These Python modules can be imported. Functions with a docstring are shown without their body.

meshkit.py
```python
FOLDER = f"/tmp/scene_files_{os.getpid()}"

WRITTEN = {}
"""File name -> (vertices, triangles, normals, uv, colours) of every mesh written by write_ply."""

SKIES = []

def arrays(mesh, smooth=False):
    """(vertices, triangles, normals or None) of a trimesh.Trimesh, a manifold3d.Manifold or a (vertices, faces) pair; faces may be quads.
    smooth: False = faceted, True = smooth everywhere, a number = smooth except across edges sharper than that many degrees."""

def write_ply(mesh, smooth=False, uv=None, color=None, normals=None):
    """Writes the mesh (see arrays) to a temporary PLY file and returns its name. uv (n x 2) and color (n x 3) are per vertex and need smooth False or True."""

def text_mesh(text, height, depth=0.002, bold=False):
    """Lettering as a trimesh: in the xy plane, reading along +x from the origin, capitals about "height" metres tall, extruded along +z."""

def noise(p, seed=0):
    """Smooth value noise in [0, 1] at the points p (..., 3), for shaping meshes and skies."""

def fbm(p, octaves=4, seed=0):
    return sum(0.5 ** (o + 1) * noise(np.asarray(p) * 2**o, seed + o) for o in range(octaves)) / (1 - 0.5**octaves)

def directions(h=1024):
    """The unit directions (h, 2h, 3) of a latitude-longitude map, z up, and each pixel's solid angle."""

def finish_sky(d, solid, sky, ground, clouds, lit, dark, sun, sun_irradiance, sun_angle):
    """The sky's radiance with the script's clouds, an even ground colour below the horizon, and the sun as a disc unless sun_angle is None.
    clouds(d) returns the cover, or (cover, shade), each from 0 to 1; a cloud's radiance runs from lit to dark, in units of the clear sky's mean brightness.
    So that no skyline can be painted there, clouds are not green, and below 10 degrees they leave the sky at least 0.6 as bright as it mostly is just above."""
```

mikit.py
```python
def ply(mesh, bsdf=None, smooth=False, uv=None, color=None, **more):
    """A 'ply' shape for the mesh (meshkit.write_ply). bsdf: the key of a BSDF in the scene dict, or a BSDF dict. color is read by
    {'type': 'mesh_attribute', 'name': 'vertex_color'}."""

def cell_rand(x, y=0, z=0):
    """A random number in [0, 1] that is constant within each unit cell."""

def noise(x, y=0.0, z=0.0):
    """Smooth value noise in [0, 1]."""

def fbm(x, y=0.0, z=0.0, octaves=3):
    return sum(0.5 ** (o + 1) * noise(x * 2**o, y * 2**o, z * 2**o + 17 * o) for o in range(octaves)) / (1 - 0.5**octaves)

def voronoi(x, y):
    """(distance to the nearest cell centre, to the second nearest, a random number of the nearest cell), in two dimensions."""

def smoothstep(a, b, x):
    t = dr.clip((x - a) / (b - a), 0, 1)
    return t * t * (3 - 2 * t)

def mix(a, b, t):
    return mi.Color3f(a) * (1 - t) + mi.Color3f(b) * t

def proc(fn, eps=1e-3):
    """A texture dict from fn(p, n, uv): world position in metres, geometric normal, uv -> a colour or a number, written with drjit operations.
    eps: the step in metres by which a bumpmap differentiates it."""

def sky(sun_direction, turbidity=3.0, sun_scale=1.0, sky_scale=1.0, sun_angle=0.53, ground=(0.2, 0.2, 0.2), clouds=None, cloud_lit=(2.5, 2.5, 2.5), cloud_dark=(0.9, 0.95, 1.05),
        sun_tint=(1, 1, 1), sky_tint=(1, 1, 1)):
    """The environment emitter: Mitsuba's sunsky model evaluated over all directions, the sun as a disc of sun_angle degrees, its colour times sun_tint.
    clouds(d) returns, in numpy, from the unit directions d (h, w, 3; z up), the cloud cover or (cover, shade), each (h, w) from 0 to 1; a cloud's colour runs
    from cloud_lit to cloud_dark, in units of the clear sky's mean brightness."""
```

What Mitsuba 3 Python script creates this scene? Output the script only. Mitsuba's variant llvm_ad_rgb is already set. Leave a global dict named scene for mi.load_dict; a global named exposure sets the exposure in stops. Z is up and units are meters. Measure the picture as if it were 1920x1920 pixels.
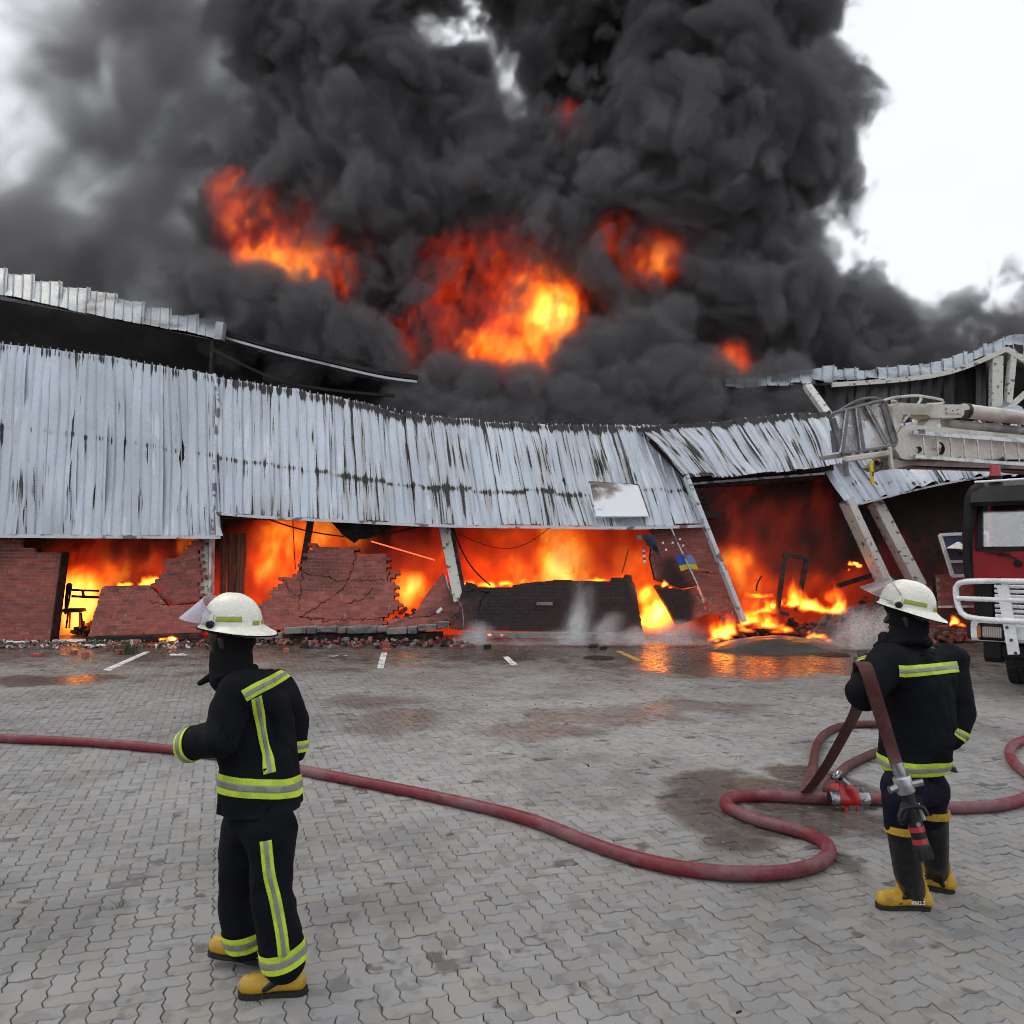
import math, random
import numpy as np, trimesh, manifold3d, mitsuba as mi, drjit as dr
import shapely, shapely.geometry as sg, shapely.affinity as sa
import scipy.ndimage as ndi
from scipy.spatial import cKDTree
import mikit, meshkit
from mikit import ply, proc, noise, fbm, voronoi, cell_rand, smoothstep, mix

scene, labels = {}, {}
T = mi.ScalarTransform4f
RNG = np.random.default_rng(7)
random.seed(7)

# ------------------------------------------------------------------ camera, sky, exposure
PITCH, EYE, FOC = math.atan(82 / 1500.0), 2.0, 1500.0 / 1920.0
look = [0, math.cos(PITCH), EYE + math.sin(PITCH)]
scene['camera'] = {'type': 'perspective', 'fov': math.degrees(2 * math.atan(0.5 / FOC)), 'fov_axis': 'x', 'near_clip': 0.1, 'far_clip': 3000.0,
                   'to_world': T().look_at(origin=[0, 0, EYE], target=look, up=[0, 0, 1])}
exposure = 2.1


def cloud_cover(d):
    """Thin bright overcast."""
    n = meshkit.fbm(d * np.array([3.0, 3.0, 5.0]) + 11.0, 4, 3)
    return 0.93 + 0.07 * n, 0.42 * np.clip(2.2 * n - 0.75, 0, 1)


scene['sky'] = mikit.sky([-0.45, 0.25, 0.80], turbidity=4, sun_scale=0.12, sun_angle=24, clouds=cloud_cover, cloud_lit=(2.17, 2.22, 2.30), cloud_dark=(1.57, 1.66, 1.79), sky_tint=(0.96, 1.0, 1.05))


# ------------------------------------------------------------------ helpers
def at(px, py, Y):
    """The point at depth Y (metres ahead of the camera stand) that was measured at pixel (px, py) of the 1920-pixel photograph."""
    x, u = (px - 960) / 1500.0, (960 - py) / 1500.0
    dy, dz = math.cos(PITCH) - u * math.sin(PITCH), math.sin(PITCH) + u * math.cos(PITCH)
    return np.array([x * Y / dy, Y, EYE + dz * Y / dy])


def ground_at(px, py):
    x, u = (px - 960) / 1500.0, (960 - py) / 1500.0
    dy, dz = math.cos(PITCH) - u * math.sin(PITCH), math.sin(PITCH) + u * math.cos(PITCH)
    t = -EYE / dz
    return np.array([x * t, dy * t, 0.0])


COUNT = {}


def key_for(name):
    n = COUNT.get(name, 0)
    COUNT[name] = n + 1
    return name if n == 0 else f'{name}_{n:03d}'


def thing(name, label=None, category=None, group=None, kind=None):
    k = key_for(name)
    e = {}
    if label: e['label'] = label
    if category: e['category'] = category
    if group: e['group'] = group
    if kind: e['kind'] = kind
    if e: labels[k] = e
    return k


def add(key, mesh, bsdf, smooth=False, **more):
    """One entry of the scene under exactly this key."""
    scene[key] = ply(mesh, bsdf, smooth, **more)
    return key


def part(parent, name, mesh, bsdf, smooth=False, label=None, kind=None, **more):
    k = key_for(parent + '__' + name)
    scene[k] = ply(mesh, bsdf, smooth, **more)
    if label or kind:
        labels[k] = {a: b for a, b in (('label', label), ('kind', kind)) if b}
    return k


def join(ms):
    return trimesh.util.concatenate([m for m in ms if m is not None])


def box(c, s, rot=None):
    m = trimesh.creation.box(extents=s)
    if rot is not None:
        m.apply_transform(rot)
    m.apply_translation(c)
    return m


def chamfer_box(s, c=0.01):
    """A box with chamfered edges (hull of three boxes)."""
    s = np.asarray(s, float)
    c = min(c, 0.45 * s.min())
    pts = []
    for k in range(3):
        h = s / 2 - c
        h[k] = s[k] / 2
        for a in np.ndindex(2, 2, 2):
            pts.append(h * (2 * np.array(a) - 1))
    return trimesh.convex.convex_hull(np.array(pts))


def rot_euler(rx=0, ry=0, rz=0):
    return trimesh.transformations.euler_matrix(rx, ry, rz, 'sxyz')


def basis(x, y, z, o):
    M = np.eye(4)
    M[:3, 0], M[:3, 1], M[:3, 2], M[:3, 3] = x, y, z, o
    return M


def unit(v):
    v = np.asarray(v, float)
    return v / (np.linalg.norm(v) + 1e-12)


def beam(a, b, w, h, up=(0, 0, 1), c=None, taper=1.0):
    """A box bar from a to b, w wide across and h deep along up."""
    a, b = np.asarray(a, float), np.asarray(b, float)
    z = unit(b - a)
    x = np.cross(np.asarray(up, float), z)
    x = unit(x) if np.linalg.norm(x) > 1e-6 else unit(np.cross([1, 0, 0], z))
    y = np.cross(z, x)
    L = np.linalg.norm(b - a)
    m = chamfer_box([w, h, L], c) if c else trimesh.creation.box(extents=[w, h, L])
    if taper != 1.0:
        k = (m.vertices[:, 2] > 0)
        m.vertices[k, :2] *= taper
    m.apply_transform(basis(x, y, z, (a + b) / 2))
    return m


def spline(pts, n):
    """Catmull-Rom through the points, about evenly spaced."""
    from scipy.interpolate import CubicSpline
    p = np.asarray(pts, float)
    d = np.concatenate([[0], np.cumsum(np.sqrt(np.linalg.norm(np.diff(p, axis=0), axis=1)))])
    f = CubicSpline(d, p, bc_type='natural')
    q = f(np.linspace(0, d[-1], 8 * n))
    s = np.concatenate([[0], np.cumsum(np.linalg.norm(np.diff(q, axis=0), axis=1))])
    return np.stack([np.interp(np.linspace(0, s[-1], n), s, q[:, k]) for k in range(q.shape[1])], 1)


def tube(pts, r, sides=12, cap=True, flat=None):
    """Tube along a polyline. r: a number or one per point; flat=(a, b): cross-section half sizes across and along the frame's normal."""
    p = np.asarray(pts, float)
    n = len(p)
    t = np.gradient(p, axis=0)
    t /= np.linalg.norm(t, axis=1, keepdims=True) + 1e-12
    a = np.cross(t[0], [0, 0, 1.0] if abs(t[0][2]) < 0.9 else [1.0, 0, 0])
    fr = []
    for k in range(n):
        a = a - t[k] * (a @ t[k])
        a = unit(a)
        fr.append((a, np.cross(t[k], a)))
    r = np.broadcast_to(np.asarray(r, float), (n,))
    ang = np.arange(sides) * 2 * np.pi / sides
    v = []
    for k in range(n):
        sx, sy = (1, 1) if flat is None else flat
        v.append(p[k] + r[k] * (np.outer(np.cos(ang) * sx, fr[k][0]) + np.outer(np.sin(ang) * sy, fr[k][1])))
    v = np.vstack(v)
    f = []
    for k in range(n - 1):
        for s in range(sides):
            a0, a1 = k * sides + s, k * sides + (s + 1) % sides
            f += [[a0, a1, a1 + sides], [a0, a1 + sides, a0 + sides]]
    if cap:
        v = np.vstack([v, p[:1], p[-1:]])
        c0, c1 = len(v) - 2, len(v) - 1
        for s in range(sides):
            f.append([c0, (s + 1) % sides, s])
            f.append([c1, (n - 1) * sides + s, (n - 1) * sides + (s + 1) % sides])
    m = trimesh.Trimesh(v, np.array(f), process=False)
    if m.volume < 0:
        m.invert()
    return m


def lathe(prof, a, b, sides=24):
    """Profile [(radius, fraction or distance along)] turned about the axis from a towards b; distances in metres from a."""
    a, b = np.asarray(a, float), np.asarray(b, float)
    z = unit(b - a)
    x = unit(np.cross(z, [0.31, 0.2, 0.93] if abs(z[2]) < 0.9 else [1, 0.1, 0]))
    m = trimesh.creation.revolve(np.array(prof, float), sections=sides)
    m.apply_transform(basis(x, np.cross(z, x), z, a))
    if m.is_watertight and m.volume < 0:
        m.invert()
    return m


def grid_mesh(P):
    """Quads over an (n, m, 3) array of points."""
    n, m = P.shape[:2]
    i, j = np.meshgrid(np.arange(n - 1), np.arange(m - 1), indexing='ij')
    a = (i * m + j).ravel()
    f = np.vstack([np.stack([a, a + m, a + m + 1], 1), np.stack([a, a + m + 1, a + 1], 1)])
    return trimesh.Trimesh(P.reshape(-1, 3), f, process=False)


def solid_sheet(P, off):
    """A closed sheet: points P (n, m, 3) and the same moved by off (a vector or (n, m, 3))."""
    n, m = P.shape[:2]
    a = grid_mesh(P)
    b = grid_mesh(P + off)
    N = n * m
    rim = [(i, 0) for i in range(n)] + [(n - 1, j) for j in range(1, m)] + [(i, m - 1) for i in range(n - 2, -1, -1)] + [(0, j) for j in range(m - 2, 0, -1)]
    ids = [i * m + j for i, j in rim]
    f = []
    for k in range(len(ids)):
        p, q = ids[k], ids[(k + 1) % len(ids)]
        f += [[p, q, q + N], [p, q + N, p + N]]
    mesh = trimesh.Trimesh(np.vstack([a.vertices, b.vertices]), np.vstack([a.faces[:, ::-1], b.faces + N, np.array(f)]), process=False)
    if mesh.volume < 0:
        mesh.invert()
    return mesh


def prism(poly, depth, M=None):
    """A shapely polygon extruded along +z, then placed."""
    m = trimesh.creation.extrude_polygon(poly, depth, engine='earcut')
    if M is not None:
        m.apply_transform(M)
    return m


def iso_surface(F, level, origin, h):
    """Marching tetrahedra: the closed surface of F > level as a trimesh (F must be below the level on its border)."""
    nx, ny, nz = F.shape
    corner = np.array([[0, 0, 0], [1, 0, 0], [1, 1, 0], [0, 1, 0], [0, 0, 1], [1, 0, 1], [1, 1, 1], [0, 1, 1]])
    ins = F > level
    c = [ins[a:nx - 1 + a, b:ny - 1 + b, d:nz - 1 + d] for a, b, d in corner]
    s = sum(x.astype(np.int8) for x in c)
    I = np.argwhere((s > 0) & (s < 8))
    if not len(I):
        return None
    lin = lambda q: (q[:, 0] * ny + q[:, 1]) * nz + q[:, 2]
    ids = np.stack([lin(I + k) for k in corner], 1)
    val = F.ravel()[ids]
    tets = np.array([[0, 5, 1, 6], [0, 1, 2, 6], [0, 2, 3, 6], [0, 3, 7, 6], [0, 7, 4, 6], [0, 4, 5, 6]])
    out = []
    for t in tets:
        ti, tv = ids[:, t], val[:, t]
        code = ((tv > level) * np.array([1, 2, 4, 8])).sum(1)
        for cd in range(1, 15):
            sel = code == cd
            if not sel.any():
                continue
            inn = [k for k in range(4) if cd >> k & 1]
            ou = [k for k in range(4) if not cd >> k & 1]
            g, e = ti[sel], lambda a, b: np.stack([g[:, a], g[:, b]], 1)
            if len(inn) == 1:
                tri = [[e(inn[0], o) for o in ou]]
            elif len(ou) == 1:
                tri = [[e(k, ou[0]) for k in inn]]
            else:
                q = [e(inn[0], ou[0]), e(inn[0], ou[1]), e(inn[1], ou[1]), e(inn[1], ou[0])]
                tri = [[q[0], q[1], q[2]], [q[0], q[2], q[3]]]
            for tr in tri:
                out.append(np.stack(tr, 1))
    E = np.concatenate(out)
    flat = np.sort(E.reshape(-1, 2), axis=1)
    code = flat[:, 0].astype(np.int64) * F.size + flat[:, 1]
    u, inv = np.unique(code, return_inverse=True)
    a, b = u // F.size, u % F.size
    fa, fb = F.ravel()[a], F.ravel()[b]
    t = ((level - fa) / (fb - fa + 1e-20))[:, None]
    pos = lambda q: np.stack([q // (ny * nz), (q // nz) % ny, q % nz], 1).astype(float)
    v = (pos(a) * (1 - t) + pos(b) * t)
    f = inv.reshape(-1, 3)
    G = np.stack(np.gradient(F.astype(np.float32)), -1)
    cen = np.clip(v[f].mean(1), 0, np.array(F.shape) - 1).astype(int)
    n = np.cross(v[f[:, 1]] - v[f[:, 0]], v[f[:, 2]] - v[f[:, 0]])
    flip = (n * G[cen[:, 0], cen[:, 1], cen[:, 2]]).sum(1) > 0
    f[flip] = f[flip][:, ::-1]
    return trimesh.Trimesh(v * h + np.asarray(origin, float), f, process=False)
# ------------------------------------------------------------------ ground: yard paved with zigzag blocks
PW, PANG, PAMP = 0.101, math.radians(20), 0.078
CA, SA = math.cos(PANG), math.sin(PANG)


def tri_np(t):
    return np.abs((t - np.floor(t)) * 2 - 1) * 2 - 1


def tri_dr(t):
    return dr.abs((t - dr.floor(t)) * 2 - 1) * 2 - 1


def wet_spot(px, py, rx, ry, soft=0.35, amount=1.0):
    c, e, f = ground_at(px, py), ground_at(px + rx, py), ground_at(px, py - ry)
    return c[0], c[1], abs(e[0] - c[0]), abs(f[1] - c[1]), soft, amount


WET = [wet_spot(1330, 1500, 75, 40), wet_spot(1450, 1490, 110, 40), wet_spot(1570, 1500, 110, 36), wet_spot(1470, 1545, 140, 30), wet_spot(1620, 1540, 90, 28), wet_spot(1490, 1450, 70, 20),
       wet_spot(745, 1352, 70, 20, .6, .62), wet_spot(690, 1315, 70, 9, .7, .62), wet_spot(1010, 1372, 90, 16, .6, .62), wet_spot(1150, 1342, 130, 14, .6, .62), wet_spot(1300, 1325, 90, 10, .7, .62), wet_spot(1590, 1620, 28, 22, .6), wet_spot(1400, 1580, 60, 16, .8),
       wet_spot(1450, 1240, 260, 22, .5), wet_spot(1230, 1225, 120, 14, .5), wet_spot(120, 1275, 110, 9, .6), wet_spot(920, 1225, 70, 12, .5)]


def wetness(p):
    n = fbm(p.x * 1.7, p.y * 1.7, 0, 4) - 0.5
    n2 = fbm(p.x * 6 + 31, p.y * 6, 0, 3) - 0.5
    w = mi.Float(0)
    for x, y, rx, ry, soft, amount in WET:
        q = dr.sqrt(dr.square((p.x - x) / rx) + dr.square((p.y - y) / ry))
        w = dr.maximum(w, amount * smoothstep(1.0 + soft, 1.0 - soft * 0.4, q + 1.5 * n + 0.5 * n2))
    far = smoothstep(12.6, 17.5, p.y + 7.5 * n + 1.2 * n2) * (0.72 + 0.9 * n2)
    return dr.clip(dr.maximum(w, far), 0, 1)


def paver_id(p):
    x, y = (p.x * CA + p.y * SA) / PW, (p.y * CA - p.x * SA) / PW
    u, v = x - PAMP * tri_dr(y), y - PAMP * tri_dr(x)
    x, y = x - PAMP * tri_dr(v), y - PAMP * tri_dr(u)
    i, j = dr.floor(x), dr.floor(y)
    d = i - j
    k = d - 4 * dr.floor(d / 4)
    return dr.select(dr.abs(k - 1) < 0.5, i - 1, i), dr.select(dr.abs(k - 2) < 0.5, j - 1, j)


def paver_colour(p, n, uv):
    i, j = paver_id(p)
    r1, r2, r3 = cell_rand(i, j, 3), cell_rand(i, j, 11), cell_rand(i, j, 23)
    c = mix((0.243, 0.241, 0.239), (0.264, 0.247, 0.226), smoothstep(0.5, 1.1, r1))
    big = fbm(p.x * 0.55 + 5, p.y * 0.55, 0, 3)
    grit = noise(p.x * 330, p.y * 330, p.z * 330)
    c = c * (0.92 + 0.15 * r2) * (0.70 + 0.58 * big) * (0.90 + 0.20 * grit)
    blot = smoothstep(0.53, 0.72, fbm(p.x * 9 + r3 * 40, p.y * 9, 0, 4))
    c = mix(c, mi.Color3f(0.085, 0.08, 0.072), blot * (0.34 + 0.6 * smoothstep(0.86, 0.92, r3)))
    c = mix(c, c * 0.55, smoothstep(0.55, 0.75, fbm(p.x * 1.3 + 9, p.y * 1.3, 0, 4)) * 0.5)
    w = wetness(p)
    mud = smoothstep(11.0, 16.5, p.y + 5 * (fbm(p.x * 0.6, p.y * 0.6 + 40, 0, 4) - 0.5))
    c = mix(c, c * mi.Color3f(0.62, 0.55, 0.48), mud * 0.85)
    return mix(c, c * mi.Color3f(0.40, 0.35, 0.31), w)


def paver_rough(p, n, uv):
    w = wetness(p)
    return dr.lerp(mi.Float(0.62), 0.15 + 0.25 * fbm(p.x * 14, p.y * 14, 0, 2), smoothstep(0.1, 0.9, w))


scene['m_paver'] = {'type': 'principled', 'base_color': proc(paver_colour), 'roughness': proc(paver_rough), 'specular': 0.5}
scene['m_joint'] = {'type': 'principled', 'base_color': proc(lambda p, n, uv: mi.Color3f(0.055, 0.05, 0.043) * (0.5 + fbm(p.x * 40, p.y * 40, 0, 3))), 'roughness': 0.95}


def dirt_colour(p, n, uv):
    c = mix((0.13, 0.115, 0.10), (0.20, 0.185, 0.17), fbm(p.x * 2.2, p.y * 2.2, 0, 4))
    c = c * (0.75 + 0.5 * noise(p.x * 60, p.y * 60, 0))
    return mix(c, c * 0.4, wetness(p))


scene['m_dirt'] = {'type': 'principled', 'base_color': proc(dirt_colour), 'roughness': proc(lambda p, n, uv: dr.lerp(mi.Float(0.9), mi.Float(0.30), wetness(p))), 'specular': 0.4}
labels['ground'] = {'kind': 'structure', 'label': 'wide yard of grey zigzag paving blocks in front of the burning warehouse'}
add('ground', box([0, 0, -0.513], [1600, 1600, 1.0]), 'm_joint')


def build_pavers():
    c = lambda x, y: (x + PAMP * tri_np(y), y + PAMP * tri_np(x))
    found = []
    R = int(22 / PW)
    for i in range(-R, R):
        ii = np.arange(-R, R)
        k = (i - ii) % 4
        for j, kk in zip(ii, k):
            if kk in (0, 3):
                cx, cy = (i + 1, j + 0.5) if kk == 0 else (i + 0.5, j + 1)
                X, Y = PW * (cx * CA - cy * SA), PW * (cx * SA + cy * CA)
                if 2.75 < Y < 18.35 and abs(X) < 0.68 * Y + 0.35:
                    found.append((Y, X, i, j, kk))
    found.sort()
    r = np.random.default_rng(3)

    def outline(kk):
        L, H = (2, 1) if kk == 0 else (1, 2)
        t = lambda n: np.linspace(0, n, 2 * n, endpoint=False)
        e = np.concatenate([np.stack([t(L), 0 * t(L)], 1), np.stack([0 * t(H) + L, t(H)], 1), np.stack([L - t(L), 0 * t(L) + H], 1), np.stack([0 * t(H), H - t(H)], 1)])
        return e
    far_v, far_f, nv = [], [], 0
    caps = {}
    for n, (Y, X, i, j, kk) in enumerate(found):
        e = outline(kk) + [i, j]
        wx, wy = c(e[:, 0], e[:, 1])
        q = np.stack([wx, wy], 1) * PW
        cen = q.mean(0)
        q = q - cen
        gap = 0.0022 + 0.0012 * r.random()
        rad = np.linalg.norm(q, axis=1, keepdims=True)
        ext = np.abs(q).max(0)
        shrink = lambda g: q * (1 - g / ext)
        tilt = r.normal(0, 0.0085, 2)
        dz = r.normal(0, 0.0014) - (0.006 * r.random() if r.random() < .05 else 0)
        rings = []
        steps = ((gap, -0.016), (gap, -0.004), (gap + 0.0035, 0.0)) if Y < 9 else ((gap, -0.016), (gap + 0.0015, 0.0))
        for g, z in steps:
            s = shrink(g)
            zz = z + dz + s @ tilt
            w = s + cen
            rings.append(np.stack([w[:, 0] * CA - w[:, 1] * SA, w[:, 0] * SA + w[:, 1] * CA, zz], 1))
        m = len(q)
        v = np.vstack(rings)
        f = []
        for a in range(len(rings) - 1):
            for b in range(m):
                b1 = (b + 1) % m
                f += [[a * m + b, a * m + b1, (a + 1) * m + b1], [a * m + b, (a + 1) * m + b1, (a + 1) * m + b]]
        if kk not in caps:
            import mapbox_earcut
            caps[kk] = mapbox_earcut.triangulate_float64(q, np.array([m], np.uint32)).reshape(-1, 3)
        f = np.vstack([np.array(f), caps[kk] + (len(rings) - 1) * m])
        nrm = np.cross(v[f[-1, 1]] - v[f[-1, 0]], v[f[-1, 2]] - v[f[-1, 0]])
        if nrm[2] < 0:
            f[-len(caps[kk]):] = f[-len(caps[kk]):, ::-1]
        if n < 300:
            part('ground', 'paver', (v, f), 'm_paver')
        else:
            far_v.append(v); far_f.append(f + nv); nv += len(v)
    part('ground', 'paving', (np.vstack(far_v), np.vstack(far_f)), 'm_paver', kind='stuff', label='grey zigzag paving blocks')


build_pavers()
# bare, wet strip of tarmac and mud along the foot of the building
P = np.stack(np.meshgrid(np.linspace(-26, 26, 210), np.linspace(17.6, 27, 60), indexing='ij') , -1)
P = np.concatenate([P, 0.012 + 0.05 * (meshkit.fbm(np.concatenate([P * 1.3, 0 * P[..., :1]], -1), 4, 5)[..., None] - 0.5) - 0.05 * np.clip(18.6 - P[..., 1:2], 0, 1)], -1)
add('dirt_strip', grid_mesh(P), 'm_dirt', True)
labels['dirt_strip'] = {'kind': 'structure', 'label': 'dark muddy strip of ground along the foot of the burning wall'}
# raised hump of broken concrete with water running over it, in front of the loading door
cx, cy = ground_at(1470, 1225)[:2]
u = np.linspace(-1, 1, 60)
U, V = np.meshgrid(u, u, indexing='ij')
rr = np.sqrt(U ** 2 + V ** 2)
hz = 0.30 * np.clip(1 - rr ** 2, 0, 1) ** 1.2
Q = np.stack([cx + 0.1 + 1.75 * U, cy + 0.75 + 1.1 * V + 0.12 * U, -0.02 + hz + 0.03 * (meshkit.fbm(np.stack([U * 6, V * 6, 0 * U], -1), 3, 2) - 0.5)], -1)
add('mound', grid_mesh(Q), 'm_dirt', True)
labels['mound'] = {'kind': 'structure', 'label': 'low wet hump of broken paving before the loading door'}

# parking bay lines and covers
def ground_strip(name, pts, label, mat):
    q = np.array([ground_at(*p) for p in pts])
    if q[:, 1].max() < 17.4:
        q[:, 2] = 0.0
    poly = sg.Polygon(q[:, :2])
    k = thing(name, label, 'marking')
    add(k, prism(poly, 0.009, T2(0, 0, -0.001)), mat)


def T2(x, y, z):
    M = np.eye(4); M[:3, 3] = x, y, z
    return M


def worn(c0):
    def fn(p, n, uv):
        w = smoothstep(0.46, 0.62, fbm(p.x * 11, p.y * 11, 0, 4))
        return mix(mi.Color3f(*c0), mi.Color3f(0.12, 0.11, 0.1), 0.55 * w)
    return fn


scene['m_line_white'] = {'type': 'principled', 'base_color': proc(worn((0.58, 0.58, 0.57))), 'roughness': 0.7}
scene['m_line_yellow'] = {'type': 'principled', 'base_color': proc(worn((0.42, 0.24, 0.04))), 'roughness': 0.7}
ground_strip('parking_line', [(194, 1256), (206, 1258), (281, 1223), (272, 1222)], 'long thin white parking line left of the walking firefighter', 'm_line_white')
ground_strip('parking_line', [(707, 1253), (719, 1253), (726, 1224), (715, 1224)], 'short white parking line running towards a lone red brick', 'm_line_white')
ground_strip('parking_line', [(943, 1232), (953, 1231), (971, 1247), (958, 1247)], 'short white parking line in front of the blackened wall', 'm_line_white')
ground_strip('parking_line', [(1155, 1222), (1164, 1221), (1207, 1240), (1196, 1241)], 'worn yellow line beside the round iron cover', 'm_line_yellow')
scene['m_iron'] = {'type': 'principled', 'base_color': {'type': 'rgb', 'value': [0.045, 0.04, 0.038]}, 'roughness': 0.45, 'metallic': 0.4}
for px, py, rx, lab in ((1123, 1234, 30, 'round iron cover set in the paving beside the yellow line'), (1560, 1228, 34, 'round iron cover in the wet paving by the hump')):
    c, e = ground_at(px, py), ground_at(px + rx, py)
    k = thing('manhole_cover', lab, 'manhole cover')
    R0 = e[0] - c[0]
    part(k, 'ring', lathe([(R0, 0), (R0, .016), (R0 * .9, .018), (R0 * .88, .010), (0.0, .010)], c, c + [0, 0, 1], 32), 'm_iron')
    part(k, 'lid', lathe([(R0 * .86, .0), (R0 * .86, .016), (0, .017)], c, c + [0, 0, 1], 32), 'm_iron')
    for a in range(-3, 4):
        hw = math.sqrt(max(0, (R0 * .8) ** 2 - (a * R0 * .23) ** 2))
        part(k, 'ridge', box(c + [0, a * R0 * .23, .019], [2 * hw, R0 * .1, .008]), 'm_iron')
# ------------------------------------------------------------------ materials of the building
SOOT = [(at(1010, 1150, 19), 2.6, 0.9), (at(1040, 1135, 19), 2.9, 1.6), (at(1258, 1128, 19), .62, 1.1), (at(880, 1095, 19), .45, .5)]


def soot_at(p):
    n = fbm(p.x * 1.6, p.y * 1.6, p.z * 1.6, 4) - 0.5
    s = mi.Float(0)
    for c, rx, rz in SOOT:
        q = dr.sqrt(dr.square((p.x - c[0]) / rx) + dr.square((p.z - c[2]) / rz))
        s = dr.maximum(s, smoothstep(1.15, 0.55, q + 0.9 * n))
    return s


def brick_fn(c0):
    def fn(p, n, uv):
        g = fbm(p.x * 9, p.y * 9, p.z * 9, 3)
        f = noise(p.x * 90, p.y * 90, p.z * 90)
        c = mi.Color3f(*c0) * (0.62 + 0.5 * g + 0.22 * f)
        dirt = smoothstep(0.5, 0.75, fbm(p.x * 0.9 + 7, p.y * 0.9, p.z * 1.4, 4))
        c = mix(c, mi.Color3f(0.075, 0.04, 0.035), dirt * 0.55)
        drip = smoothstep(0.72, 0.80, fbm(p.x * 16, p.y * 16, p.z * 5, 3))
        c = mix(c, mi.Color3f(0.36, 0.31, 0.29), drip * 0.55)
        s = soot_at(p)
        return mix(c, mi.Color3f(0.022, 0.021, 0.022) * (0.7 + 0.7 * g), s * 0.93)
    return fn


BRICKS = [(0.37, 0.100, 0.078), (0.31, 0.088, 0.072), (0.42, 0.125, 0.092), (0.24, 0.078, 0.068)]
for i, c in enumerate(BRICKS):
    scene[f'm_brick{i}'] = {'type': 'principled', 'base_color': proc(brick_fn(c)), 'roughness': 0.8, 'specular': 0.35}
scene['m_mortar'] = {'type': 'principled', 'base_color': proc(lambda p, n, uv: mix(mi.Color3f(0.30, 0.25, 0.235) * (0.6 + 0.7 * fbm(p.x * 20, p.y * 20, p.z * 20, 3)), mi.Color3f(0.012, 0.012, 0.012), soot_at(p) * 0.95)), 'roughness': 0.95}


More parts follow.
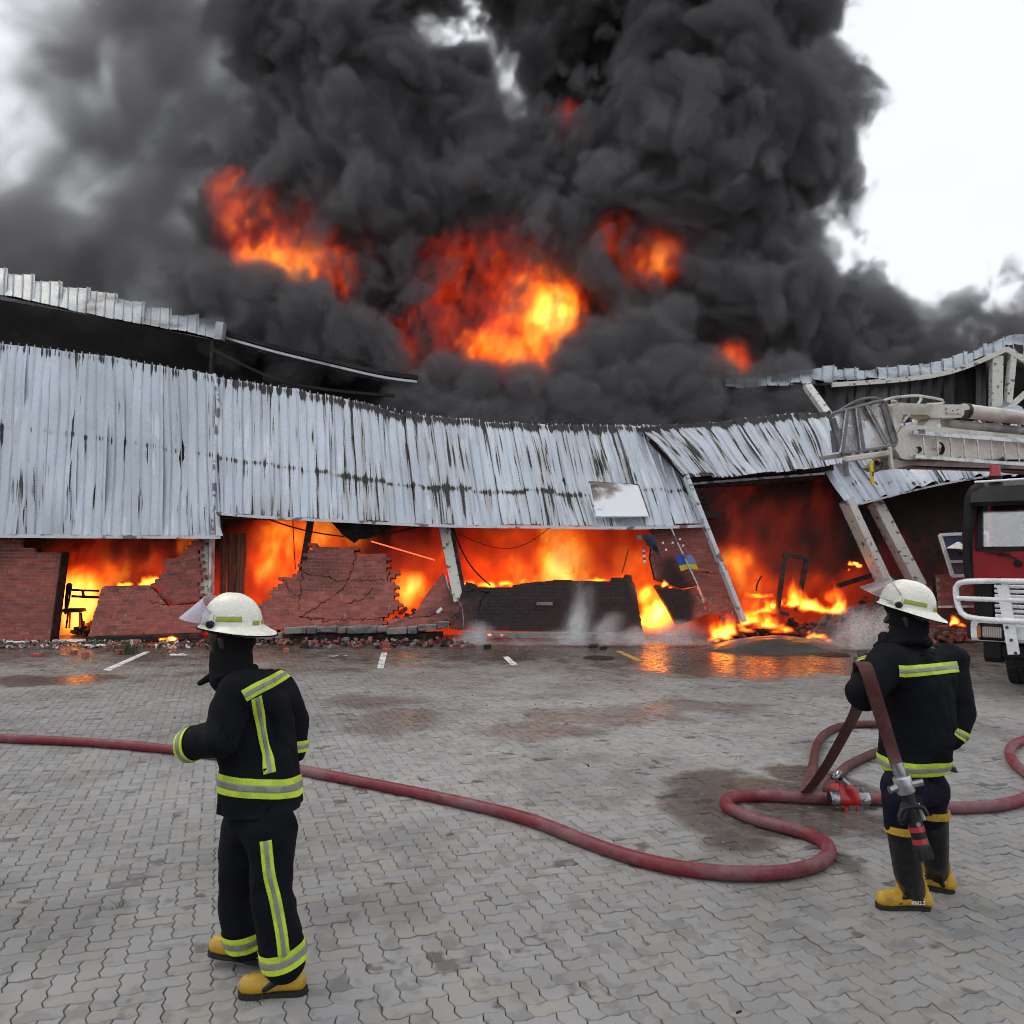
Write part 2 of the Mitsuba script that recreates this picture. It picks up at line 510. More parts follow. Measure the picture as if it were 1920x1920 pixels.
def clad_fn(burn, scale=1.0):
    """Galvanised sheet: uv = metres along the eaves, metres down from the top edge."""
    def fn(p, n, uv):
        u, v = uv.x, uv.y
        c = mi.Color3f(0.535, 0.588, 0.66) * (0.78 + 0.42 * fbm(u * 0.9, v * 0.6, 0, 3)) * (0.95 + 0.1 * noise(u * 25, v * 25, 0))
        hot = dr.clip(burn + 1.0 * dr.exp(-dr.square((p.x + 1.0) / 4.8)) + 0.25 * smoothstep(-9, -5, p.x), 0, 1.9)
        st = fbm(u * 17, v * 0.85, 3, 4)
        st2 = fbm(u * 42, v * 1.7, 9, 3)
        top = dr.exp(-dr.square((v - .10) / 0.14)) * 0.30
        line = dr.exp(-dr.square((v - 2.05 - 0.05 * noise(u * 3, 0, 0)) / 0.07)) * 0.18
        line = line + dr.exp(-dr.square((v - 2.2) / 0.28)) * 0.05
        low = smoothstep(2.7, 3.5, v) * smoothstep(4.9, 3.9, v) * 0.11
        seam = dr.exp(-dr.square((u / 0.66 - dr.floor(u / 0.66 + 0.5)) / 0.045)) * smoothstep(4.2, 0.8, v) * 0.18 * smoothstep(0.35, 0.7, noise(dr.floor(u / 0.66 + 0.5) * 7.3, 2, 0) + 0.25 * hot)
        pt = fbm(u * 1.1 + 3, v * 0.9, 5, 3) - 0.5
        q = 0.62 * st + 0.38 * st2 + 0.16 * pt + (top + line + low) * (0.55 + 0.45 * hot) + seam + 0.066 * hot
        tan = smoothstep(0.57, 0.72, q)
        blk = smoothstep(0.715, 0.775, q)
        c = mix(c, mi.Color3f(0.40, 0.35, 0.29), tan * 0.55 * dr.clip(hot, 0.3, 1))
        wht = smoothstep(0.70, 0.76, fbm(u * 9 + 50, v * 1.2, 0, 3))
        c = mix(c, mi.Color3f(0.72, 0.74, 0.76), wht * 0.6)
        return mix(c, mi.Color3f(0.016, 0.016, 0.018), blk * 0.96)
    return fn


scene['m_clad'] = {'type': 'twosided', 'b': {'type': 'principled', 'base_color': proc(clad_fn(0.12)), 'roughness': 0.42, 'metallic': 0.30, 'specular': 0.5}}
scene['m_clad_burnt'] = {'type': 'twosided', 'b': {'type': 'principled', 'base_color': proc(clad_fn(1.5)), 'roughness': 0.5, 'metallic': 0.25, 'specular': 0.4}}


def grime(c0, c1, k, lo=0.45, hi=0.68, amount=0.8, sz=1.0):
    def fn(p, n, uv):
        w = smoothstep(lo, hi, fbm(p.x * k, p.y * k, p.z * k * sz, 4))
        return mix(mi.Color3f(*c0) * (0.88 + 0.24 * noise(p.x * k * 9, p.y * k * 9, p.z * k * 9)), mi.Color3f(*c1), w * amount)
    return fn


def mat(name, c0, rough=0.6, metallic=0.0, c1=None, k=3.0, lo=0.45, hi=0.68, amount=0.8, sz=1.0, two=False, **more):
    col = {'type': 'rgb', 'value': list(c0)} if c1 is None else proc(grime(c0, c1, k, lo, hi, amount, sz))
    b = {'type': 'principled', 'base_color': col, 'roughness': rough, **({'metallic': metallic} if metallic else {}), **more}
    scene[name] = {'type': 'twosided', 'b': b} if two else b


mat('m_flash', (0.62, 0.65, 0.69), 0.45, 0.2, (0.05, 0.045, 0.04), 5.0, 0.56, 0.66, 0.8)
mat('m_upper', (0.42, 0.46, 0.49), 0.45, 0.3, (0.09, 0.09, 0.09), 2.0, 0.5, 0.8, 0.7, two=True)
mat('m_cream', (0.64, 0.625, 0.57), 0.55, 0.0, (0.10, 0.085, 0.07), 11.0, 0.60, 0.70, 0.9)
mat('m_soot', (0.016, 0.015, 0.015), 0.95, 0.0, (0.035, 0.03, 0.028), 1.5)
mat('m_char', (0.012, 0.011, 0.010), 0.85, 0.0, (0.05, 0.035, 0.03), 6.0)
mat('m_inner', (0.10, 0.075, 0.06), 0.95, 0.0, (0.02, 0.016, 0.014), 0.8, 0.4, 0.65, 0.9)
mat('m_concrete', (0.23, 0.22, 0.205), 0.9, 0.0, (0.07, 0.065, 0.06), 4.0)
mat('m_burntpanel', (0.21, 0.21, 0.215), 0.55, 0.2, (0.018, 0.018, 0.02), 0.8, 0.36, 0.62, 0.95, 0.25, two=True)
mat('m_sign', (0.78, 0.80, 0.82), 0.35)
mat('m_steel_dark', (0.06, 0.045, 0.04), 0.6, 0.3, (0.02, 0.015, 0.012), 8.0)
mat('m_blue_tin', (0.10, 0.18, 0.25), 0.45, 0.2, (0.05, 0.04, 0.04), 6.0, two=True)
mat('m_blue', (0.03, 0.07, 0.42), 0.5)
mat('m_blue_faded', (0.17, 0.22, 0.47), 0.5)
mat('m_yellow', (0.62, 0.48, 0.03), 0.5)
mat('m_white', (0.70, 0.71, 0.70), 0.5, 0.0, (0.25, 0.24, 0.22), 6.0)
scene['m_glass'] = {'type': 'blendbsdf', 'weight': 0.13, 'a': {'type': 'thindielectric'}, 'b': {'type': 'twosided', 'c': {'type': 'roughconductor', 'material': 'none', 'alpha': 0.03}}}


def ray_plane(px, py, o, n):
    d = at(px, py, 10.0) - at(960, 960, 0.0)
    e = np.array([0, 0, EYE])
    return e + d * (((o - e) @ n) / (d @ n))


# ------------------------------------------------------------------ the warehouse shell
W = thing('warehouse', 'long burning warehouse with sagging grey metal cladding over broken brick walls', 'warehouse')


def sheets(prefix, top, bottom, mat_, rib=0.225, per=3, ribh=0.03, tn=16, bulge=0.11, lift=0.025, skew=0.0, seed=0, uoff=0.0, thick=(0, 0.006, 0), wave=None, droop=0.0):
    """Ribbed sheets hung between a top and a bottom curve (rows px, py, depth)."""
    r = np.random.default_rng(seed)
    A, B = spline([at(*p) for p in top], 400), spline([at(*p) for p in bottom], 400)
    L = np.linalg.norm(np.diff(B, axis=0), axis=1).sum()
    nr = max(per, int(round(L / rib / per)) * per)
    for s0 in range(0, nr, per):
        prof, ss = [], []
        for k in range(per):
            for a, h in (((0.0, 0), (0.25, .04), (0.5, .07), (0.75, .03), (0.82, 0), (0.86, 1), (0.93, 1), (0.97, 0)) if wave is None else tuple((a / 8, wave * math.sin(a * math.pi / 4)) for a in range(8))):
                ss.append((s0 + k + a) / nr)
                prof.append(h)
        ss.append((s0 + per + 0.22) / nr); prof.append(-0.1)
        ss, prof = np.array(ss), np.array(prof)
        s_i = np.clip(ss, 0, 1) * 399
        a = np.stack([np.interp(s_i, np.arange(400), A[:, k]) for k in range(3)], 1)
        b = np.stack([np.interp(s_i, np.arange(400), B[:, k]) for k in range(3)], 1)
        t = np.linspace(0, 1, tn)[None, :, None]
        ps = r.normal(0, 1, 6)
        sk = skew * np.linspace(0, 1, len(ss))[:, None] + r.normal(0, 0.012)
        P = a[:, None] * (1 - t) + b[:, None] * t
        hgt = np.linalg.norm(a - b, axis=1).mean()
        n = unit(np.cross(b[-1] - a[-1], a[-1] - a[0]))
        if n[1] > 0: n = -n
        loc = np.linspace(0, 1, len(ss))[:, None]
        tt = t[..., 0]
        bow = bulge * (np.sin(tt * math.pi) * ps[0] * 0.5 + np.sin(tt * 7 + ps[1] * 3 + loc * 2) * 0.35 + np.sin(loc * 3.1) * 0.55 * ps[2] * np.sin(tt * 3 + ps[3]))
        bow = bow + 0.35 * bulge * (meshkit.fbm(np.stack([loc * 2.2 + 0 * tt + ps[4] * 9, tt * hgt * 1.3 + 0 * loc, 0 * loc + 0 * tt + s0], -1), 3, seed) - 0.5) * 2.5
        P = P + n * (prof[:, None] * ribh + bow + lift * (1 - loc) ** 4)[..., None]
        P[..., 2] += sk * (1 - tt)
        P[..., 2] -= droop * np.sin(tt * math.pi)
        uv = np.stack([uoff + L * ss[:, None] + 0 * tt, tt * hgt + 0 * loc], -1).reshape(-1, 2)
        m = solid_sheet(P, np.array(thick, float))
        part(W, prefix, m, mat_, True, uv=np.vstack([uv, uv]))
    k = np.linspace(0, 399, 40).astype(int)
    t = np.linspace(0.02, 0.985, 6)[None, :, None]
    back = np.stack([A[k], B[k]], 1)
    Q = A[k][:, None] * (1 - t) + B[k][:, None] * t + np.array([0, 0.16, 0.0])
    part(W, 'added_backing', solid_sheet(Q, np.array([0, 0.03, 0])), 'm_soot')  # unseen dark sheet added to stop firelight leaking through the sheet seams
    return A, B


def trim(name, pts, w, h, mat_, up=(0, 0, 1), n=24, label=None):
    q = spline(pts, n)
    part(W, name, join([beam(q[k], q[k + 1] + (q[k + 1] - q[k]) * 0.01, w, h, up) for k in range(n - 1)]), mat_, label=label)


topA = [(-260, 618, 18.9), (0, 643, 19.0), (200, 669, 19.1), (403, 704, 19.2)]
botA = [(-300, 1002, 18.45), (0, 1003, 18.45), (200, 1004, 18.45), (413, 1005, 18.5)]
sheets('cladding_sheet', topA, botA, 'm_clad', seed=1)
topB = [(405, 706, 19.25), (500, 722, 19.35), (640, 747, 19.5), (790, 778, 19.7), (900, 790, 19.85), (1000, 796, 20.0), (1100, 798, 20.1), (1250, 800, 20.25)]
botB = [(404, 960, 18.6), (500, 968, 18.6), (640, 975, 18.6), (830, 984, 18.6), (1000, 986, 18.6), (1180, 988, 18.65), (1318, 984, 18.7)]
sheets('cladding_sheet', topB, botB, 'm_clad', seed=2, uoff=31.0, bulge=0.11)
topC = [(1192, 800, 20.05), (1270, 795, 20.0), (1400, 785, 19.9), (1480, 775, 19.85), (1557, 769, 19.8)]
botC = [(1285, 896, 18.75), (1400, 891, 18.75), (1480, 882, 18.75), (1592, 868, 18.75)]
sheets('cladding_sheet', topC, botC, 'm_clad_burnt', rib=0.2, seed=3, uoff=62.0, bulge=0.09, ribh=0.035)
topD = [(1480, 782, 20.05), (1700, 790, 20.05), (1990, 800, 20.05), (2160, 800, 20.05)]
botD = [(1591, 950, 18.9), (1760, 908, 18.85), (1920, 884, 18.9), (2120, 865, 18.9)]
sheets('cladding_sheet', topD, botD, 'm_clad', rib=0.36, per=2, ribh=0.085, seed=4, uoff=80.0, wave=0.8)
trim('eaves_flashing', [at(x, y + 2, Y - .02) for x, y, Y in botA], 0.05, 0.085, 'm_flash')
trim('eaves_flashing', [at(x, y + 2, Y - .02) for x, y, Y in botB], 0.05, 0.07, 'm_flash')
trim('eaves_flashing', [at(x, y + 1, Y - .02) for x, y, Y in botD], 0.04, 0.045, 'm_flash')
# folded corner where the left bay's cladding ends, with its bent flashing
fc = [at(402, 702, 19.12), at(409, 760, 19.0), at(404, 830, 18.8), at(402, 900, 18.62), at(398, 1000, 18.42)]
part(W, 'corner_flashing', tube(spline(fc, 20), 0.075, 8, flat=(1, .5)), 'm_flash')
part(W, 'corner_flashing', solid_sheet(np.array([[at(402, 948, 18.5), at(408, 962, 18.55)], [at(404, 975, 18.42), at(412, 985, 18.5)], [at(405, 1004, 18.4), at(418, 1005, 18.42)]]), np.array([0, .012, 0])), 'm_flash')
# screws along the top edge
rs = np.random.default_rng(9)
ms = []
for A, n in ((topA, 46), (topB, 60)):
    for q in spline([at(*p) for p in A], n):
        ms.append(box(q + [0, -0.045, 0.005], [0.012, 0.03, 0.07]))
part(W, 'rib_ends', join(ms), 'm_flash', kind='stuff')

# the void above the cladding: black inner wall, upper roof edge
void = [(-330, 540), (0, 562), (220, 600), (420, 642), (640, 700), (780, 728), (930, 775), (1080, 790), (1230, 775), (1370, 742), (1530, 728), (1700, 722), (1840, 690), (2200, 640)]
up_ = np.array([at(x, y, 24.8) for x, y in void])
lo_ = up_.copy(); lo_[:, 2] = 2.4
part(W, 'inner_wall', solid_sheet(np.stack([lo_, up_], 1), np.array([0, 0.2, 0])), 'm_soot')
topU = [(-250, 470, 23.3), (0, 512, 23.3), (90, 535, 23.3), (190, 553, 23.3), (290, 582, 23.3), (421, 606, 23.2)]
botU = [(-250, 512, 22.3), (0, 553, 22.3), (150, 585, 22.3), (270, 609, 22.3), (421, 639, 22.3)]
sheets('upper_roof_sheet', topU, botU, 'm_upper', rib=0.27, per=3, ribh=0.035, tn=8, bulge=0.05, skew=0.19, seed=6, droop=-0.10)
part(W, 'gutter_end', box(at(413, 622, 22.25), [0.22, 0.25, 0.5], rot_euler(0, 0.1, 0)), 'm_upper')
b1 = spline([at(424, 634, 22.5), at(520, 661, 22.5), at(640, 690, 22.5), at(720, 708, 22.6), at(782, 716, 22.7)], 16)
part(W, 'sagging_beam', join([beam(b1[k], b1[k + 1], 0.08, 0.07) for k in range(15)]), 'm_upper')
b1b = b1 + np.array([0, .25, .16])
part(W, 'sagging_beam', join([beam(b1b[k], b1b[k + 1], 0.3, 0.12) for k in range(15)]), 'm_soot')
b2 = spline([at(400, 655, 22.1), at(490, 700, 22.0), at(560, 722, 22.0), at(660, 736, 22.0), at(740, 742, 22.1)], 14)
part(W, 'fallen_purlin', join([beam(b2[k], b2[k + 1], 0.07, 0.08) for k in range(13)]), 'm_soot')
part(W, 'roof_post', beam(at(400, 640, 22.35), at(396, 720, 22.3), 0.12, 0.12), 'm_char')
topR = [(1360, 712, 23.2), (1440, 708, 23.2), (1520, 695, 23.1), (1620, 694, 23.1), (1720, 684, 23.1), (1800, 668, 23.0), (1846, 650, 23.0), (1884, 634, 23.0)]
botR = [(1360, 728, 22.5), (1440, 724, 22.5), (1520, 716, 22.4), (1620, 716, 22.4), (1720, 706, 22.4), (1800, 690, 22.3), (1850, 668, 22.3), (1884, 652, 22.3)]
sheets('upper_roof_sheet', topR, botR, 'm_upper', rib=0.30, per=2, ribh=0.05, tn=7, bulge=0.09, skew=0.05, seed=7)
topG = [(1884, 634, 23.0), (1925, 628, 23.2), (1990, 640, 23.4), (2100, 660, 23.6)]
botG = [(1890, 654, 22.2), (1925, 672, 22.2), (1990, 690, 22.2), (2100, 715, 22.2)]
sheets('upper_roof_sheet', topG, botG, 'm_upper', rib=0.3, per=2, ribh=0.05, tn=7, seed=8)
b3 = spline([at(1560, 722, 22.35), at(1720, 709, 22.3), at(1800, 692, 22.25), at(1886, 655, 22.2)], 10)
part(W, 'gable_rafter', join([beam(b3[k], b3[k + 1], 0.1, 0.13) for k in range(9)]), 'm_cream')
part(W, 'gable_rafter', beam(at(1886, 655, 22.2), at(1960, 700, 22.2), 0.1, 0.16), 'm_cream')
rp = np.random.default_rng(12)
xs = np.linspace(1528, 1850, 17)
for k in range(16):
    xa, xb = xs[k], xs[k + 1] - 1.5
    ytop = np.interp((xa + xb) / 2, [1528, 1620, 1720, 1800, 1850], [724, 718, 708, 694, 672])
    lean = rp.normal(0, 7) * (rp.random() < 0.5)
    d = 22.9 + rp.normal(0, 0.08)
    P = np.array([[at(xa + lean, 800, d), at(xa, ytop, d)], [at((xa + xb) / 2 + lean, 800, d - .05), at((xa + xb) / 2, ytop, d - .05)], [at(xb + lean, 800, d + .02), at(xb, ytop, d)]])
    part(W, 'wall_panel', solid_sheet(P, np.array([0, .03, 0])), 'm_burntpanel' if k not in (13, 14) else 'm_soot')
for a, b, w in (((1868, 668, 22.3), (1866, 790, 22.3), .30), ((1898, 668, 22.25), (1886, 790, 22.3), .16), ((1925, 735, 22.2), (1880, 775, 22.1), .12), ((1512, 722, 21.9), (1562, 792, 20.6), .19)):
    part(W, 'gable_post', beam(at(*a), at(*b), w, 0.18, (0, 1, 0)), 'm_cream')
part(W, 'torn_sheet', solid_sheet(np.array([[at(1872, 768, 22), at(1884, 752, 22)], [at(1895, 772, 21.9), at(1898, 757, 22.1)], [at(1925, 775, 21.8), at(1915, 762, 22)]]), np.array([0, .02, 0])), 'm_upper')

# inside: blackened back wall, ceilings, partition
part(W, 'back_wall', box([1, 26.2, 2.4], [48, 0.25, 5.2]), 'm_inner')
part(W, 'ceiling', box([-8.0, 22.7, 2.98], [26.0, 7.0, 0.15], rot_euler(0, 0, 0)), 'm_inner')
part(W, 'ceiling', box([14.6, 22.9, 4.3], [18.8, 6.4, 0.15]), 'm_inner')
part(W, 'end_wall', box([-20.5, 22.5, 3], [0.25, 7.0, 7.0]), 'm_inner')
part(W, 'end_wall', box([23.5, 22.5, 3], [0.25, 7.0, 7.0]), 'm_inner')
part(W, 'roller_door', tube([at(1292, 903, 19.5), at(1420, 898, 19.5), at(1542, 884, 19.5)], 0.17, 14), 'm_steel_dark')
part(W, 'lintel', beam(at(1296, 907, 19.25), at(1545, 888, 19.25), 0.1, 0.05), 'm_flash')
part(W, 'lintel', beam(at(1290, 897, 19.35), at(1560, 876, 19.35), 0.2, 0.16), 'm_steel_dark')

# leaning posts
def post(name, a, b, w, d, m, label=None, **k):
    part(W, name, beam(at(*a), at(*b), w, d, (0, 1, 0), **k), m, label=label)


post('door_jamb', (1286, 893, 18.75), (1394, 1166, 18.35), 0.085, 0.34, 'm_flash', 'bent pale jamb leaning left of the loading door')
post('door_jamb', (1586, 938, 19.05), (1658, 1094, 18.8), 0.16, 0.55, 'm_cream', 'leaning jamb right of the loading door')
post('column', (1640, 942, 19.4), (1722, 1100, 19.0), 0.24, 0.40, 'm_cream', 'leaning cream column right of the loading door')
post('column', (387, 1003, 19.35), (385, 1115, 19.3), 0.20, 0.22, 'm_cream')
post('column_edge', (398, 1003, 19.3), (396, 1115, 19.25), 0.05, 0.24, 'm_white')
post('column', (834, 986, 19.35), (863, 1128, 18.95), 0.27, 0.30, 'm_cream', 'white column with scorched right side between the middle openings', taper=1.0)
post('column_strip', (846, 988, 19.2), (872, 1120, 18.8), 0.09, 0.03, 'm_char')
q = spline([at(836, 1080, 18.95), at(845, 1110, 18.85), at(862, 1130, 18.8), at(868, 1150, 18.75), at(869, 1188, 18.72)], 14)
part(W, 'torn_strip', tube(q, np.linspace(0.05, 0.02, 14), 6, flat=(1, .3)), 'm_flash')
post('column', (583, 974, 19.6), (566, 1075, 19.9), 0.14, 0.14, 'm_steel_dark', 'thin dark steel post under the eaves of the middle bay')

# white panel sign, burnt at its upper left
def sign_fn(p, n, uv):
    a, b = uv.x, uv.y
    q = fbm(a * 5, b * 5, 1, 4) - 0.5
    s = smoothstep(0.42, 0.15, a * 0.55 + (1 - b) * 0.62 + 0.5 * q - 0.06)
    return mix(mi.Color3f(0.80, 0.82, 0.84), mix((0.20, 0.155, 0.12), (0.05, 0.04, 0.035), smoothstep(-0.1, 0.2, q)), s)


scene['m_signface'] = {'type': 'principled', 'base_color': proc(sign_fn), 'roughness': 0.4}
SG = thing('sign_board', 'white rectangular board on the cladding, scorched brown at its upper left', 'sign')
c4 = [at(1104, 903, 19.0), at(1197, 909, 19.05), at(1218, 968, 18.55), at(1117, 969, 18.5)]
uu = np.linspace(0, 1, 12)
P = np.array([[(c4[3] * (1 - a) + c4[2] * a) * (1 - b) + (c4[0] * (1 - a) + c4[1] * a) * b + np.array([0, -0.03 * math.sin(a * 3.1) * b, 0]) for b in uu] for a in uu])
part(SG, 'panel', solid_sheet(P, np.array([0, 0.02, 0])), 'm_signface', uv=np.tile(np.stack(np.meshgrid(uu, uu, indexing='ij'), -1).reshape(-1, 2), (2, 1)))
for a, b in ((3, 2), (0, 3)):
    part(SG, 'edge', beam(c4[a], c4[b], 0.03, 0.035, (0, 1, 0)), 'm_flash')
for a, b in ((0, 1), (1, 2)):
    part(SG, 'edge', beam(c4[a], c4[b], 0.022, 0.03, (0, 1, 0)), 'm_steel_dark')


# ------------------------------------------------------------------ broken brick walls
def brick_wall(label, poly, base, lean=0.0, yaw=0.0, rows=0.0, cracks=(), ragged=True, thick=0.2, jit=1.0, bow=0.0, seed=0, name='brick_wall', limit=300, shade=None):
    """A standing piece of wall: the polygon measured in the photograph lies on a plane through base (px, py, depth), leaning back by lean degrees, turned by yaw; rows: tilt of the courses."""
    r = np.random.default_rng(seed + 100)
    o = at(*base)
    ux = np.array([math.cos(math.radians(yaw)), math.sin(math.radians(yaw)), 0])
    back = np.array([-math.sin(math.radians(yaw)), math.cos(math.radians(yaw)), 0])
    uw = np.array([0, 0, 1.0]) * math.cos(math.radians(lean)) + back * math.sin(math.radians(lean))
    n = np.cross(ux, uw)
    M = basis(ux, uw, n, o)
    Mi = np.linalg.inv(M)
    loc = lambda pts: np.array([(Mi @ np.append(ray_plane(x, y, o, n), 1))[:2] for x, y in pts])
    shape = sg.Polygon(loc(poly)).buffer(0)
    full = shape
    for c in cracks:
        q = loc(c)
        L = np.concatenate([[0], np.cumsum(np.linalg.norm(np.diff(q, axis=0), axis=1))])
        s_ = np.arange(0, L[-1], .055)
        q = np.stack([np.interp(s_, L, q[:, a]) for a in (0, 1)], 1) + r.normal(0, .022, (len(s_), 2))
        for a in range(len(q) - 1):
            shape = shape.difference(sg.LineString(q[a:a + 2]).buffer(.003 + .006 * abs(math.sin(a * .37 + seed)), cap_style=3))
    k = thing(name, label, 'brick wall' if name == 'brick_wall' else name.replace('_', ' '))
    ca, sa_ = math.cos(math.radians(rows)), math.sin(math.radians(rows))
    turn = lambda g, s: sa.rotate(g, s * rows, origin=(0, 0))
    inv, finv = turn(shape, -1), turn(full, -1)
    x0, y0, x1, y1 = inv.bounds
    BW, BH = 0.222, 0.085
    turn_crack = turn(full.buffer(.5).difference(full.difference(shape).buffer(.0005)), -1) if cracks else turn(full.buffer(.5), -1)
    prep = shapely.prepared.prep(inv)
    cells = []
    for j in range(int(y0 / BH) - 1, int(y1 / BH) + 2):
        off = 0.5 * BW * (j % 2)
        for i in range(int(x0 / BW) - 2, int(x1 / BW) + 2):
            b = sg.box(i * BW + off + 0.005, j * BH + 0.005, i * BW + off + BW - 0.005, j * BH + BH - 0.005)
            if not prep.intersects(b):
                continue
            g = b.intersection(inv)
            fr = g.area / b.area
            fo = b.intersection(finv).area / b.area
            if fr < 0.12 or fo < 0.3 or (ragged and fo < 0.62 and r.random() < 0.65):
                continue
            if ragged and fo < 0.985:
                g = b.intersection(turn_crack)
                fr = 1.0 if g.area > .97 * b.area else .9
            cells.append((g, b, fr))
    cells.sort(key=lambda c: -c[0].area)
    depth = 0.1

    def bend(m):
        if bow:
            yy = m.vertices[:, 1]
            m.vertices[:, 2] -= bow * np.sin(np.clip((yy - y0) / (y1 - y0 + 1e-6), 0, 1) * math.pi)
            m.vertices[:, 1] -= bow * 0.6 * np.sin(np.clip((m.vertices[:, 0] - x0) / (x1 - x0), 0, 1) * math.pi) * np.clip((yy - y0) / (y1 - y0), 0, 1)
        return m
    rest = [[] for _ in BRICKS]
    for q, (g, b, fr) in enumerate(cells):
        g = b if fr > 0.97 else g
        gs = [turn(z, 1).simplify(.003) for z in getattr(g, 'geoms', [g]) if z.geom_type == 'Polygon' and z.area > .0006]
        if not gs:
            continue
        proud = max(r.normal(0, 0.0035 * jit), -.0045) + (0.02 * r.random() if r.random() < 0.04 * jit else 0)
        m = join([prism(z, depth, T2(0, 0, -depth + proud)) for z in gs])
        c = m.vertices.mean(0)
        a = r.normal(0, 0.006 * jit)
        m.vertices[:, :2] = (m.vertices[:, :2] - c[:2]) @ np.array([[math.cos(a), math.sin(a)], [-math.sin(a), math.cos(a)]]) + c[:2]
        bend(m)
        m.apply_transform(M)
        v = int(min(3, abs(r.normal(0, 1.5))))
        if q < limit:
            part(k, 'brick', m, f'm_brick{v}')
        else:
            rest[v].append(m)
    if any(rest):
        v = max(range(4), key=lambda i: len(rest[i]))
        for i in range(4):
            if rest[i]:
                part(k, 'brickwork', join(rest[i]), f'm_brick{i}', kind='stuff')
    if ragged:
        full = turn(shapely.union_all([c[1].buffer(.012, join_style=2) for c in cells]), 1).buffer(-.004)
        shape = full.intersection(turn(turn_crack, 1))
    for ins, t0_, t1_, nm, mm in ((shape.buffer(-0.012), 0.007, 0.10, 'mortar', 'm_mortar'), (full.buffer(-0.02), 0.101, 0.1 + thick, 'backing', 'm_char')):  # backing: unseen black slab added to keep the fire from glowing through cracks
        for g in getattr(ins, 'geoms', [ins]):
            if g.area > 0.002:
                m = prism(g, t1_ - t0_, T2(0, 0, -t1_))
                if bow:
                    m = trimesh.Trimesh(*trimesh.remesh.subdivide_to_size(m.vertices, m.faces, 0.25, max_iter=6), process=True)
                bend(m)
                m.apply_transform(M)
                part(k, nm, m, mm)
    return k


brick_wall('upright red brick wall at the left edge of the building, top courses broken away', [(-160, 1004), (0, 1006), (41, 1006), (40, 1026), (64, 1027), (66, 1035), (119, 1035), (98, 1203), (0, 1207), (-160, 1208)], (0, 1205, 18.95), 1.0, seed=1, ragged=False, jit=0.7)
part('brick_wall', 'edge_strip', beam(at(121, 1034, 18.9), at(99, 1203, 18.9), 0.03, 0.22, (0, 1, 0)), 'm_char')
brick_wall('low sloping red brick slab between the left wall and the white column', [(191, 1099), (279, 1097), (296, 1115), (312, 1136), (376, 1132), (376, 1186), (270, 1190), (165, 1194), (175, 1155)], (270, 1190, 18.75), 9, seed=2, ragged=False, rows=2, cracks=[[(281, 1130), (330, 1136)]])
brick_wall('triangular red brick piece hanging beside the left white column', [(282, 1096), (310, 1060), (345, 1027), (373, 1009), (377, 1009), (376, 1130), (314, 1134), (298, 1113)], (340, 1132, 19.1), -2, seed=3, rows=9)
brick_wall('large cracked slab of red brick wall slumped in the middle of the building', [(472, 1193), (485, 1132), (510, 1103), (535, 1077), (560, 1072), (565, 1060), (575, 1025), (580, 1012), (611, 1021), (611, 1037), (616, 1021), (657, 1019), (665, 1032), (690, 1032), (725, 1037), (731, 1067), (737, 1072), (744, 1097), (746, 1135), (735, 1150), (717, 1157), (727, 1178), (535, 1181)],
           (600, 1182, 18.75), 10, seed=4, rows=-1, bow=0.10, jit=1.5, cracks=[[(567, 1068), (562, 1085), (560, 1110), (557, 1146)], [(670, 1032), (663, 1052), (652, 1082), (640, 1105), (610, 1124), (600, 1130), (580, 1143), (560, 1157)], [(567, 1071), (615, 1080), (635, 1085), (722, 1085)], [(531, 1085), (540, 1103), (552, 1112)], [(722, 1085), (727, 1075), (735, 1064)], [(652, 1130), (680, 1120), (700, 1100)], [(560, 1155), (600, 1160), (720, 1160)]])
brick_wall('tilted triangular piece of red brick wall leaning on the middle white column', [(795, 1120), (830, 1074), (852, 1113), (863, 1153), (845, 1168), (822, 1177), (727, 1181), (729, 1160), (777, 1152)], (790, 1180, 18.7), 16, yaw=-6, rows=8, seed=5, ragged=False, cracks=[[(862, 1150), (840, 1162), (815, 1172)], [(729, 1160), (790, 1155), (835, 1150)]])
brick_wall('low brick wall scorched black by the fire under the middle opening', [(842, 1181), (858, 1130), (867, 1107), (874, 1091), (890, 1094), (897, 1101), (960, 1101), (962, 1096), (1037, 1087), (1145, 1089), (1147, 1082), (1170, 1082), (1172, 1077), (1184, 1079), (1186, 1090), (1190, 1092), (1206, 1187)],
           (1020, 1186, 18.7), 6, seed=6, ragged=False, rows=0, jit=0.8, cracks=[[(912, 1108), (905, 1120), (897, 1140), (902, 1160)], [(867, 1110), (890, 1105), (920, 1112)]])
brick_wall('dark red brick fragment tilted under the blue and yellow plates', [(1217, 992), (1257, 990), (1273, 1018), (1285, 1047), (1311, 1100), (1280, 1104), (1262, 1098), (1230, 1088), (1220, 1045), (1227, 1000)], (1262, 1190, 18.95), 3, yaw=4, rows=10, seed=7, ragged=False, jit=1.3)
brick_wall('sooty brick fragment lying below the plates, above a strip of fire', [(1227, 1095), (1262, 1101), (1281, 1106), (1306, 1100), (1331, 1150), (1300, 1163), (1271, 1172)], (1280, 1185, 18.8), 5, yaw=4, rows=16, seed=8, ragged=False)
brick_wall('leaning orange red brick pier beside the pale door jamb', [(1257, 988), (1316, 985), (1342, 1045), (1376, 1120), (1366, 1126), (1370, 1140), (1373, 1149), (1333, 1153), (1311, 1102), (1286, 1047), (1273, 1018)], (1330, 1175, 18.85), 2, yaw=-12, rows=-5, seed=9, ragged=False, jit=0.8, cracks=[[(1300, 1000), (1318, 990)], [(1302, 1072), (1350, 1078)]])
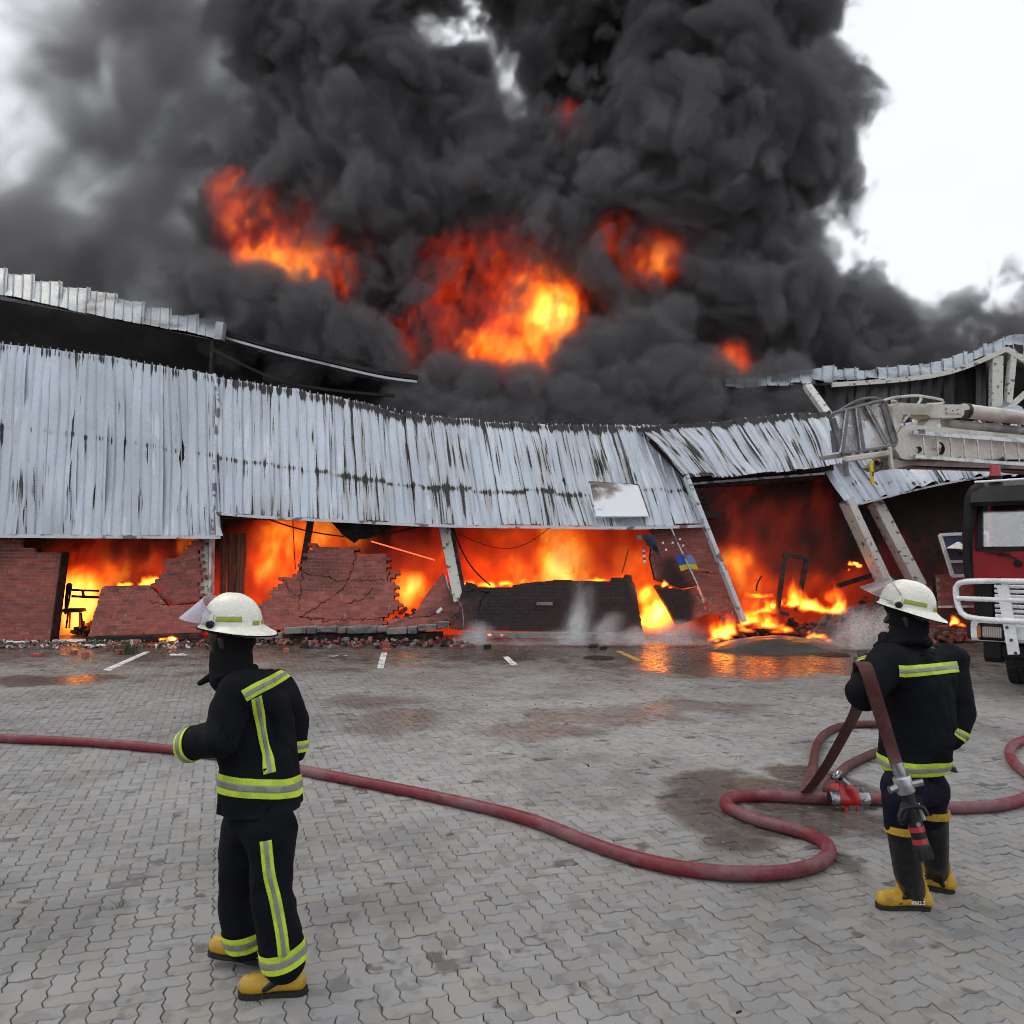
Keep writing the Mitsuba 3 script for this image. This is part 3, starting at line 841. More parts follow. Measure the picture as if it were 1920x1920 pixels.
brick_wall('sooty brick stump at the foot of the leaning pier', [(1366, 1128), (1378, 1122), (1396, 1166), (1386, 1172), (1352, 1168), (1352, 1155), (1373, 1150)], (1375, 1175, 18.6), 2, rows=-20, seed=10, ragged=False)
brick_wall('small square of red brick wall left of the fire engine', [(1757, 1078), (1848, 1076), (1848, 1135), (1762, 1136)], (1800, 1160, 18.6), 0, seed=11, ragged=False)
part('brick_wall_010', 'sill', beam(at(1760, 1138, 18.5), at(1852, 1137, 18.5), 0.08, 0.05), 'm_white')
brick_wall('dusty red brick footing behind the rubble, right of the loading door', [(1700, 1100), (1760, 1098), (1765, 1140), (1852, 1140), (1852, 1186), (1700, 1182)], (1780, 1186, 19.1), 2, seed=12, ragged=False)
# ------------------------------------------------------------------ fire engine at the right edge
mat('m_red', (0.24, 0.002, 0.006), 0.35, 0.0, (0.17, 0.003, 0.006), 1.2, 0.5, 0.75, 0.5, specular=0.25)
mat('m_blackplastic', (0.007, 0.007, 0.008), 0.45, 0.0, (0.015, 0.0145, 0.0145), 4.0, specular=0.22)
mat('m_whitepaint', (0.74, 0.75, 0.76), 0.3, 0.0, (0.5, 0.49, 0.46), 3.0, 0.55, 0.8, 0.5, clearcoat=0.5)
mat('m_rubber', (0.014, 0.014, 0.014), 0.85, 0.0, (0.04, 0.036, 0.03), 6.0)
mat('m_alu', (0.55, 0.56, 0.57), 0.32, 0.85, (0.3, 0.3, 0.3), 9.0)
mat('m_boom', (0.55, 0.525, 0.47), 0.5, 0.0, (0.27, 0.235, 0.19), 2.2, 0.5, 0.78, 0.75)
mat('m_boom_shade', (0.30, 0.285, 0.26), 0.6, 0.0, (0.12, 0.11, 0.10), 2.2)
mat('m_greysteel', (0.16, 0.16, 0.165), 0.5, 0.4, (0.07, 0.065, 0.06), 5.0)
scene['m_beacon'] = {'type': 'principled', 'base_color': {'type': 'rgb', 'value': [0.35, 0.01, 0.02]}, 'roughness': 0.12, 'clearcoat': 1.0}
scene['m_amber'] = {'type': 'principled', 'base_color': {'type': 'rgb', 'value': [0.42, 0.12, 0.015]}, 'roughness': 0.15, 'clearcoat': 1.0}
scene['m_lens'] = {'type': 'principled', 'base_color': proc(lambda p, n, uv: mi.Color3f(0.62, 0.55, 0.50) * (0.45 + 0.55 * dr.square(dr.sin(p.x * 150)))), 'roughness': 0.12, 'metallic': 0.5, 'clearcoat': 1.0}

TA = math.radians(42)
T0 = np.array([6.93, 12.2, 0.0])
TR, TD, TZ = np.array([math.cos(TA), -math.sin(TA), 0]), np.array([math.sin(TA), math.cos(TA), 0]), np.array([0, 0, 1.0])
TM = basis(TR, TD, TZ, T0)                                   # local: s to the driver's left, d back along the engine, z up
tl = lambda s, d, z: T0 + s * TR + d * TD + z * TZ


def front(px, py, d=0.0):
    return ray_plane(px, py, T0 + d * TD, TD)


def loc_mesh(m):
    m.apply_transform(TM)
    return m


def lbox(s, d, z, c=0.02):
    """Chamfered box between the pairs s, d, z in the engine's frame."""
    m = chamfer_box([s[1] - s[0], d[1] - d[0], z[1] - z[0]], c)
    m.apply_translation([(s[0] + s[1]) / 2, (d[0] + d[1]) / 2, (z[0] + z[1]) / 2])
    return loc_mesh(m)


def side_prism(profile, s0, s1):
    """Profile rows (d, z) swept from s0 to s1."""
    m = trimesh.creation.extrude_polygon(sg.Polygon(profile).buffer(0), s1 - s0, engine='earcut')
    m.apply_transform(np.array([[0, 0, 1, s0], [1, 0, 0, 0], [0, 1, 0, 0], [0, 0, 0, 1.0]]))
    m.fix_normals()
    return loc_mesh(m)


FE = thing('fire_engine', 'red fire engine with white bull bar and black snorkel at the right edge', 'fire engine')
part(FE, 'cab', side_prism([(0.03, 1.05), (0.0, 1.62), (0.04, 2.06), (0.10, 2.07), (2.0, 2.07), (2.0, 1.0)], 0.06, 2.44), 'm_red')
part(FE, 'cab_upper', join([lbox((0.06, 0.15), (0.16, 0.32), (2.05, 2.95)), lbox((2.35, 2.44), (0.16, 0.32), (2.05, 2.95)), lbox((0.06, 0.12), (1.2, 2.0), (2.05, 2.95)), lbox((2.38, 2.44), (1.2, 2.0), (2.05, 2.95)), lbox((0.06, 2.44), (1.9, 2.0), (2.05, 2.95))]), 'm_red')
part(FE, 'roof', side_prism([(0.10, 2.86), (0.16, 3.02), (0.5, 3.12), (2.0, 3.14), (2.0, 2.86)], 0.06, 2.44), 'm_red')
part(FE, 'dashboard', lbox((0.12, 2.38), (0.2, 0.7), (2.0, 2.12)), 'm_blackplastic')
part(FE, 'seat', join([lbox((0.3, 0.5), (1.2, 1.4), (2.0, 2.75), 0.06), lbox((1.5, 2.1), (1.2, 1.4), (2.0, 2.75), 0.06)]), 'm_blackplastic')
ws = [(0.16, 0.10, 2.10), (2.34, 0.10, 2.10), (2.34, 0.19, 2.88), (0.16, 0.19, 2.88)]
part(FE, 'windscreen', solid_sheet(np.array([[tl(*ws[0]), tl(*ws[3])], [tl(*ws[1]), tl(*ws[2])]]), TD * 0.004), 'm_glass')
wr = [tl(s, d - .01, z) for s, d, z in ws]
part(FE, 'windscreen_frame', join([beam(wr[i], wr[(i + 1) % 4], 0.075, 0.06, -TD) for i in range(4)]), 'm_blackplastic')
part(FE, 'sun_visor', side_prism([(-0.14, 2.74), (-0.18, 2.80), (0.02, 3.04), (0.5, 3.16), (0.5, 3.10), (0.06, 2.95), (-0.08, 2.76)], 0.10, 2.40), 'm_blackplastic')
part(FE, 'roof_edge', tube([tl(0.12, 0.05, 3.12), tl(1.0, 0.05, 3.13), tl(2.38, 0.05, 3.12)], 0.018, 8), 'm_whitepaint')
bc = front(1866, 893, 0.35)
be = part(FE, 'beacon', lathe([(0.0, 0), (0.085, 0), (0.085, 0.03), (0.075, 0.035), (0.072, 0.15), (0.06, 0.175), (0, 0.18)], bc, bc + TZ, 20), 'm_beacon', 30)
part(FE, 'beacon_base', lathe([(0, -.06), (0.1, -.06), (0.1, 0.0), (0, 0.0)], bc, bc + TZ, 20), 'm_blackplastic')
sn = [front(1818, 1084, .02), front(1814, 1050, .02), front(1815, 1000, .02), front(1819, 960, .03), front(1822, 935, .04), front(1828, 921, .06), front(1843, 914, .12)]
part(FE, 'snorkel', tube(spline(sn, 24), np.interp(np.linspace(0, 1, 24), [0, .35, .4, 1], [.066, .066, .078, .10]), 14), 'm_blackplastic', 40)
part(FE, 'snorkel_clamp', lathe([(0.07, 0), (0.088, 0), (0.088, .05), (0.07, .05)], front(1815, 992, .02), front(1815, 985, .02), 16), 'm_blackplastic')
for px in (1905, 2010):
    a, b, c = front(px, 1048, -.03), front(px - 28, 1036, -.03), front(px - 55, 1036, -.03)
    wp = part(FE, 'wiper', join([beam(a, b, 0.035, 0.02), beam(b + [0, 0, -.01], c, 0.02, 0.02), beam(c + (b - c) * 1.6 + [0, 0, .03], c + (c - b) * .6 + [0, 0, .03], 0.018, 0.02)]), 'm_blackplastic')
em = front(1908, 1056, -.01)
part(FE, 'round_emblem', lathe([(0.0, 0), (0.05, 0), (0.055, .012), (0.04, .016), (0.036, .008), (0, .008)], em, em - TD, 20), 'm_blackplastic')
part(FE, 'vent_slot', beam(front(1870, 1040, -.005), front(1893, 1040, -.005), 0.03, 0.03, TD), 'm_blackplastic')
part(FE, 'side_shade', lbox((0.08, 0.34), (-0.02, 0.3), (1.02, 1.60)), 'm_blackplastic')
gr = part(FE, 'grille', lbox((0.34, 2.16), (-0.05, 0.2), (0.98, 1.64)), 'm_blackplastic')
for k in range(9):
    z = 1.02 + 0.072 * k
    part(gr, 'slat', lbox((0.36, 2.14), (-0.085 - 0.006 * (k % 2), -0.045), (z, z + 0.05), 0.012), 'm_whitepaint')
# white tubular bull bar
bb = part(FE, 'bull_bar', tube(spline([tl(2.52, -.26, 1.62), tl(1.2, -.30, 1.63), tl(0.1, -.28, 1.62), tl(-0.10, -.22, 1.56), tl(-0.12, -.2, 1.4), tl(-0.06, -.22, 1.16), tl(0.10, -.28, 1.08), tl(1.2, -.30, 1.07), tl(2.52, -.26, 1.08)], 60), 0.043, 12), 'm_whitepaint', 40)
part(bb, 'rail', tube([tl(-0.10, -.24, 1.36), tl(0.8, -.30, 1.36), tl(2.4, -.28, 1.36)], 0.037, 12), 'm_whitepaint', 40)
for s in (0.60, 1.5):
    part(bb, 'upright', beam(tl(s - 0.10, -.29, 1.66), tl(s + 0.02, -.27, 0.58), 0.15, 0.05, TD, c=0.01), 'm_whitepaint')
    part(bb, 'strap', lathe([(0.04, 0), (0.056, 0), (0.056, .07), (0.04, .07)], tl(s - .17, -.285, 1.625), tl(s, -.285, 1.63), 14), 'm_blackplastic')
    part(bb, 'bolt', join([lathe([(0, 0), (0.022, 0), (0.022, .012), (0, .012)], tl(s - 0.05 + .05 * q, -.315, 0.97 - .18 * q), tl(s, -.5, 0.97 - .18 * q) * [1, 1, 1], 8) for q in range(3)]), 'm_steel_dark')
bu = part(FE, 'bumper', lbox((0.02, 2.5), (-0.2, 0.1), (0.74, 1.02), 0.05), 'm_whitepaint')
part(bu, 'slot', lbox((0.98, 1.4), (-0.215, -0.15), (0.84, 0.93), 0.02), 'm_steel_dark')
hl = part(FE, 'headlight', lbox((0.13, 0.52), (-0.222, -0.05), (0.755, 1.005), 0.04), 'm_blackplastic')
part(hl, 'lens', lbox((0.20, 0.485), (-0.236, -0.15), (0.785, 0.975), 0.03), 'm_lens')
part(hl, 'indicator', lbox((0.145, 0.205), (-0.234, -0.15), (0.785, 0.975), 0.02), 'm_amber')
part(FE, 'bumper_end', lbox((0.00, 0.11), (-0.19, 0.2), (0.76, 1.0), 0.03), 'm_blackplastic')
part(FE, 'tow_step', join([lbox((0.35, 2.2), (-0.05, 0.35), (0.50, 0.70)), side_prism([(-0.1, 0.72), (-0.1, 0.5), (0.0, 0.42), (0.2, 0.42), (0.3, 0.7)], 0.20, 0.42)]), 'm_blackplastic')
part(FE, 'chassis', lbox((0.7, 1.8), (0.1, 8.2), (0.5, 0.95)), 'm_blackplastic')
part(FE, 'body', lbox((0.06, 2.44), (2.15, 8.2), (1.0, 2.95), 0.04), 'm_red')
part(FE, 'body_stripe', lbox((0.05, 2.45), (2.3, 8.0), (1.55, 1.75), 0.01), 'm_whitepaint')


def wheel(s0, s1, d, R=0.52):
    a, b = tl(s0, d, R), tl(s1, d, R)
    w = abs(s1 - s0)
    k = part(FE, 'wheel', lathe([(R * .55, 0.02), (R * .80, 0), (R * .96, .02), (R, .06), (R, w - .06), (R * .96, w - .02), (R * .80, w), (R * .55, w - .02)], a, b, 40), 'm_rubber', 40)
    part(k, 'rim', lathe([(0, .06), (R * .2, .02), (R * .3, .07), (R * .56, .05), (R * .58, w * .5), (0, w * .5)], a, b, 24), 'm_greysteel', 40)
    tr = []
    for t in np.arange(0, 2 * math.pi, math.pi / 22):
        c = (a + b) / 2 + (math.cos(t) * TD + math.sin(t) * TZ) * (R + .004)
        for o in (-1, 1):
            m = chamfer_box([w * .40, .05, .025], .006)
            m.apply_transform(basis(unit(b - a), unit(-math.sin(t) * TD + math.cos(t) * TZ + .0 * TR), unit(math.cos(t) * TD + math.sin(t) * TZ), c + o * unit(b - a) * w * .25 + unit(-math.sin(t) * TD + math.cos(t) * TZ) * .018 * o))
            tr.append(m)
    part(k, 'tread', join(tr), 'm_rubber')


for d in (1.15, 6.2):
    wheel(0.66, 0.32, d)
    wheel(1.84, 2.18, d)
part(FE, 'mudguard', side_prism([(0.45, 1.05), (0.55, 0.8), (0.5, 0.75), (0.4, 0.78), (0.38, 1.05)], 0.06, 0.5), 'm_blackplastic')

# ------------------------------------------------------------------ raised aerial platform, its boom coming in from the right
AP = thing('aerial_platform', 'cream hydraulic boom with a mesh fronted rescue cage, reaching in from the right', 'aerial platform')
BA = math.radians(24)
BO = at(1690, 830, 13.9)
BX, BN = np.array([math.cos(BA), math.sin(BA), 0]), np.array([math.sin(BA), -math.cos(BA), 0])
BY = -BN
on = lambda px, py, off=0.0: ray_plane(px, py, BO + BY * off, BN)


def plate(pts, d0, d1, m=None):
    """The outline pts (px, py), measured on the boom's side, as a solid from d0 to d1 metres behind that side."""
    q = np.array([on(x, y) - BO for x, y in pts])
    poly = sg.Polygon(np.stack([q @ BX, q[:, 2]], 1)).buffer(0)
    me = prism(poly, d1 - d0)
    M = np.eye(4)
    M[:3, 0], M[:3, 1], M[:3, 2], M[:3, 3] = BX, TZ, BN, BO + BY * d1
    me.apply_transform(M)
    me.fix_normals()
    return me


bm = part(AP, 'boom', plate([(1679, 843), (1681, 815), (1692, 800), (1704, 796), (1760, 800), (1817, 806), (2150, 838), (2150, 880), (1920, 861), (1700, 862), (1690, 859)], 0, .55), 'm_boom')
part(bm, 'underside', plate([(1686, 859), (1690, 862), (1920, 864), (2150, 884), (2150, 906), (1920, 879), (1712, 872), (1679, 879), (1668, 872)], .05, .6), 'm_boom_shade')
part(bm, 'hydraulic_hose', tube(spline([on(1712, 873, .1), on(1760, 876, .1), on(1800, 878, .1), on(1870, 879, .1), on(1960, 884, .1)], 16), .02, 6), 'm_blackplastic')
part(bm, 'round_port', lathe([(.025, 0), (.058, 0), (.058, .03), (.045, .03), (.03, .004), (0, .004)], on(1722, 843, -.002), on(1722, 843, -.1), 20), 'm_steel_dark')
part(bm, 'junction_box', plate([(1745, 824), (1758, 823), (1759, 840), (1747, 841)], -.07, 0.02), 'm_boom')
part(bm, 'cable_bundle', tube(spline([on(1758, 830, -.04), on(1766, 834, -.06), on(1768, 845, -.05), on(1764, 851, -.03)], 10), .03, 8), 'm_blackplastic')
part(AP, 'upper_arm', plate([(1672, 760), (1680, 755), (1740, 758), (1800, 759), (1806, 764), (1806, 777), (1801, 783), (1745, 784), (1736, 778), (1692, 777), (1686, 800), (1680, 812), (1674, 800)], -.02, .3), 'm_boom')
part(AP, 'arm_bracket', plate([(1771, 764), (1800, 765), (1800, 777), (1771, 776)], -.04, -.0), 'm_boom')
part(AP, 'arm_bolt', join([lathe([(0, 0), (.012, 0), (.012, .012), (0, .012)], on(x, y, -.04), on(x, y, -.3), 8) for x, y in ((1775, 767), (1775, 774), (1786, 770), (1796, 768), (1796, 775))]), 'm_steel_dark')
part(AP, 'link', plate([(1737, 797), (1750, 783), (1772, 783), (1762, 799)], .05, .35), 'm_boom')
part(AP, 'cylinder', tube([on(1806, 770, .14), on(1830, 773, .14), on(2150, 812, .14)], .135, 18), 'm_boom', 40)
part(AP, 'cylinder_collar', tube([on(1806, 770, .14), on(1812, 771, .14)], .15, 18), 'm_steel_dark', 40)
part(AP, 'lower_cylinder', tube([on(1772, 795, .25), on(1830, 800, .25), on(2150, 832, .25)], .09, 14), 'm_boom_shade', 40)
ld = part(AP, 'ladder', join([beam(on(1712, 811, -.1), on(2100, 841, -.1), .045, .07, TZ), beam(on(1714, 856, -.1), on(2100, 884, -.1), .045, .06, TZ)]), 'm_alu')
part(ld, 'rail_end', plate([(1710, 807), (1722, 807), (1724, 815), (1712, 815)], -.13, -.08), 'm_greysteel')
for k in range(15):
    x = 1730 + 25.3 * k
    part(ld, 'rung', tube([on(x, 811 + (x - 1712) * .0775, -.1), on(x + 4, 856 + (x - 1714) * .0725, -.1)], .016, 8), 'm_alu')
for a in (1724, 1800, 1880):
    part(ld, 'bracket', beam(on(a, 858, -.1), on(a, 860, .02), .04, .04), 'm_greysteel')
# cage
cg = part(AP, 'cage', tube(spline([on(1578, 851), on(1566, 815), on(1557, 782), on(1562, 775), on(1600, 765), on(1652, 752), on(1660, 756), on(1670, 790), on(1681, 828), on(1676, 834), on(1661, 839), on(1620, 845), on(1578, 851)], 60), .03, 8, flat=(1, 1)), 'm_greysteel', 40)
for pts, w in (([(1561, 785), (1580, 846)], .11), ([(1588, 769), (1578, 848)], .10), ([(1606, 765), (1618, 843)], .10), ([(1624, 760), (1663, 832)], .08), ([(1654, 757), (1676, 830)], .10)):
    part(cg, 'bar', beam(on(*pts[0], -.01), on(*pts[1], -.01), w, .03, BY), 'm_greysteel')
part(cg, 'bar_edge', join([beam(on(x0, y0, -.035), on(x1, y1, -.035), .012, .02, BY) for x0, y0, x1, y1 in ((1586, 769, 1575, 848), (1604, 765, 1614, 843), (1622, 760, 1660, 832))]), 'm_alu')
wires = []
q = [on(1563, 778, .02), on(1655, 755, .02), on(1678, 830, .02), on(1579, 849, .02)]
blend = lambda a, b: (q[0] * (1 - a) + q[1] * a) * (1 - b) + (q[3] * (1 - a) + q[2] * a) * b
NX, NZ = 22, 18
for i in range(-NZ, NX + 1):
    for sgn in (1, -1):
        pts = []
        for k in range(NZ + 1):
            x = i + k if sgn == 1 else i + NZ - k
            if 0 <= x <= NX:
                pts.append((x / NX, k / NZ))
        if len(pts) > 1:
            wires.append(beam(blend(*pts[0]), blend(*pts[-1]), .0075, .007, BY))
part(cg, 'wire_mesh', join(wires), 'm_alu', kind='stuff')
side = [on(1657, 752, 0), on(1657, 752, .8), on(1681, 831, .8)]
part(cg, 'rear_frame', tube(spline([on(1562, 780, .5), on(1580, 766, .5), on(1655, 752, .5), on(1678, 829, .5), on(1580, 849, .5), on(1562, 790, .5)], 40), .025, 8), 'm_greysteel', 40)
part(cg, 'control_box', plate([(1595, 800), (1640, 792), (1645, 838), (1600, 843)], .36, .46), 'm_greysteel')
part(cg, 'side_rail', join([tube([on(x, y, 0), on(x, y, .5)], .02, 8) for x, y in ((1562, 778), (1655, 753), (1678, 830), (1579, 850), (1568, 815), (1668, 790))]), 'm_greysteel')
part(cg, 'floor', plate([(1578, 850), (1676, 834), (1678, 842), (1580, 858)], .02, .5), 'm_boom_shade')
part(cg, 'front_beam', beam(on(1582, 862, -.02), on(1664, 850, -.02), .10, .10, TZ, c=.02), 'm_boom')
part(cg, 'mount', join([chamfer_box([.09, .12, .09], .02).apply_translation(on(x, 855 - (x - 1590) * .13, .02)) for x in (1597, 1612, 1630, 1648)]), 'm_boom_shade')
part(cg, 'leg', beam(on(1584, 862, -.01), on(1588, 893, -.01), .085, .06, BY, c=.01), 'm_greysteel')
part(cg, 'leg', beam(on(1667, 838, -.03), on(1672, 880, -.03), .075, .06, BY, c=.01), 'm_boom')
ar = [on(x, y, -.06) for x, y in ((1624, 864), (1632, 864), (1634, 902), (1636, 902), (1631, 911), (1625, 902), (1627, 902))]
part(cg, 'arrow_marker', plate([(1624, 864), (1631, 864), (1633, 902), (1637, 902), (1631, 911), (1625, 902), (1628, 902)], -.07, -.05), 'm_yellow', label='yellow downward arrow hanging from the cage')
lp = on(1645, 864, -.05)
part(cg, 'lamp', lathe([(0, 0), (.05, 0), (.045, .06), (0, .08)], lp, lp + [0, 0, -.2], 14), 'm_blackplastic')
part(cg, 'lamp_lens', lathe([(0, 0), (.04, 0), (.03, .025), (0, .03)], lp + [0.01, -.02, .0], lp + [.0, -.3, .02], 14), 'm_amber')
part(cg, 'cable', tube(spline([on(1632, 885, -.06), on(1640, 885, -.08), on(1650, 880, -.08), on(1654, 870, -.06), on(1650, 863, -.05)], 14), .010, 6), 'm_blackplastic')
part(cg, 'red_light', lathe([(0, 0), (.035, 0), (.03, .03), (0, .035)], on(1635, 890, -.05), on(1635, 890, -.4), 12), 'm_beacon')
hr = [[(1657, 751), (1679, 745), (1724, 742), (1730, 743), (1770, 752), (1768, 755), (1738, 758)], [(1726, 743), (1727, 748), (1705, 777), (1692, 792)], [(1672, 752), (1680, 754), (1676, 768), (1674, 776)]]
for j, h in enumerate(hr):
    part(cg, 'handrail', tube(spline([on(x, y, .12 if j == 0 else .0) for x, y in h], 24), .024, 8), 'm_boom', 40)
# ------------------------------------------------------------------ firefighters
mat('m_jacket', (0.0050, 0.0056, 0.0085), 0.8, 0.0, (0.009, 0.0098, 0.0135), 9.0, 0.45, 0.7, 0.7, specular=0.12)
mat('m_trouser_navy', (0.0075, 0.007, 0.017), 0.8, 0.0, (0.013, 0.0115, 0.025), 9.0, 0.45, 0.7, 0.7, specular=0.12)
mat('m_tape', (0.50, 0.66, 0.035), 0.55, 0.0, (0.36, 0.48, 0.03), 14.0)
mat('m_tape_silver', (0.27, 0.27, 0.255), 0.4, 0.25, (0.19, 0.19, 0.17), 22.0)
mat('m_skin', (0.035, 0.018, 0.012), 0.55)
mat('m_hood', (0.006, 0.006, 0.007), 0.9, specular=0.2)
mat('m_helmet', (0.72, 0.72, 0.63), 0.28, 0.0, (0.50, 0.48, 0.39), 14.0, 0.56, 0.72, 0.55, clearcoat=0.6)
mat('m_helmet_tape', (0.30, 0.34, 0.04), 0.4)
mat('m_bootyellow', (0.46, 0.27, 0.018), 0.42, 0.0, (0.26, 0.15, 0.02), 16.0, 0.5, 0.75, 0.7)
mat('m_bootblack', (0.008, 0.0085, 0.010), 0.35, 0.0, (0.017, 0.017, 0.017), 14.0, specular=0.3)
mat('m_sole', (0.012, 0.012, 0.011), 0.8)
scene['m_visor_clear'] = {'type': 'blendbsdf', 'weight': 0.10, 'a': {'type': 'thindielectric'}, 'b': {'type': 'twosided', 'c': {'type': 'principled', 'base_color': {'type': 'rgb', 'value': [0.72, 0.68, 0.80]}, 'roughness': 0.2}}}
scene['m_visor'] = {'type': 'blendbsdf', 'weight': 0.32, 'a': {'type': 'thindielectric'}, 'b': {'type': 'twosided', 'c': {'type': 'principled', 'base_color': {'type': 'rgb', 'value': [0.72, 0.68, 0.80]}, 'roughness': 0.2}}}


def flesh(bones, edge=0.018, smooth=12, wr=0.0, scale=14.0, seed=0, stretch=(1, 1, 1)):
    """One continuous body: hulls of the spheres at the two ends of every bone, united, refined, smoothed, and creased like cloth by wr metres."""
    ms = []
    for b in bones:
        pts = []
        for p, r in b:
            s = trimesh.creation.icosphere(2, r)
            pts.append(s.vertices + np.asarray(p, float))
        ms.append(manifold3d.Manifold.hull_points(np.vstack(pts)))
    u = manifold3d.Manifold.batch_boolean(ms, manifold3d.OpType.Add)
    u = u.refine_to_length(edge)
    me = u.to_mesh()
    m = trimesh.Trimesh(np.array(me.vert_properties[:, :3]), np.array(me.tri_verts), process=True)
    v0 = m.vertices.copy()
    trimesh.smoothing.filter_taubin(m, lamb=0.5, nu=0.51, iterations=smooth)
    d = m.vertices - v0
    ln = np.linalg.norm(d, axis=1, keepdims=True)
    m.vertices = v0 + d * np.minimum(1, 0.018 / np.maximum(ln, 1e-9))
    if wr:
        p = m.vertices * np.array(stretch)
        f = meshkit.fbm(p * scale + seed, 3, seed)
        g = 1 - np.abs(2 * meshkit.noise(p * scale * 0.55 + 9 + 1.3 * f[:, None], seed + 5) - 1)
        m.vertices = m.vertices + m.vertex_normals * ((wr * (1.2 * (f - 0.5) + 0.9 * (g - 0.55)))[:, None])
    return m


def chain(*pr):
    return [(pr[i], pr[i + 1]) for i in range(len(pr) - 1)]


def hit(mesh, O, D):
    O, D = np.asarray(O, float).reshape(-1, 3), np.asarray(D, float).reshape(-1, 3)
    loc, ray, tri = mesh.ray.intersects_location(O, D, multiple_hits=False)
    out = np.full((len(O), 3), np.nan)
    nrm = np.zeros((len(O), 3))
    out[ray], nrm[ray] = loc, mesh.face_normals[tri]
    return out, nrm


def tape_from(P, N, off, thick=0.003):
    return solid_sheet(P + N * off, N * thick)


def ring_tape(owner, mesh, c, n, w, name='reflective_band', a0=0, a1=360, steps=56, droop=0.0, yellow='m_tape', max_r=1.0):
    """A hi-vis band with a silver middle laid round the garment: about centre c in the plane across n, w wide."""
    c, n = np.asarray(c, float), unit(n)
    x = unit(np.cross(n, [0.2, 0.9, 0.1]))
    y = np.cross(n, x)
    A = np.radians(np.linspace(a0, a1, steps))
    made = None
    for frac, off, m_, nm in ((1.0, .0045, yellow, name), (0.34, .0075, 'm_tape_silver', 'silver_strip')):
        rows = []
        for h in np.linspace(-0.5 * frac, 0.5 * frac, 5):
            d = np.cos(A)[:, None] * x + np.sin(A)[:, None] * y
            o = c + n * h * w + d * max_r
            p, nn = hit(mesh, o, -d)
            rows.append(p)
        P = np.stack(rows, 1)
        for k in range(P.shape[1]):
            bad = np.isnan(P[:, k, 0])
            if bad.any() and not bad.all():
                for ax in range(3):
                    P[bad, k, ax] = np.interp(A[bad], A[~bad], P[~bad, k, ax])
        P = ndi.uniform_filter1d(P, 3, axis=0, mode='wrap' if a1 - a0 >= 360 else 'nearest')
        if a1 - a0 >= 360:
            P[-1] = P[0]
        rad = P - c
        rad = rad - (rad @ n)[..., None] * n
        N = rad / (np.linalg.norm(rad, axis=-1, keepdims=True) + 1e-9)
        k = part(made or owner, nm, tape_from(P, N, off), m_, True)
        made = made or k
    return made


def seen_tape(owner, mesh, pts, w, name='reflective_strip', n=22, silver=True, ends=None):
    """A hi-vis strip sewn on along the line of pixels pts (as measured in the photograph), w wide, lying on the garment."""
    e = np.array([0, 0, EYE])
    q = np.array([np.interp(np.linspace(0, len(pts) - 1, n), np.arange(len(pts)), [p[k] for p in pts]) for k in (0, 1)]).T
    D = np.array([unit(at(x, y, 10.0) - e) for x, y in q])
    P0, N0 = hit(mesh, np.tile(e, (n, 1)), D)
    ok = ~np.isnan(P0[:, 0])
    P0, N0, D = P0[ok], N0[ok], D[ok]
    N0 = ndi.uniform_filter1d(N0, 5, axis=0, mode='nearest')
    t = np.gradient(P0, axis=0)
    t = ndi.uniform_filter1d(t / np.linalg.norm(t, axis=1, keepdims=True), 5, axis=0, mode='nearest')
    side = np.cross(t, N0)
    side /= np.linalg.norm(side, axis=1, keepdims=True)
    made = None
    for frac, off, m_, nm in ((1.0, .0045, 'm_tape', name), (0.34, .0078, 'm_tape_silver', 'silver_strip'))[:2 if silver else 1]:
        P = []
        for h in np.linspace(-.5 * frac, .5 * frac, 5):
            o = P0 + side * h * w + N0 * 0.12
            p, _ = hit(mesh, o, -N0)
            bad = np.isnan(p[:, 0])
            p[bad] = (P0 + side * h * w)[bad]
            P.append(p)
        P = ndi.uniform_filter1d(np.stack(P, 1), 3, axis=0, mode='nearest')
        k = part(made or owner, nm, tape_from(P, np.repeat(N0[:, None], 5, 1), off), m_, True)
        made = made or k
    return made


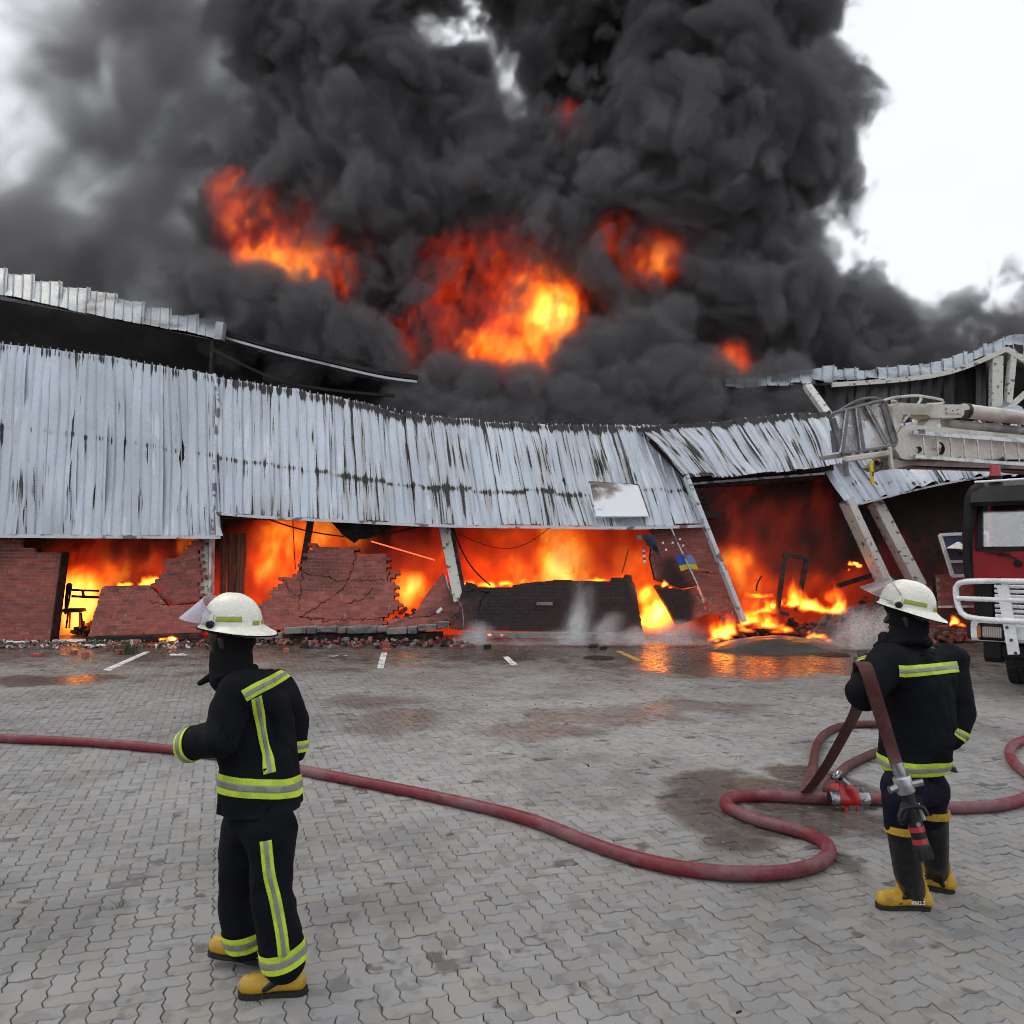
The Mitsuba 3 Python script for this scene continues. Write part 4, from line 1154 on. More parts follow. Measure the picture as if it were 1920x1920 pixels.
def helmet(owner, c, fwd, tilt=0.0, roll=0.0, visor_up=0.0, visor='m_visor'):
    """Fire helmet: dome with a comb, brim longer at the back, visor raised in front. c: middle of the rim; fwd: the way it faces."""
    f = unit([fwd[0], fwd[1], 0])
    l = np.array([-f[1], f[0], 0])
    M = basis(f, l, [0, 0, 1.0], c) @ rot_euler(roll, -tilt, 0)

    def put(m):
        m.apply_transform(M @ np.diag([1, 1, .92, 1]))
        return m
    na = 64
    ph = np.linspace(0, 2 * np.pi, na + 1)
    back = 0.5 - 0.5 * np.cos(ph)                        # 1 at the back
    rows = []
    a_, b_ = np.where(np.cos(ph) > 0, .142, .150), .120
    for t in np.linspace(0.02, 1, 14):
        th = t * np.pi / 2
        rr = np.sin(th) ** 0.92
        comb = 0.008 * np.exp(-(np.sin(ph) / .10) ** 2) * np.sin(th) ** .5
        rows.append(np.stack([a_ * np.cos(ph) * (rr + comb), b_ * np.sin(ph) * rr, .158 * np.cos(th) + comb + 0 * ph], 1))
    for k, (e, dz) in enumerate(((.006, -.006), (.016, -.014), (.030, -.022), (.034, -.028), (.031, -.031), (.006, -.018), (-.006, .002), (-.012, .03))):
        ext = e * (0.55 + 0.75 * back + 0.9 * back ** 4) if e > 0 else e
        r = np.sqrt((a_ * np.cos(ph)) ** 2 + (b_ * np.sin(ph)) ** 2)
        dzz = dz * (0.7 + 0.6 * back + .7 * back ** 3) if dz < 0 else dz
        rows.append(np.stack([np.cos(ph) * (r + ext) * 1.0, np.sin(ph) * (r + ext), dzz + 0 * ph], 1))
    P = np.stack(rows, 0)
    P[:, -1] = P[:, 0]
    sh = grid_mesh(P)
    if (sh.face_normals[na * 6] @ (sh.triangles_center[na * 6])) < 0:
        sh.invert()
    top = trimesh.Trimesh(np.vstack([P[0], [[0, 0, .1592]]]), [[k, k + 1, na + 1] for k in range(na)], process=False)
    if top.face_normals[0][2] < 0: top.invert()
    hk = part(owner, 'helmet', put(join([sh, top])), 'm_helmet', 40, label='cream fire helmet with raised visor')
    part(hk, 'rim_trim', put(tube(P[14 + 3], .0042, 6, cap=False)), 'm_hood')
    inner = trimesh.creation.icosphere(2, 1.0)
    inner.apply_scale([.128, .106, .10])
    part(hk, 'lining', put(inner), 'm_hood', True)

    def shell_patch(p0, p1, z0, z1, out, thick, nm, m_, n=14):
        pts = []
        for p in np.linspace(p0, p1, n):
            row = []
            for z in np.linspace(z0, z1, 4):
                s = np.sqrt(max(0, 1 - (z / .158) ** 2)) ** .92
                aa = .142 if math.cos(p) > 0 else .150
                row.append([aa * math.cos(p) * s * (1 + out), .120 * math.sin(p) * s * (1 + out), z])
            pts.append(row)
        P = np.array(pts)
        N = P / np.linalg.norm(P, axis=-1, keepdims=True)
        part(hk, nm, put(solid_sheet(P, N * thick)), m_, True)
    for sg_ in (1, -1):
        shell_patch(sg_ * 1.50, sg_ * 2.35, .018, .044, .012, .002, 'sticker', 'm_helmet_tape')
        shell_patch(sg_ * 2.75, sg_ * 3.05, .000, .022, .03, .002, 'sticker', 'm_helmet_tape')
        shell_patch(sg_ * .85, sg_ * 1.42, .002, .052, .03, .006, 'visor_mount', 'm_helmet')
        o = np.array([.030, sg_ * .128, .004])
        part(hk, 'visor_knob', put(lathe([(0, 0), (.020, 0), (.020, .012), (.014, .018), (0, .018)], o, o + [0, sg_, 0], 16)), 'm_bootblack')
    # visor: a curved clear sheet standing out in front, hinged at the knobs
    pts = []
    for p in np.linspace(-1.5, 1.5, 29):
        row = []
        for t in np.linspace(0, 1, 8):
            x0, y0, z0 = .020 + .110 * max(math.cos(p), 0) ** .8, .126 * math.sin(p), .045 + .092 * max(math.cos(p), 0) ** .7
            x1, y1, z1 = .035 + .225 * max(math.cos(p), 0) ** .75, .138 * math.sin(p), .004 + .022 * math.cos(p)
            row.append([x0 * (1 - t) + x1 * t, y0 * (1 - t) + y1 * t, z0 * (1 - t) + z1 * t])
        pts.append(row)
    V = np.array(pts)
    V = V @ rot_euler(0, -visor_up, 0)[:3, :3].T
    V = V + np.array([0, 0, .0])
    vk = part(hk, 'visor', put(solid_sheet(V, np.array([0, 0, .002]))), visor, True, label='clear visor raised in front of the helmet')
    part(vk, 'visor_edge', put(tube(np.vstack([V[:, -1]]), .003, 6)), 'm_tape_silver')
    part(vk, 'visor_edge', put(tube(np.vstack([V[:, 0]]), .004, 6)), 'm_visor_rim')
    return hk


mat('m_visor_rim', (0.30, 0.30, 0.31), 0.4)


def hand(c, d, up, side, curl=0.9, s=1.0):
    """A loosely closed hand: bones of palm, four fingers and thumb from the wrist c along d; side: +1 or -1, where the thumb leaves."""
    d, up = unit(d), unit(up)
    w = unit(np.cross(d, up)) * side
    up = unit(np.cross(w * side, d))
    c = np.asarray(c, float)
    kn = []
    bones = [[(c, .026 * s), (c + d * .05 * s + w * .02 * s, .022 * s)], [(c, .026 * s), (c + d * .05 * s - w * .022 * s, .020 * s)], [(c + d * .02 * s, .024 * s), (c + d * .085 * s + w * .028 * s, .013 * s)], [(c + d * .02 * s, .024 * s), (c + d * .08 * s - w * .032 * s, .012 * s)],
             [(c + d * .085 * s + w * .028 * s, .013 * s), (c + d * .08 * s - w * .032 * s, .012 * s)]]
    for k, L in enumerate((.036, .042, .039, .030)):
        b = c + d * (.085 - .004 * abs(k - 1)) * s + w * (.030 - .0205 * k) * s
        a = 0.5 * curl
        for j, (l, r) in enumerate(((L, .0098), (L * .62, .009), (L * .5, .008))):
            e = b + (d * math.cos(a) - up * math.sin(a)) * l * s
            bones.append([(b, r * s), (e, r * .92 * s)])
            b = e
            a += 0.75 * curl
    t0 = c + d * .03 * s + w * .034 * s
    t1 = t0 + (d * .6 + w * .7 - up * .35) * .04 * s
    t2 = t1 + (d * .85 - w * .15 - up * .45) * .032 * s
    bones += [[(c + d * .015 * s + w * .01 * s, .022 * s), (t0, .014 * s)], [(t0, .014 * s), (t1, .0115 * s)], [(t1, .0115 * s), (t2, .0095 * s)]]
    return bones


def head_bones(c, fwd, neck, s=1.0):
    """Skull, face with nose and jaw, ears, and the neck down to the shoulders."""
    f = unit([fwd[0], fwd[1], 0]); l = np.array([-f[1], f[0], 0]); u = np.array([0, 0, 1.0])
    c = np.asarray(c, float)
    P = lambda x, y, z: c + f * x * s + l * y * s + u * z * s
    return [[(P(-.02, 0, .02), .093 * s), (P(.02, 0, .01), .086 * s)], [(P(.02, 0, .0), .078 * s), (P(.045, 0, -.085), .046 * s)], [(P(.055, .022, -.06), .035 * s), (P(.055, -.022, -.06), .035 * s)],
            [(P(.088, 0, .01), .012 * s), (P(.110, 0, -.03), .015 * s)], [(P(.06, .03, .005), .03 * s), (P(.06, -.03, .005), .03 * s)], [(P(.085, .018, -.062), .013 * s), (P(.085, -.018, -.062), .013 * s)],
            [(P(-.01, .088, -.005), .017 * s), (P(-.015, .086, -.04), .012 * s)], [(P(-.01, -.088, -.005), .017 * s), (P(-.015, -.086, -.04), .012 * s)],
            [(P(-.02, 0, -.05), .062 * s), (np.asarray(neck, float), .068 * s)]]


def low_boot(owner, ankle, toe_dir, L=0.30, lift=0.0, pitch=0.0):
    """Yellow leather boot with a black sole and black tongue panel; ankle: the point over the heel on the ground."""
    f = unit([toe_dir[0], toe_dir[1], 0]); l = np.array([-f[1], f[0], 0])
    o = np.array([ankle[0], ankle[1], lift])
    M = basis(f, l, [0, 0, 1.0], o) @ rot_euler(0, -pitch, 0) @ np.diag([.92, .95, .95, 1])
    q = lambda x, y, z: np.array([x, y, z])
    up = flesh([[(q(-.055, 0, .055), .042), (q(.05, 0, .06), .046)], [(q(.05, 0, .06), .046), (q(.15, .008, .052), .047)], [(q(.15, .008, .052), .047), (q(.19, .004, .05), .045)], [(q(-.03, 0, .08), .045), (q(-.015, 0, .18), .055)], [(q(.03, 0, .08), .045), (q(.0, 0, .17), .052)]], .014, 6)
    up.vertices[:, 2] = np.maximum(up.vertices[:, 2], .016)
    b = part(owner, 'boot', up.apply_transform(M), 'm_bootyellow', True, label='yellow boot with black sole')
    out = sg.LineString([(-.055, 0), (.06, -.002), (.15, .008), (.19, .004)]).buffer(.047)
    so = prism(out, .024)
    part(b, 'sole', so.apply_transform(M), 'm_sole')
    heel = prism(sg.LineString([(-.06, 0), (-.0, 0)]).buffer(.046), .012, T2(0, 0, -.004))
    part(b, 'heel', heel.apply_transform(M), 'm_sole')
    tp = flesh([[(q(.03, 0, .115), .040), (q(.085, .0, .082), .036)], [(q(.02, .035, .09), .02), (q(.10, .04, .045), .016)], [(q(.02, -.035, .09), .02), (q(.10, -.04, .045), .016)]], .012, 4)
    part(b, 'black_panel', tp.apply_transform(M), 'm_bootblack', True)
    return M


# ---- the firefighter walking to the left
FL = thing('person', 'firefighter in dark suit with lime and silver bands walking left, visor raised, back half turned', 'person')
fL = unit([-0.88, 0.47, 0])
lL = np.array([-fL[1], fL[0], 0])
A_ = lambda *p: at(*p)
J = dict(neck=A_(437, 1262, 3.86), chest=A_(470, 1335, 3.87), belly=A_(487, 1430, 3.87), pel=A_(490, 1520, 3.87),
         shl=A_(447, 1296, 3.71), shr=A_(518, 1288, 4.03), ell=A_(417, 1385, 3.64), wrl=A_(350, 1396, 3.74), elr=A_(549, 1352, 4.10), wrr=A_(551, 1406, 4.08),
         hl=A_(508, 1545, 3.78), hr=A_(462, 1545, 3.97), kl=A_(510, 1680, 3.73), kr=A_(446, 1668, 3.95), al=A_(533, 1800, 3.76), ar=A_(462, 1765, 3.98), head=A_(432, 1186, 3.88))
hb = hand(J['wrl'], unit(J['wrl'] - J['ell']) + np.array([.1, 1.2, 0]), [0.1, .2, 1], 1)
hb2 = hand(J['wrr'], [0.02, 0.05, -1], [.9, .2, 0], -1)
body = flesh(head_bones(J['head'] + [0, 0, -.02], [-1, .25, 0], J['neck'] + [0, 0, -.02]) + chain((J['neck'], .065), (J['chest'], .09), (J['belly'], .09), (J['pel'], .085)) + [[(J['neck'], .05), (J['shl'], .035)], [(J['neck'], .05), (J['shr'], .035)]] +
             chain((J['shl'], .05), (J['ell'], .04), (J['wrl'], .027)) + chain((J['shr'], .05), (J['elr'], .04), (J['wrr'], .027)) + hb + hb2 +
             chain((J['pel'], .085), (J['hl'], .065), (J['kl'], .045), (J['al'], .04)) + chain((J['pel'], .085), (J['hr'], .065), (J['kr'], .045), (J['ar'], .04)), .014, 5)
part(FL, 'body', body, 'm_skin', True)
hd = J['head']
part(FL, 'hood', flesh([[(hd + [0.02, 0, -.03], .098), (hd + [0.02, 0, .06], .098)], [(hd + [.01, 0, -.05], .09), (J['neck'] + [0.01, 0, -.01], .085)], [(hd + [-.05, .01, -.10], .05), (J['neck'] + [-.03, 0, -.02], .08)]], .02, 8, .004, 18, 4), 'm_hood', True)
ch, be, pe = J['chest'], J['belly'], J['pel']
jk = flesh([[(J['shl'], .085), (J['shr'], .085)], [(J['shl'] + [0.02, 0, -.02], .09), (ch, .15)], [(J['shr'] + [0, 0, -.02], .09), (ch, .15)], [(J['neck'] + [.01, 0, -.03], .085), (ch + [0, 0, .04], .14)],
            [(ch - fL * .0 + lL * .05, .145), (be + lL * .055, .135)], [(ch - lL * .05, .145), (be - lL * .055, .135)], [(be + lL * .055, .135), (pe + lL * .062 + [0, 0, .02], .145)], [(be - lL * .055, .135), (pe - lL * .062 + [0, 0, .02], .145)],
            [(ch + fL * .04, .13), (be + fL * .06, .13)], [(be + fL * .055, .13), (pe + fL * .055 + [0, 0, .02], .14)], [(be - fL * .03, .13), (pe - fL * .05 + [0, 0, .02], .14)]] +
           chain((J['shl'], .085), (J['ell'], .072), (J['wrl'] + [.012, 0, 0], .056)) + chain((J['shr'], .085), (J['elr'], .072), (J['wrr'], .056)), .015, 10, .034, 7, 3, (1, 1, .6))
jk.vertices[:, 2] = np.maximum(jk.vertices[:, 2], at(490, 1520, 3.80)[2] + .018 * (jk.vertices[:, 0] - pe[0]))
jkt = part(FL, 'jacket', jk, 'm_jacket', True, label='dark turnout jacket with lime and silver bands')
part(jkt, 'collar', flesh([[(J['neck'] + np.array([math.cos(t) * .085 + .01, math.sin(t) * .085, .0 + .02 * math.cos(t)]), .022), (J['neck'] + np.array([math.cos(t + .5) * .085 + .01, math.sin(t + .5) * .085, .0 + .02 * math.cos(t + .5)]), .022)] for t in np.arange(0, 6.3, .5)] + [[(J['neck'] + [-.09, -.01, -.01], .022), (J['neck'] + [-.15, -.02, -.045], .012)]], .014, 4), 'm_jacket', True)
ring_tape(jkt, jk, at(487, 1466, 3.87), [0.10, .12, 1], .085, 'waist_band')
ring_tape(jkt, jk, J['wrl'] + (J['ell'] - J['wrl']) * .10, J['ell'] - J['wrl'], .06, 'cuff_band', max_r=.13)
ring_tape(jkt, jk, J['wrr'] + (J['elr'] - J['wrr']) * .10, J['elr'] - J['wrr'], .055, 'cuff_band', max_r=.13)
seen_tape(jkt, jk, [(456, 1306), (480, 1292), (505, 1280), (537, 1262)], .055, 'shoulder_strip')
seen_tape(jkt, jk, [(480, 1305), (486, 1345), (494, 1390), (501, 1420), (507, 1452)], .055, 'back_strip')
tr = flesh([[(pe + lL * .045, .115), (J['hl'] + [0, 0, -.02], .105)], [(pe - lL * .045, .115), (J['hr'] + [0, 0, -.02], .105)], [(J['hl'], .10), (J['hr'], .10)]] + chain((J['hl'] + [0, 0, -.02], .110), (J['kl'], .096), (J['al'] + [0, 0, .0], .092)) + chain((J['hr'] + [0, 0, -.02], .105), (J['kr'], .094), (J['ar'], .088)), .015, 10, .030, 7, 8, (1, 1, .7))
trs = part(FL, 'trousers', tr, 'm_jacket', True, label='dark turnout trousers with lime and silver bands')
seen_tape(trs, tr, [(498, 1572), (504, 1640), (517, 1690), (527, 1745), (533, 1795)], .052, 'side_strip')
ring_tape(trs, tr, J['al'] + [0, 0, .035], unit(J['kl'] - J['al']), .085, 'ankle_band', max_r=.16)
ring_tape(trs, tr, J['ar'] + [0, 0, .03], unit(J['kr'] - J['ar']), .085, 'ankle_band', max_r=.16)
ga, gb = ground_at(538, 1862), ground_at(460, 1815)
low_boot(FL, ga, [-1, -.08, 0])
low_boot(FL, gb + [.02, 0.02, 0], [-1, .12, 0], lift=.03, pitch=.10)
helmet(FL, hd + np.array([0.005, 0, .045]), [-1, .22, 0], tilt=0.02)

# ---- the firefighter standing with a hose over the arm
FR = thing('person', 'firefighter standing with back turned, brown hose over the left arm, tall black and yellow boots', 'person')
fR = unit([-0.55, 0.84, 0])
lR = np.array([-fR[1], fR[0], 0])
K = dict(neck=A_(1697, 1200, 4.60), chest=A_(1722, 1285, 4.60), belly=A_(1720, 1370, 4.60), pel=A_(1716, 1440, 4.60),
         shl=A_(1668, 1240, 4.48), shr=A_(1778, 1243, 4.70), ell=A_(1623, 1298, 4.36), wrl=A_(1630, 1250, 4.60), elr=A_(1792, 1332, 4.62), wrr=A_(1780, 1393, 4.56),
         hl=A_(1690, 1455, 4.52), hr=A_(1742, 1455, 4.68), kl=A_(1692, 1558, 4.48), kr=A_(1748, 1540, 4.70), al=A_(1709, 1660, 4.57), ar=A_(1758, 1632, 4.80), head=A_(1700, 1150, 4.60))
hb = hand(K['wrl'], [0.05, .5, .6], [-.3, -.7, .6], -1, 1.1)
hb2 = hand(K['wrr'] + [0, 0, -.01], [-.22, 0.03, -1], [-.9, .3, 0.1], 1, .8)
body = flesh(head_bones(K['head'] + [0, 0, -.02], [-.8, .6, 0], K['neck'] + [0, 0, -.02]) + chain((K['neck'], .065), (K['chest'], .09), (K['belly'], .09), (K['pel'], .085)) + [[(K['neck'], .05), (K['shl'], .035)], [(K['neck'], .05), (K['shr'], .035)]] +
             chain((K['shl'], .05), (K['ell'], .04), (K['wrl'], .027)) + chain((K['shr'], .05), (K['elr'], .04), (K['wrr'], .027)) + hb + hb2 +
             chain((K['pel'], .085), (K['hl'], .065), (K['kl'], .05), (K['al'], .025)) + chain((K['pel'], .085), (K['hr'], .065), (K['kr'], .05), (K['ar'], .025)), .014, 5)
part(FR, 'body', body, 'm_skin', True)
hd = K['head']
part(FR, 'hood', flesh([[(hd + [0.0, 0, -.03], .100), (hd + [0.0, 0, .06], .098)], [(hd + [.02, 0, -.06], .095), (K['neck'] + [0.01, 0, 0], .105)]], .02, 8, .006, 18, 4), 'm_hood', True)
ch, be, pe = K['chest'], K['belly'], K['pel']
jk = flesh([[(K['shl'], .092), (K['shr'], .092)], [(K['shl'] + [0.02, 0, -.03], .095), (ch, .165)], [(K['shr'] + [-.02, 0, -.03], .095), (ch, .165)], [(K['neck'] + [.01, 0, -.05], .10), (ch + [0, 0, .06], .15)],
            [(ch + lR * .07, .155), (be + lR * .08, .150)], [(ch - lR * .07, .155), (be - lR * .08, .145)], [(be + lR * .08, .150), (pe + lR * .06 + [0, 0, .055], .150)], [(be - lR * .08, .145), (pe - lR * .06 + [0, 0, .055], .145)],
            [(ch - fR * .03, .15), (be - fR * .04, .15)], [(be - fR * .03, .15), (pe - fR * .02 + [0, 0, .055], .150)], [(be + fR * .05, .14), (pe + fR * .04 + [0, 0, .055], .145)]] +
           chain((K['shl'], .104), (K['ell'], .090), (K['wrl'], .066)) + chain((K['shr'], .100), (K['elr'], .086), (K['wrr'] + [0, 0, .03], .062)), .015, 10, .036, 6.5, 13, (1, 1, .6))
jk.vertices[:, 2] = np.maximum(jk.vertices[:, 2], at(1710, 1462, 4.55)[2])
jkt = part(FR, 'jacket', jk, 'm_jacket', True, label='long dark turnout jacket with a lime and silver band across the back')
part(jkt, 'collar', flesh([[(K['neck'] + np.array([math.cos(t) * .115, math.sin(t) * .11, .012 * math.sin(3 * t)]), .030), (K['neck'] + np.array([math.cos(t + .5) * .115, math.sin(t + .5) * .11, .012 * math.sin(3 * t + 1.5)]), .030)] for t in np.arange(0, 6.3, .5)] + [[(K['neck'] + [-.11, -.03, 0], .03), (K['neck'] + [-.185, -.05, -.03], .018)]], .014, 4, .006, 20, 2), 'm_jacket', True)
ring_tape(jkt, jk, at(1710, 1427, 4.60), [.03, -.06, 1], .078, 'waist_band')
ring_tape(jkt, jk, K['wrr'] + (K['elr'] - K['wrr']) * .22, K['elr'] - K['wrr'], .05, 'cuff_band', max_r=.10)
ring_tape(jkt, jk, K['wrl'] + (K['ell'] - K['wrl']) * .15, K['ell'] - K['wrl'], .05, 'cuff_band', max_r=.10)
seen_tape(jkt, jk, [(1684, 1258), (1700, 1259), (1740, 1256), (1797, 1250)], .062, 'back_strip')
tr = flesh([[(pe + lR * .04, .11), (K['hl'] + [0, 0, -.06], .105)], [(pe - lR * .04, .11), (K['hr'] + [0, 0, -.06], .105)], [(K['hl'] + [0, 0, -.06], .105), (K['hr'] + [0, 0, -.06], .105)]] + chain((K['hl'] + [0, 0, -.08], .098), (K['kl'] + [0, 0, .17], .090), (K['kl'] + [0, 0, .04], .074)) + chain((K['hr'] + [0, 0, -.08], .098), (K['kr'] + [0, 0, .16], .090), (K['kr'] + [0, 0, .03], .074)), .014, 8, .034, 8, 18, (1, 1, .7))
part(FR, 'trousers', tr, 'm_trouser_navy', True, label='loose navy trousers tucked into tall boots')


def tall_boot(owner, ground, knee, toe_dir, top_z):
    f = unit([toe_dir[0], toe_dir[1], 0]); l = np.array([-f[1], f[0], 0])
    o = np.array([ground[0], ground[1], 0.0])
    M = basis(f, l, [0, 0, 1.0], o)
    S = M @ np.diag([.86, .95, .95, 1])
    kn = np.linalg.inv(M) @ np.append(knee, 1)
    q = lambda x, y, z: np.array([x, y, z])
    kx, ky = kn[0], kn[1]
    sh = flesh([[(q(-.005, 0, .10), .064), (q(kx * .45 - .0, ky * .45, .22), .074)], [(q(kx * .45 - .0, ky * .45, .22), .074), (q(kx * .95, ky * .95, top_z + .0), .088)]], .014, 5, .004, 9, 2)
    sh.vertices[:, 2] = np.clip(sh.vertices[:, 2], .03, top_z)
    b = part(owner, 'boot', sh.apply_transform(M), 'm_bootblack', True, label='tall black rubber boot with yellow toe, heel and top band')
    ft = flesh([[(q(-.06, 0, .055), .045), (q(.05, 0, .065), .05)], [(q(.05, 0, .065), .05), (q(.16, .005, .055), .050)], [(q(.16, .005, .055), .050), (q(.19, .004, .052), .047)]], .012, 6)
    ft.vertices[:, 2] = np.maximum(ft.vertices[:, 2], .018)
    part(b, 'yellow_foot', ft.apply_transform(S), 'm_bootyellow', True)
    part(b, 'yellow_front', flesh([[(q(.065, 0, .09), .035), (q(.055, 0, .17), .022)], [(q(.055, 0, .17), .020), (q(.06 + kx * .5, ky * .5, .27), .016)]], .012, 4).apply_transform(M), 'm_bootyellow', True)
    part(b, 'yellow_heel', flesh([[(q(-.065, 0, .05), .044), (q(-.052, 0, .12), .028)], [(q(-.052, 0, .12), .028), (q(-.06 + kx * .4, ky * .4, .215), .018)]], .012, 4).apply_transform(M), 'm_bootyellow', True)
    part(b, 'black_instep', flesh([[(q(.01, .022, .10), .035), (q(.075, .034, .065), .014)], [(q(.01, -.022, .10), .035), (q(.075, -.034, .065), .014)], [(q(.0, .022, .10), .036), (q(-.035, .036, .045), .014)], [(q(.0, -.022, .10), .036), (q(-.035, -.036, .045), .014)], [(q(.075, .034, .065), .012), (q(.085, .040, .042), .009)], [(q(.075, -.034, .065), .012), (q(.085, -.040, .042), .009)]], .010, 3).apply_transform(M), 'm_bootblack', True)
    out = sg.LineString([(-.06, 0), (.06, -.002), (.16, .005), (.19, .004)]).buffer(.051)
    part(b, 'sole', prism(out, .026).apply_transform(S), 'm_sole')
    rg = lathe([(.084, -.040), (.0935, -.040), (.0935, 0), (.084, 0)], q(kx * .95, ky * .95, top_z), q(kx * .95, ky * .95, top_z + .1), 28)
    part(b, 'top_band', rg.apply_transform(M), 'm_bootyellow', 40)
    rb = []
    for k in range(9):
        rb.append(box([-.085 + k * .0035, 0, .05 + .018 * k], [.02, .05 - .003 * k, .005]))
    part(b, 'heel_ridge', join(rb).apply_transform(M), 'm_bootyellow')
    return b, M


b1_, M1 = tall_boot(FR, ground_at(1712, 1703), K['kl'], [-1, .08, 0], .525)
tall_boot(FR, ground_at(1757, 1668), K['kr'], [-.85, .5, 0], .535)
tx = meshkit.text_mesh('RM13', .02, .002, True)
tx.apply_transform(M1 @ basis([-1, 0, 0], [0, 0, 1], [0, 1, 0], [.03, .052, .042]))
part(b1_, 'lettering', tx, 'm_white')
helmet(FR, hd + np.array([.0, 0, .045]), [-.86, .5, 0], tilt=.20, roll=0.0, visor_up=.12, visor='m_visor_clear')
# ------------------------------------------------------------------ hoses, dividing breeching, branch pipe
def hose_fn(c0, c1):
    def fn(p, n, uv):
        c = mix(mi.Color3f(*c0), mi.Color3f(*c1), smoothstep(0.44, 0.68, 0.7 * fbm(p.x * 2.2, p.y * 2.2, p.z * 2.5, 4) + .3 * fbm(p.x * 20, p.y * 20, p.z * 20, 3)))
        return c * (0.85 + 0.3 * noise(p.x * 160, p.y * 160, p.z * 160)) * (0.72 + 0.56 * fbm(p.x * 17, p.y * 17, p.z * 17, 4))
    return fn


scene['m_hose'] = {'type': 'principled', 'base_color': proc(hose_fn((0.150, 0.016, 0.026), (0.165, 0.075, 0.080))), 'roughness': 0.5, 'specular': 0.4}
scene['m_hose_brown'] = {'type': 'principled', 'base_color': proc(hose_fn((0.070, 0.020, 0.019), (0.115, 0.052, 0.048))), 'roughness': 0.6, 'specular': 0.35}
mat('m_chrome', (0.36, 0.37, 0.38), 0.28, 0.9, (0.20, 0.20, 0.20), 30.0)
mat('m_valve_red', (0.42, 0.012, 0.014), 0.3, 0.0, (0.26, 0.012, 0.014), 9.0, clearcoat=0.6)


def lying(rows, r, n, rise=None):
    """A hose's middle line, lying on the paving, through the pixels measured along it."""
    e = np.array([0, 0, EYE])
    pts = []
    for row in rows:
        d = at(row[0], row[1], 10.0) - e
        z = r if len(row) < 3 else row[2]
        pts.append(e + d * ((z - EYE) / d[2]))
    q = spline(pts, n)
    q[:, 2] = np.maximum(q[:, 2], r * .97)
    return q


main = lying([(-330, 1368), (-120, 1376), (0, 1384), (150, 1391), (300, 1403), (420, 1418), (580, 1447), (700, 1470), (850, 1501), (1000, 1539), (1100, 1578), (1200, 1611), (1300, 1631), (1410, 1638), (1500, 1630), (1550, 1607), (1548, 1582), (1505, 1560), (1440, 1543), (1388, 1525), (1361, 1508), (1372, 1496), (1420, 1492), (1480, 1494), (1548, 1497), (1560, 1497)], .046, 330)
k = thing('fire_hose', 'long maroon fire hose snaking across the paving from the left edge to the red divider', 'hose')
add(k, tube(main, .046 * (1 + .05 * np.sin(np.arange(330) * .21) * meshkit.noise(np.arange(330)[:, None] * np.array([.13, 0, 0]))), 18), 'm_hose', 40)
DIVZ = .10
dv = lying([(1552, 1497, .085), (1652, 1498, .085)], .085, 2)
dl, dr_ = dv[0], dv[-1]
dx = unit((dr_ - dl) * [1, 1, 0])
dy = np.array([-dx[1], dx[0], 0])
D = thing('hose_divider', 'red hose dividing valve with two silver handwheels standing in the puddle', 'hose divider')
DL = np.linalg.norm(dr_ - dl)
DM = basis(dx, dy, [0, 0, 1], dl)


def dput(m):
    m.apply_transform(DM)
    return m


bd = flesh([[([.10, 0, 0], .054), ([.225, 0, 0], .052)], [([.17, 0, .01], .055), ([.135, .035, .10], .032)], [([.19, -.01, .01], .05), ([.160, -.035, .09], .030)], [([.11, 0, .0], .05), ([.135, .02, .08], .034)], [([.225, 0, 0], .05), ([.19, 0, .05], .035)]], .012, 4)
part(D, 'body', dput(bd), 'm_valve_red', True)
part(D, 'branch', dput(tube([[.13, .02, .03], [.16, .14, .02], [.14, .24, .0]], .052, 14)), 'm_valve_red', 40)
for a, b in ((.015, .098), (.238, .32)):
    part(D, 'coupling', dput(lathe([(0, 0), (.052, 0), (.057, .01), (.057, .045), (.050, .05), (.050, b - a), (0, b - a)], [a, 0, 0], [b, 0, 0], 24)), 'm_chrome', 30)
    part(D, 'coupling_lug', dput(join([lathe([(0, 0), (.018, 0), (.018, .022), (.010, .024), (.010, .01), (0, .01)], [(a + .03), -.06, .0], [a + .03, -.2, .0], 12), lathe([(0, 0), (.018, 0), (.018, .022), (0, .024)], [(a + .03), 0, .06], [a + .03, 0, .2], 12)])), 'm_chrome')
    part(D, 'coupling_seal', dput(lathe([(.0, 0), (.052, 0), (.052, .004), (0, .004)], [a - .002 if a < .1 else b, 0, 0], [a - .1 if a < .1 else b + .1, 0, 0], 20)), 'm_bootblack')
for x, y in ((.125, -.045), (.215, -.045), (.17, .05)):
    part(D, 'foot', dput(box([x, y, -.07], [.022, .022, .035])), 'm_valve_red')
for (x0, y0, x1, y1, zz) in ((.13, .03, .00, .05, .205), (.155, -.02, .065, -.03, .195)):
    a, b = np.array([x0, y0, .11]), np.array([x1, y1, zz])
    st = part(D, 'valve_stem', dput(lathe([(0, 0), (.020, 0), (.020, .075), (.024, .078), (.024, .10), (.009, .102), (.009, np.linalg.norm(b - a)), (0, np.linalg.norm(b - a))], a, b, 14)), 'm_chrome', 30)
    d = unit(b - a)
    u = unit(np.cross(d, [0, 1, 0.1])); v = np.cross(d, u)
    ring = np.array([b + .036 * (math.cos(t) * u + math.sin(t) * v) * (1 + .10 * math.cos(5 * t)) for t in np.linspace(0, 2 * math.pi, 41)])
    part(st, 'handwheel', dput(join([tube(ring, .009, 8, cap=False)] + [beam(b, b + .036 * (math.cos(t) * u + math.sin(t) * v), .01, .008) for t in np.arange(0, 6.2, 2 * math.pi / 5)])), 'm_chrome', 30)
    part(st, 'stem_collar', dput(lathe([(.02, .078), (.026, .08), (.026, .10), (.02, .102)], a, b, 14)), 'm_bootblack')

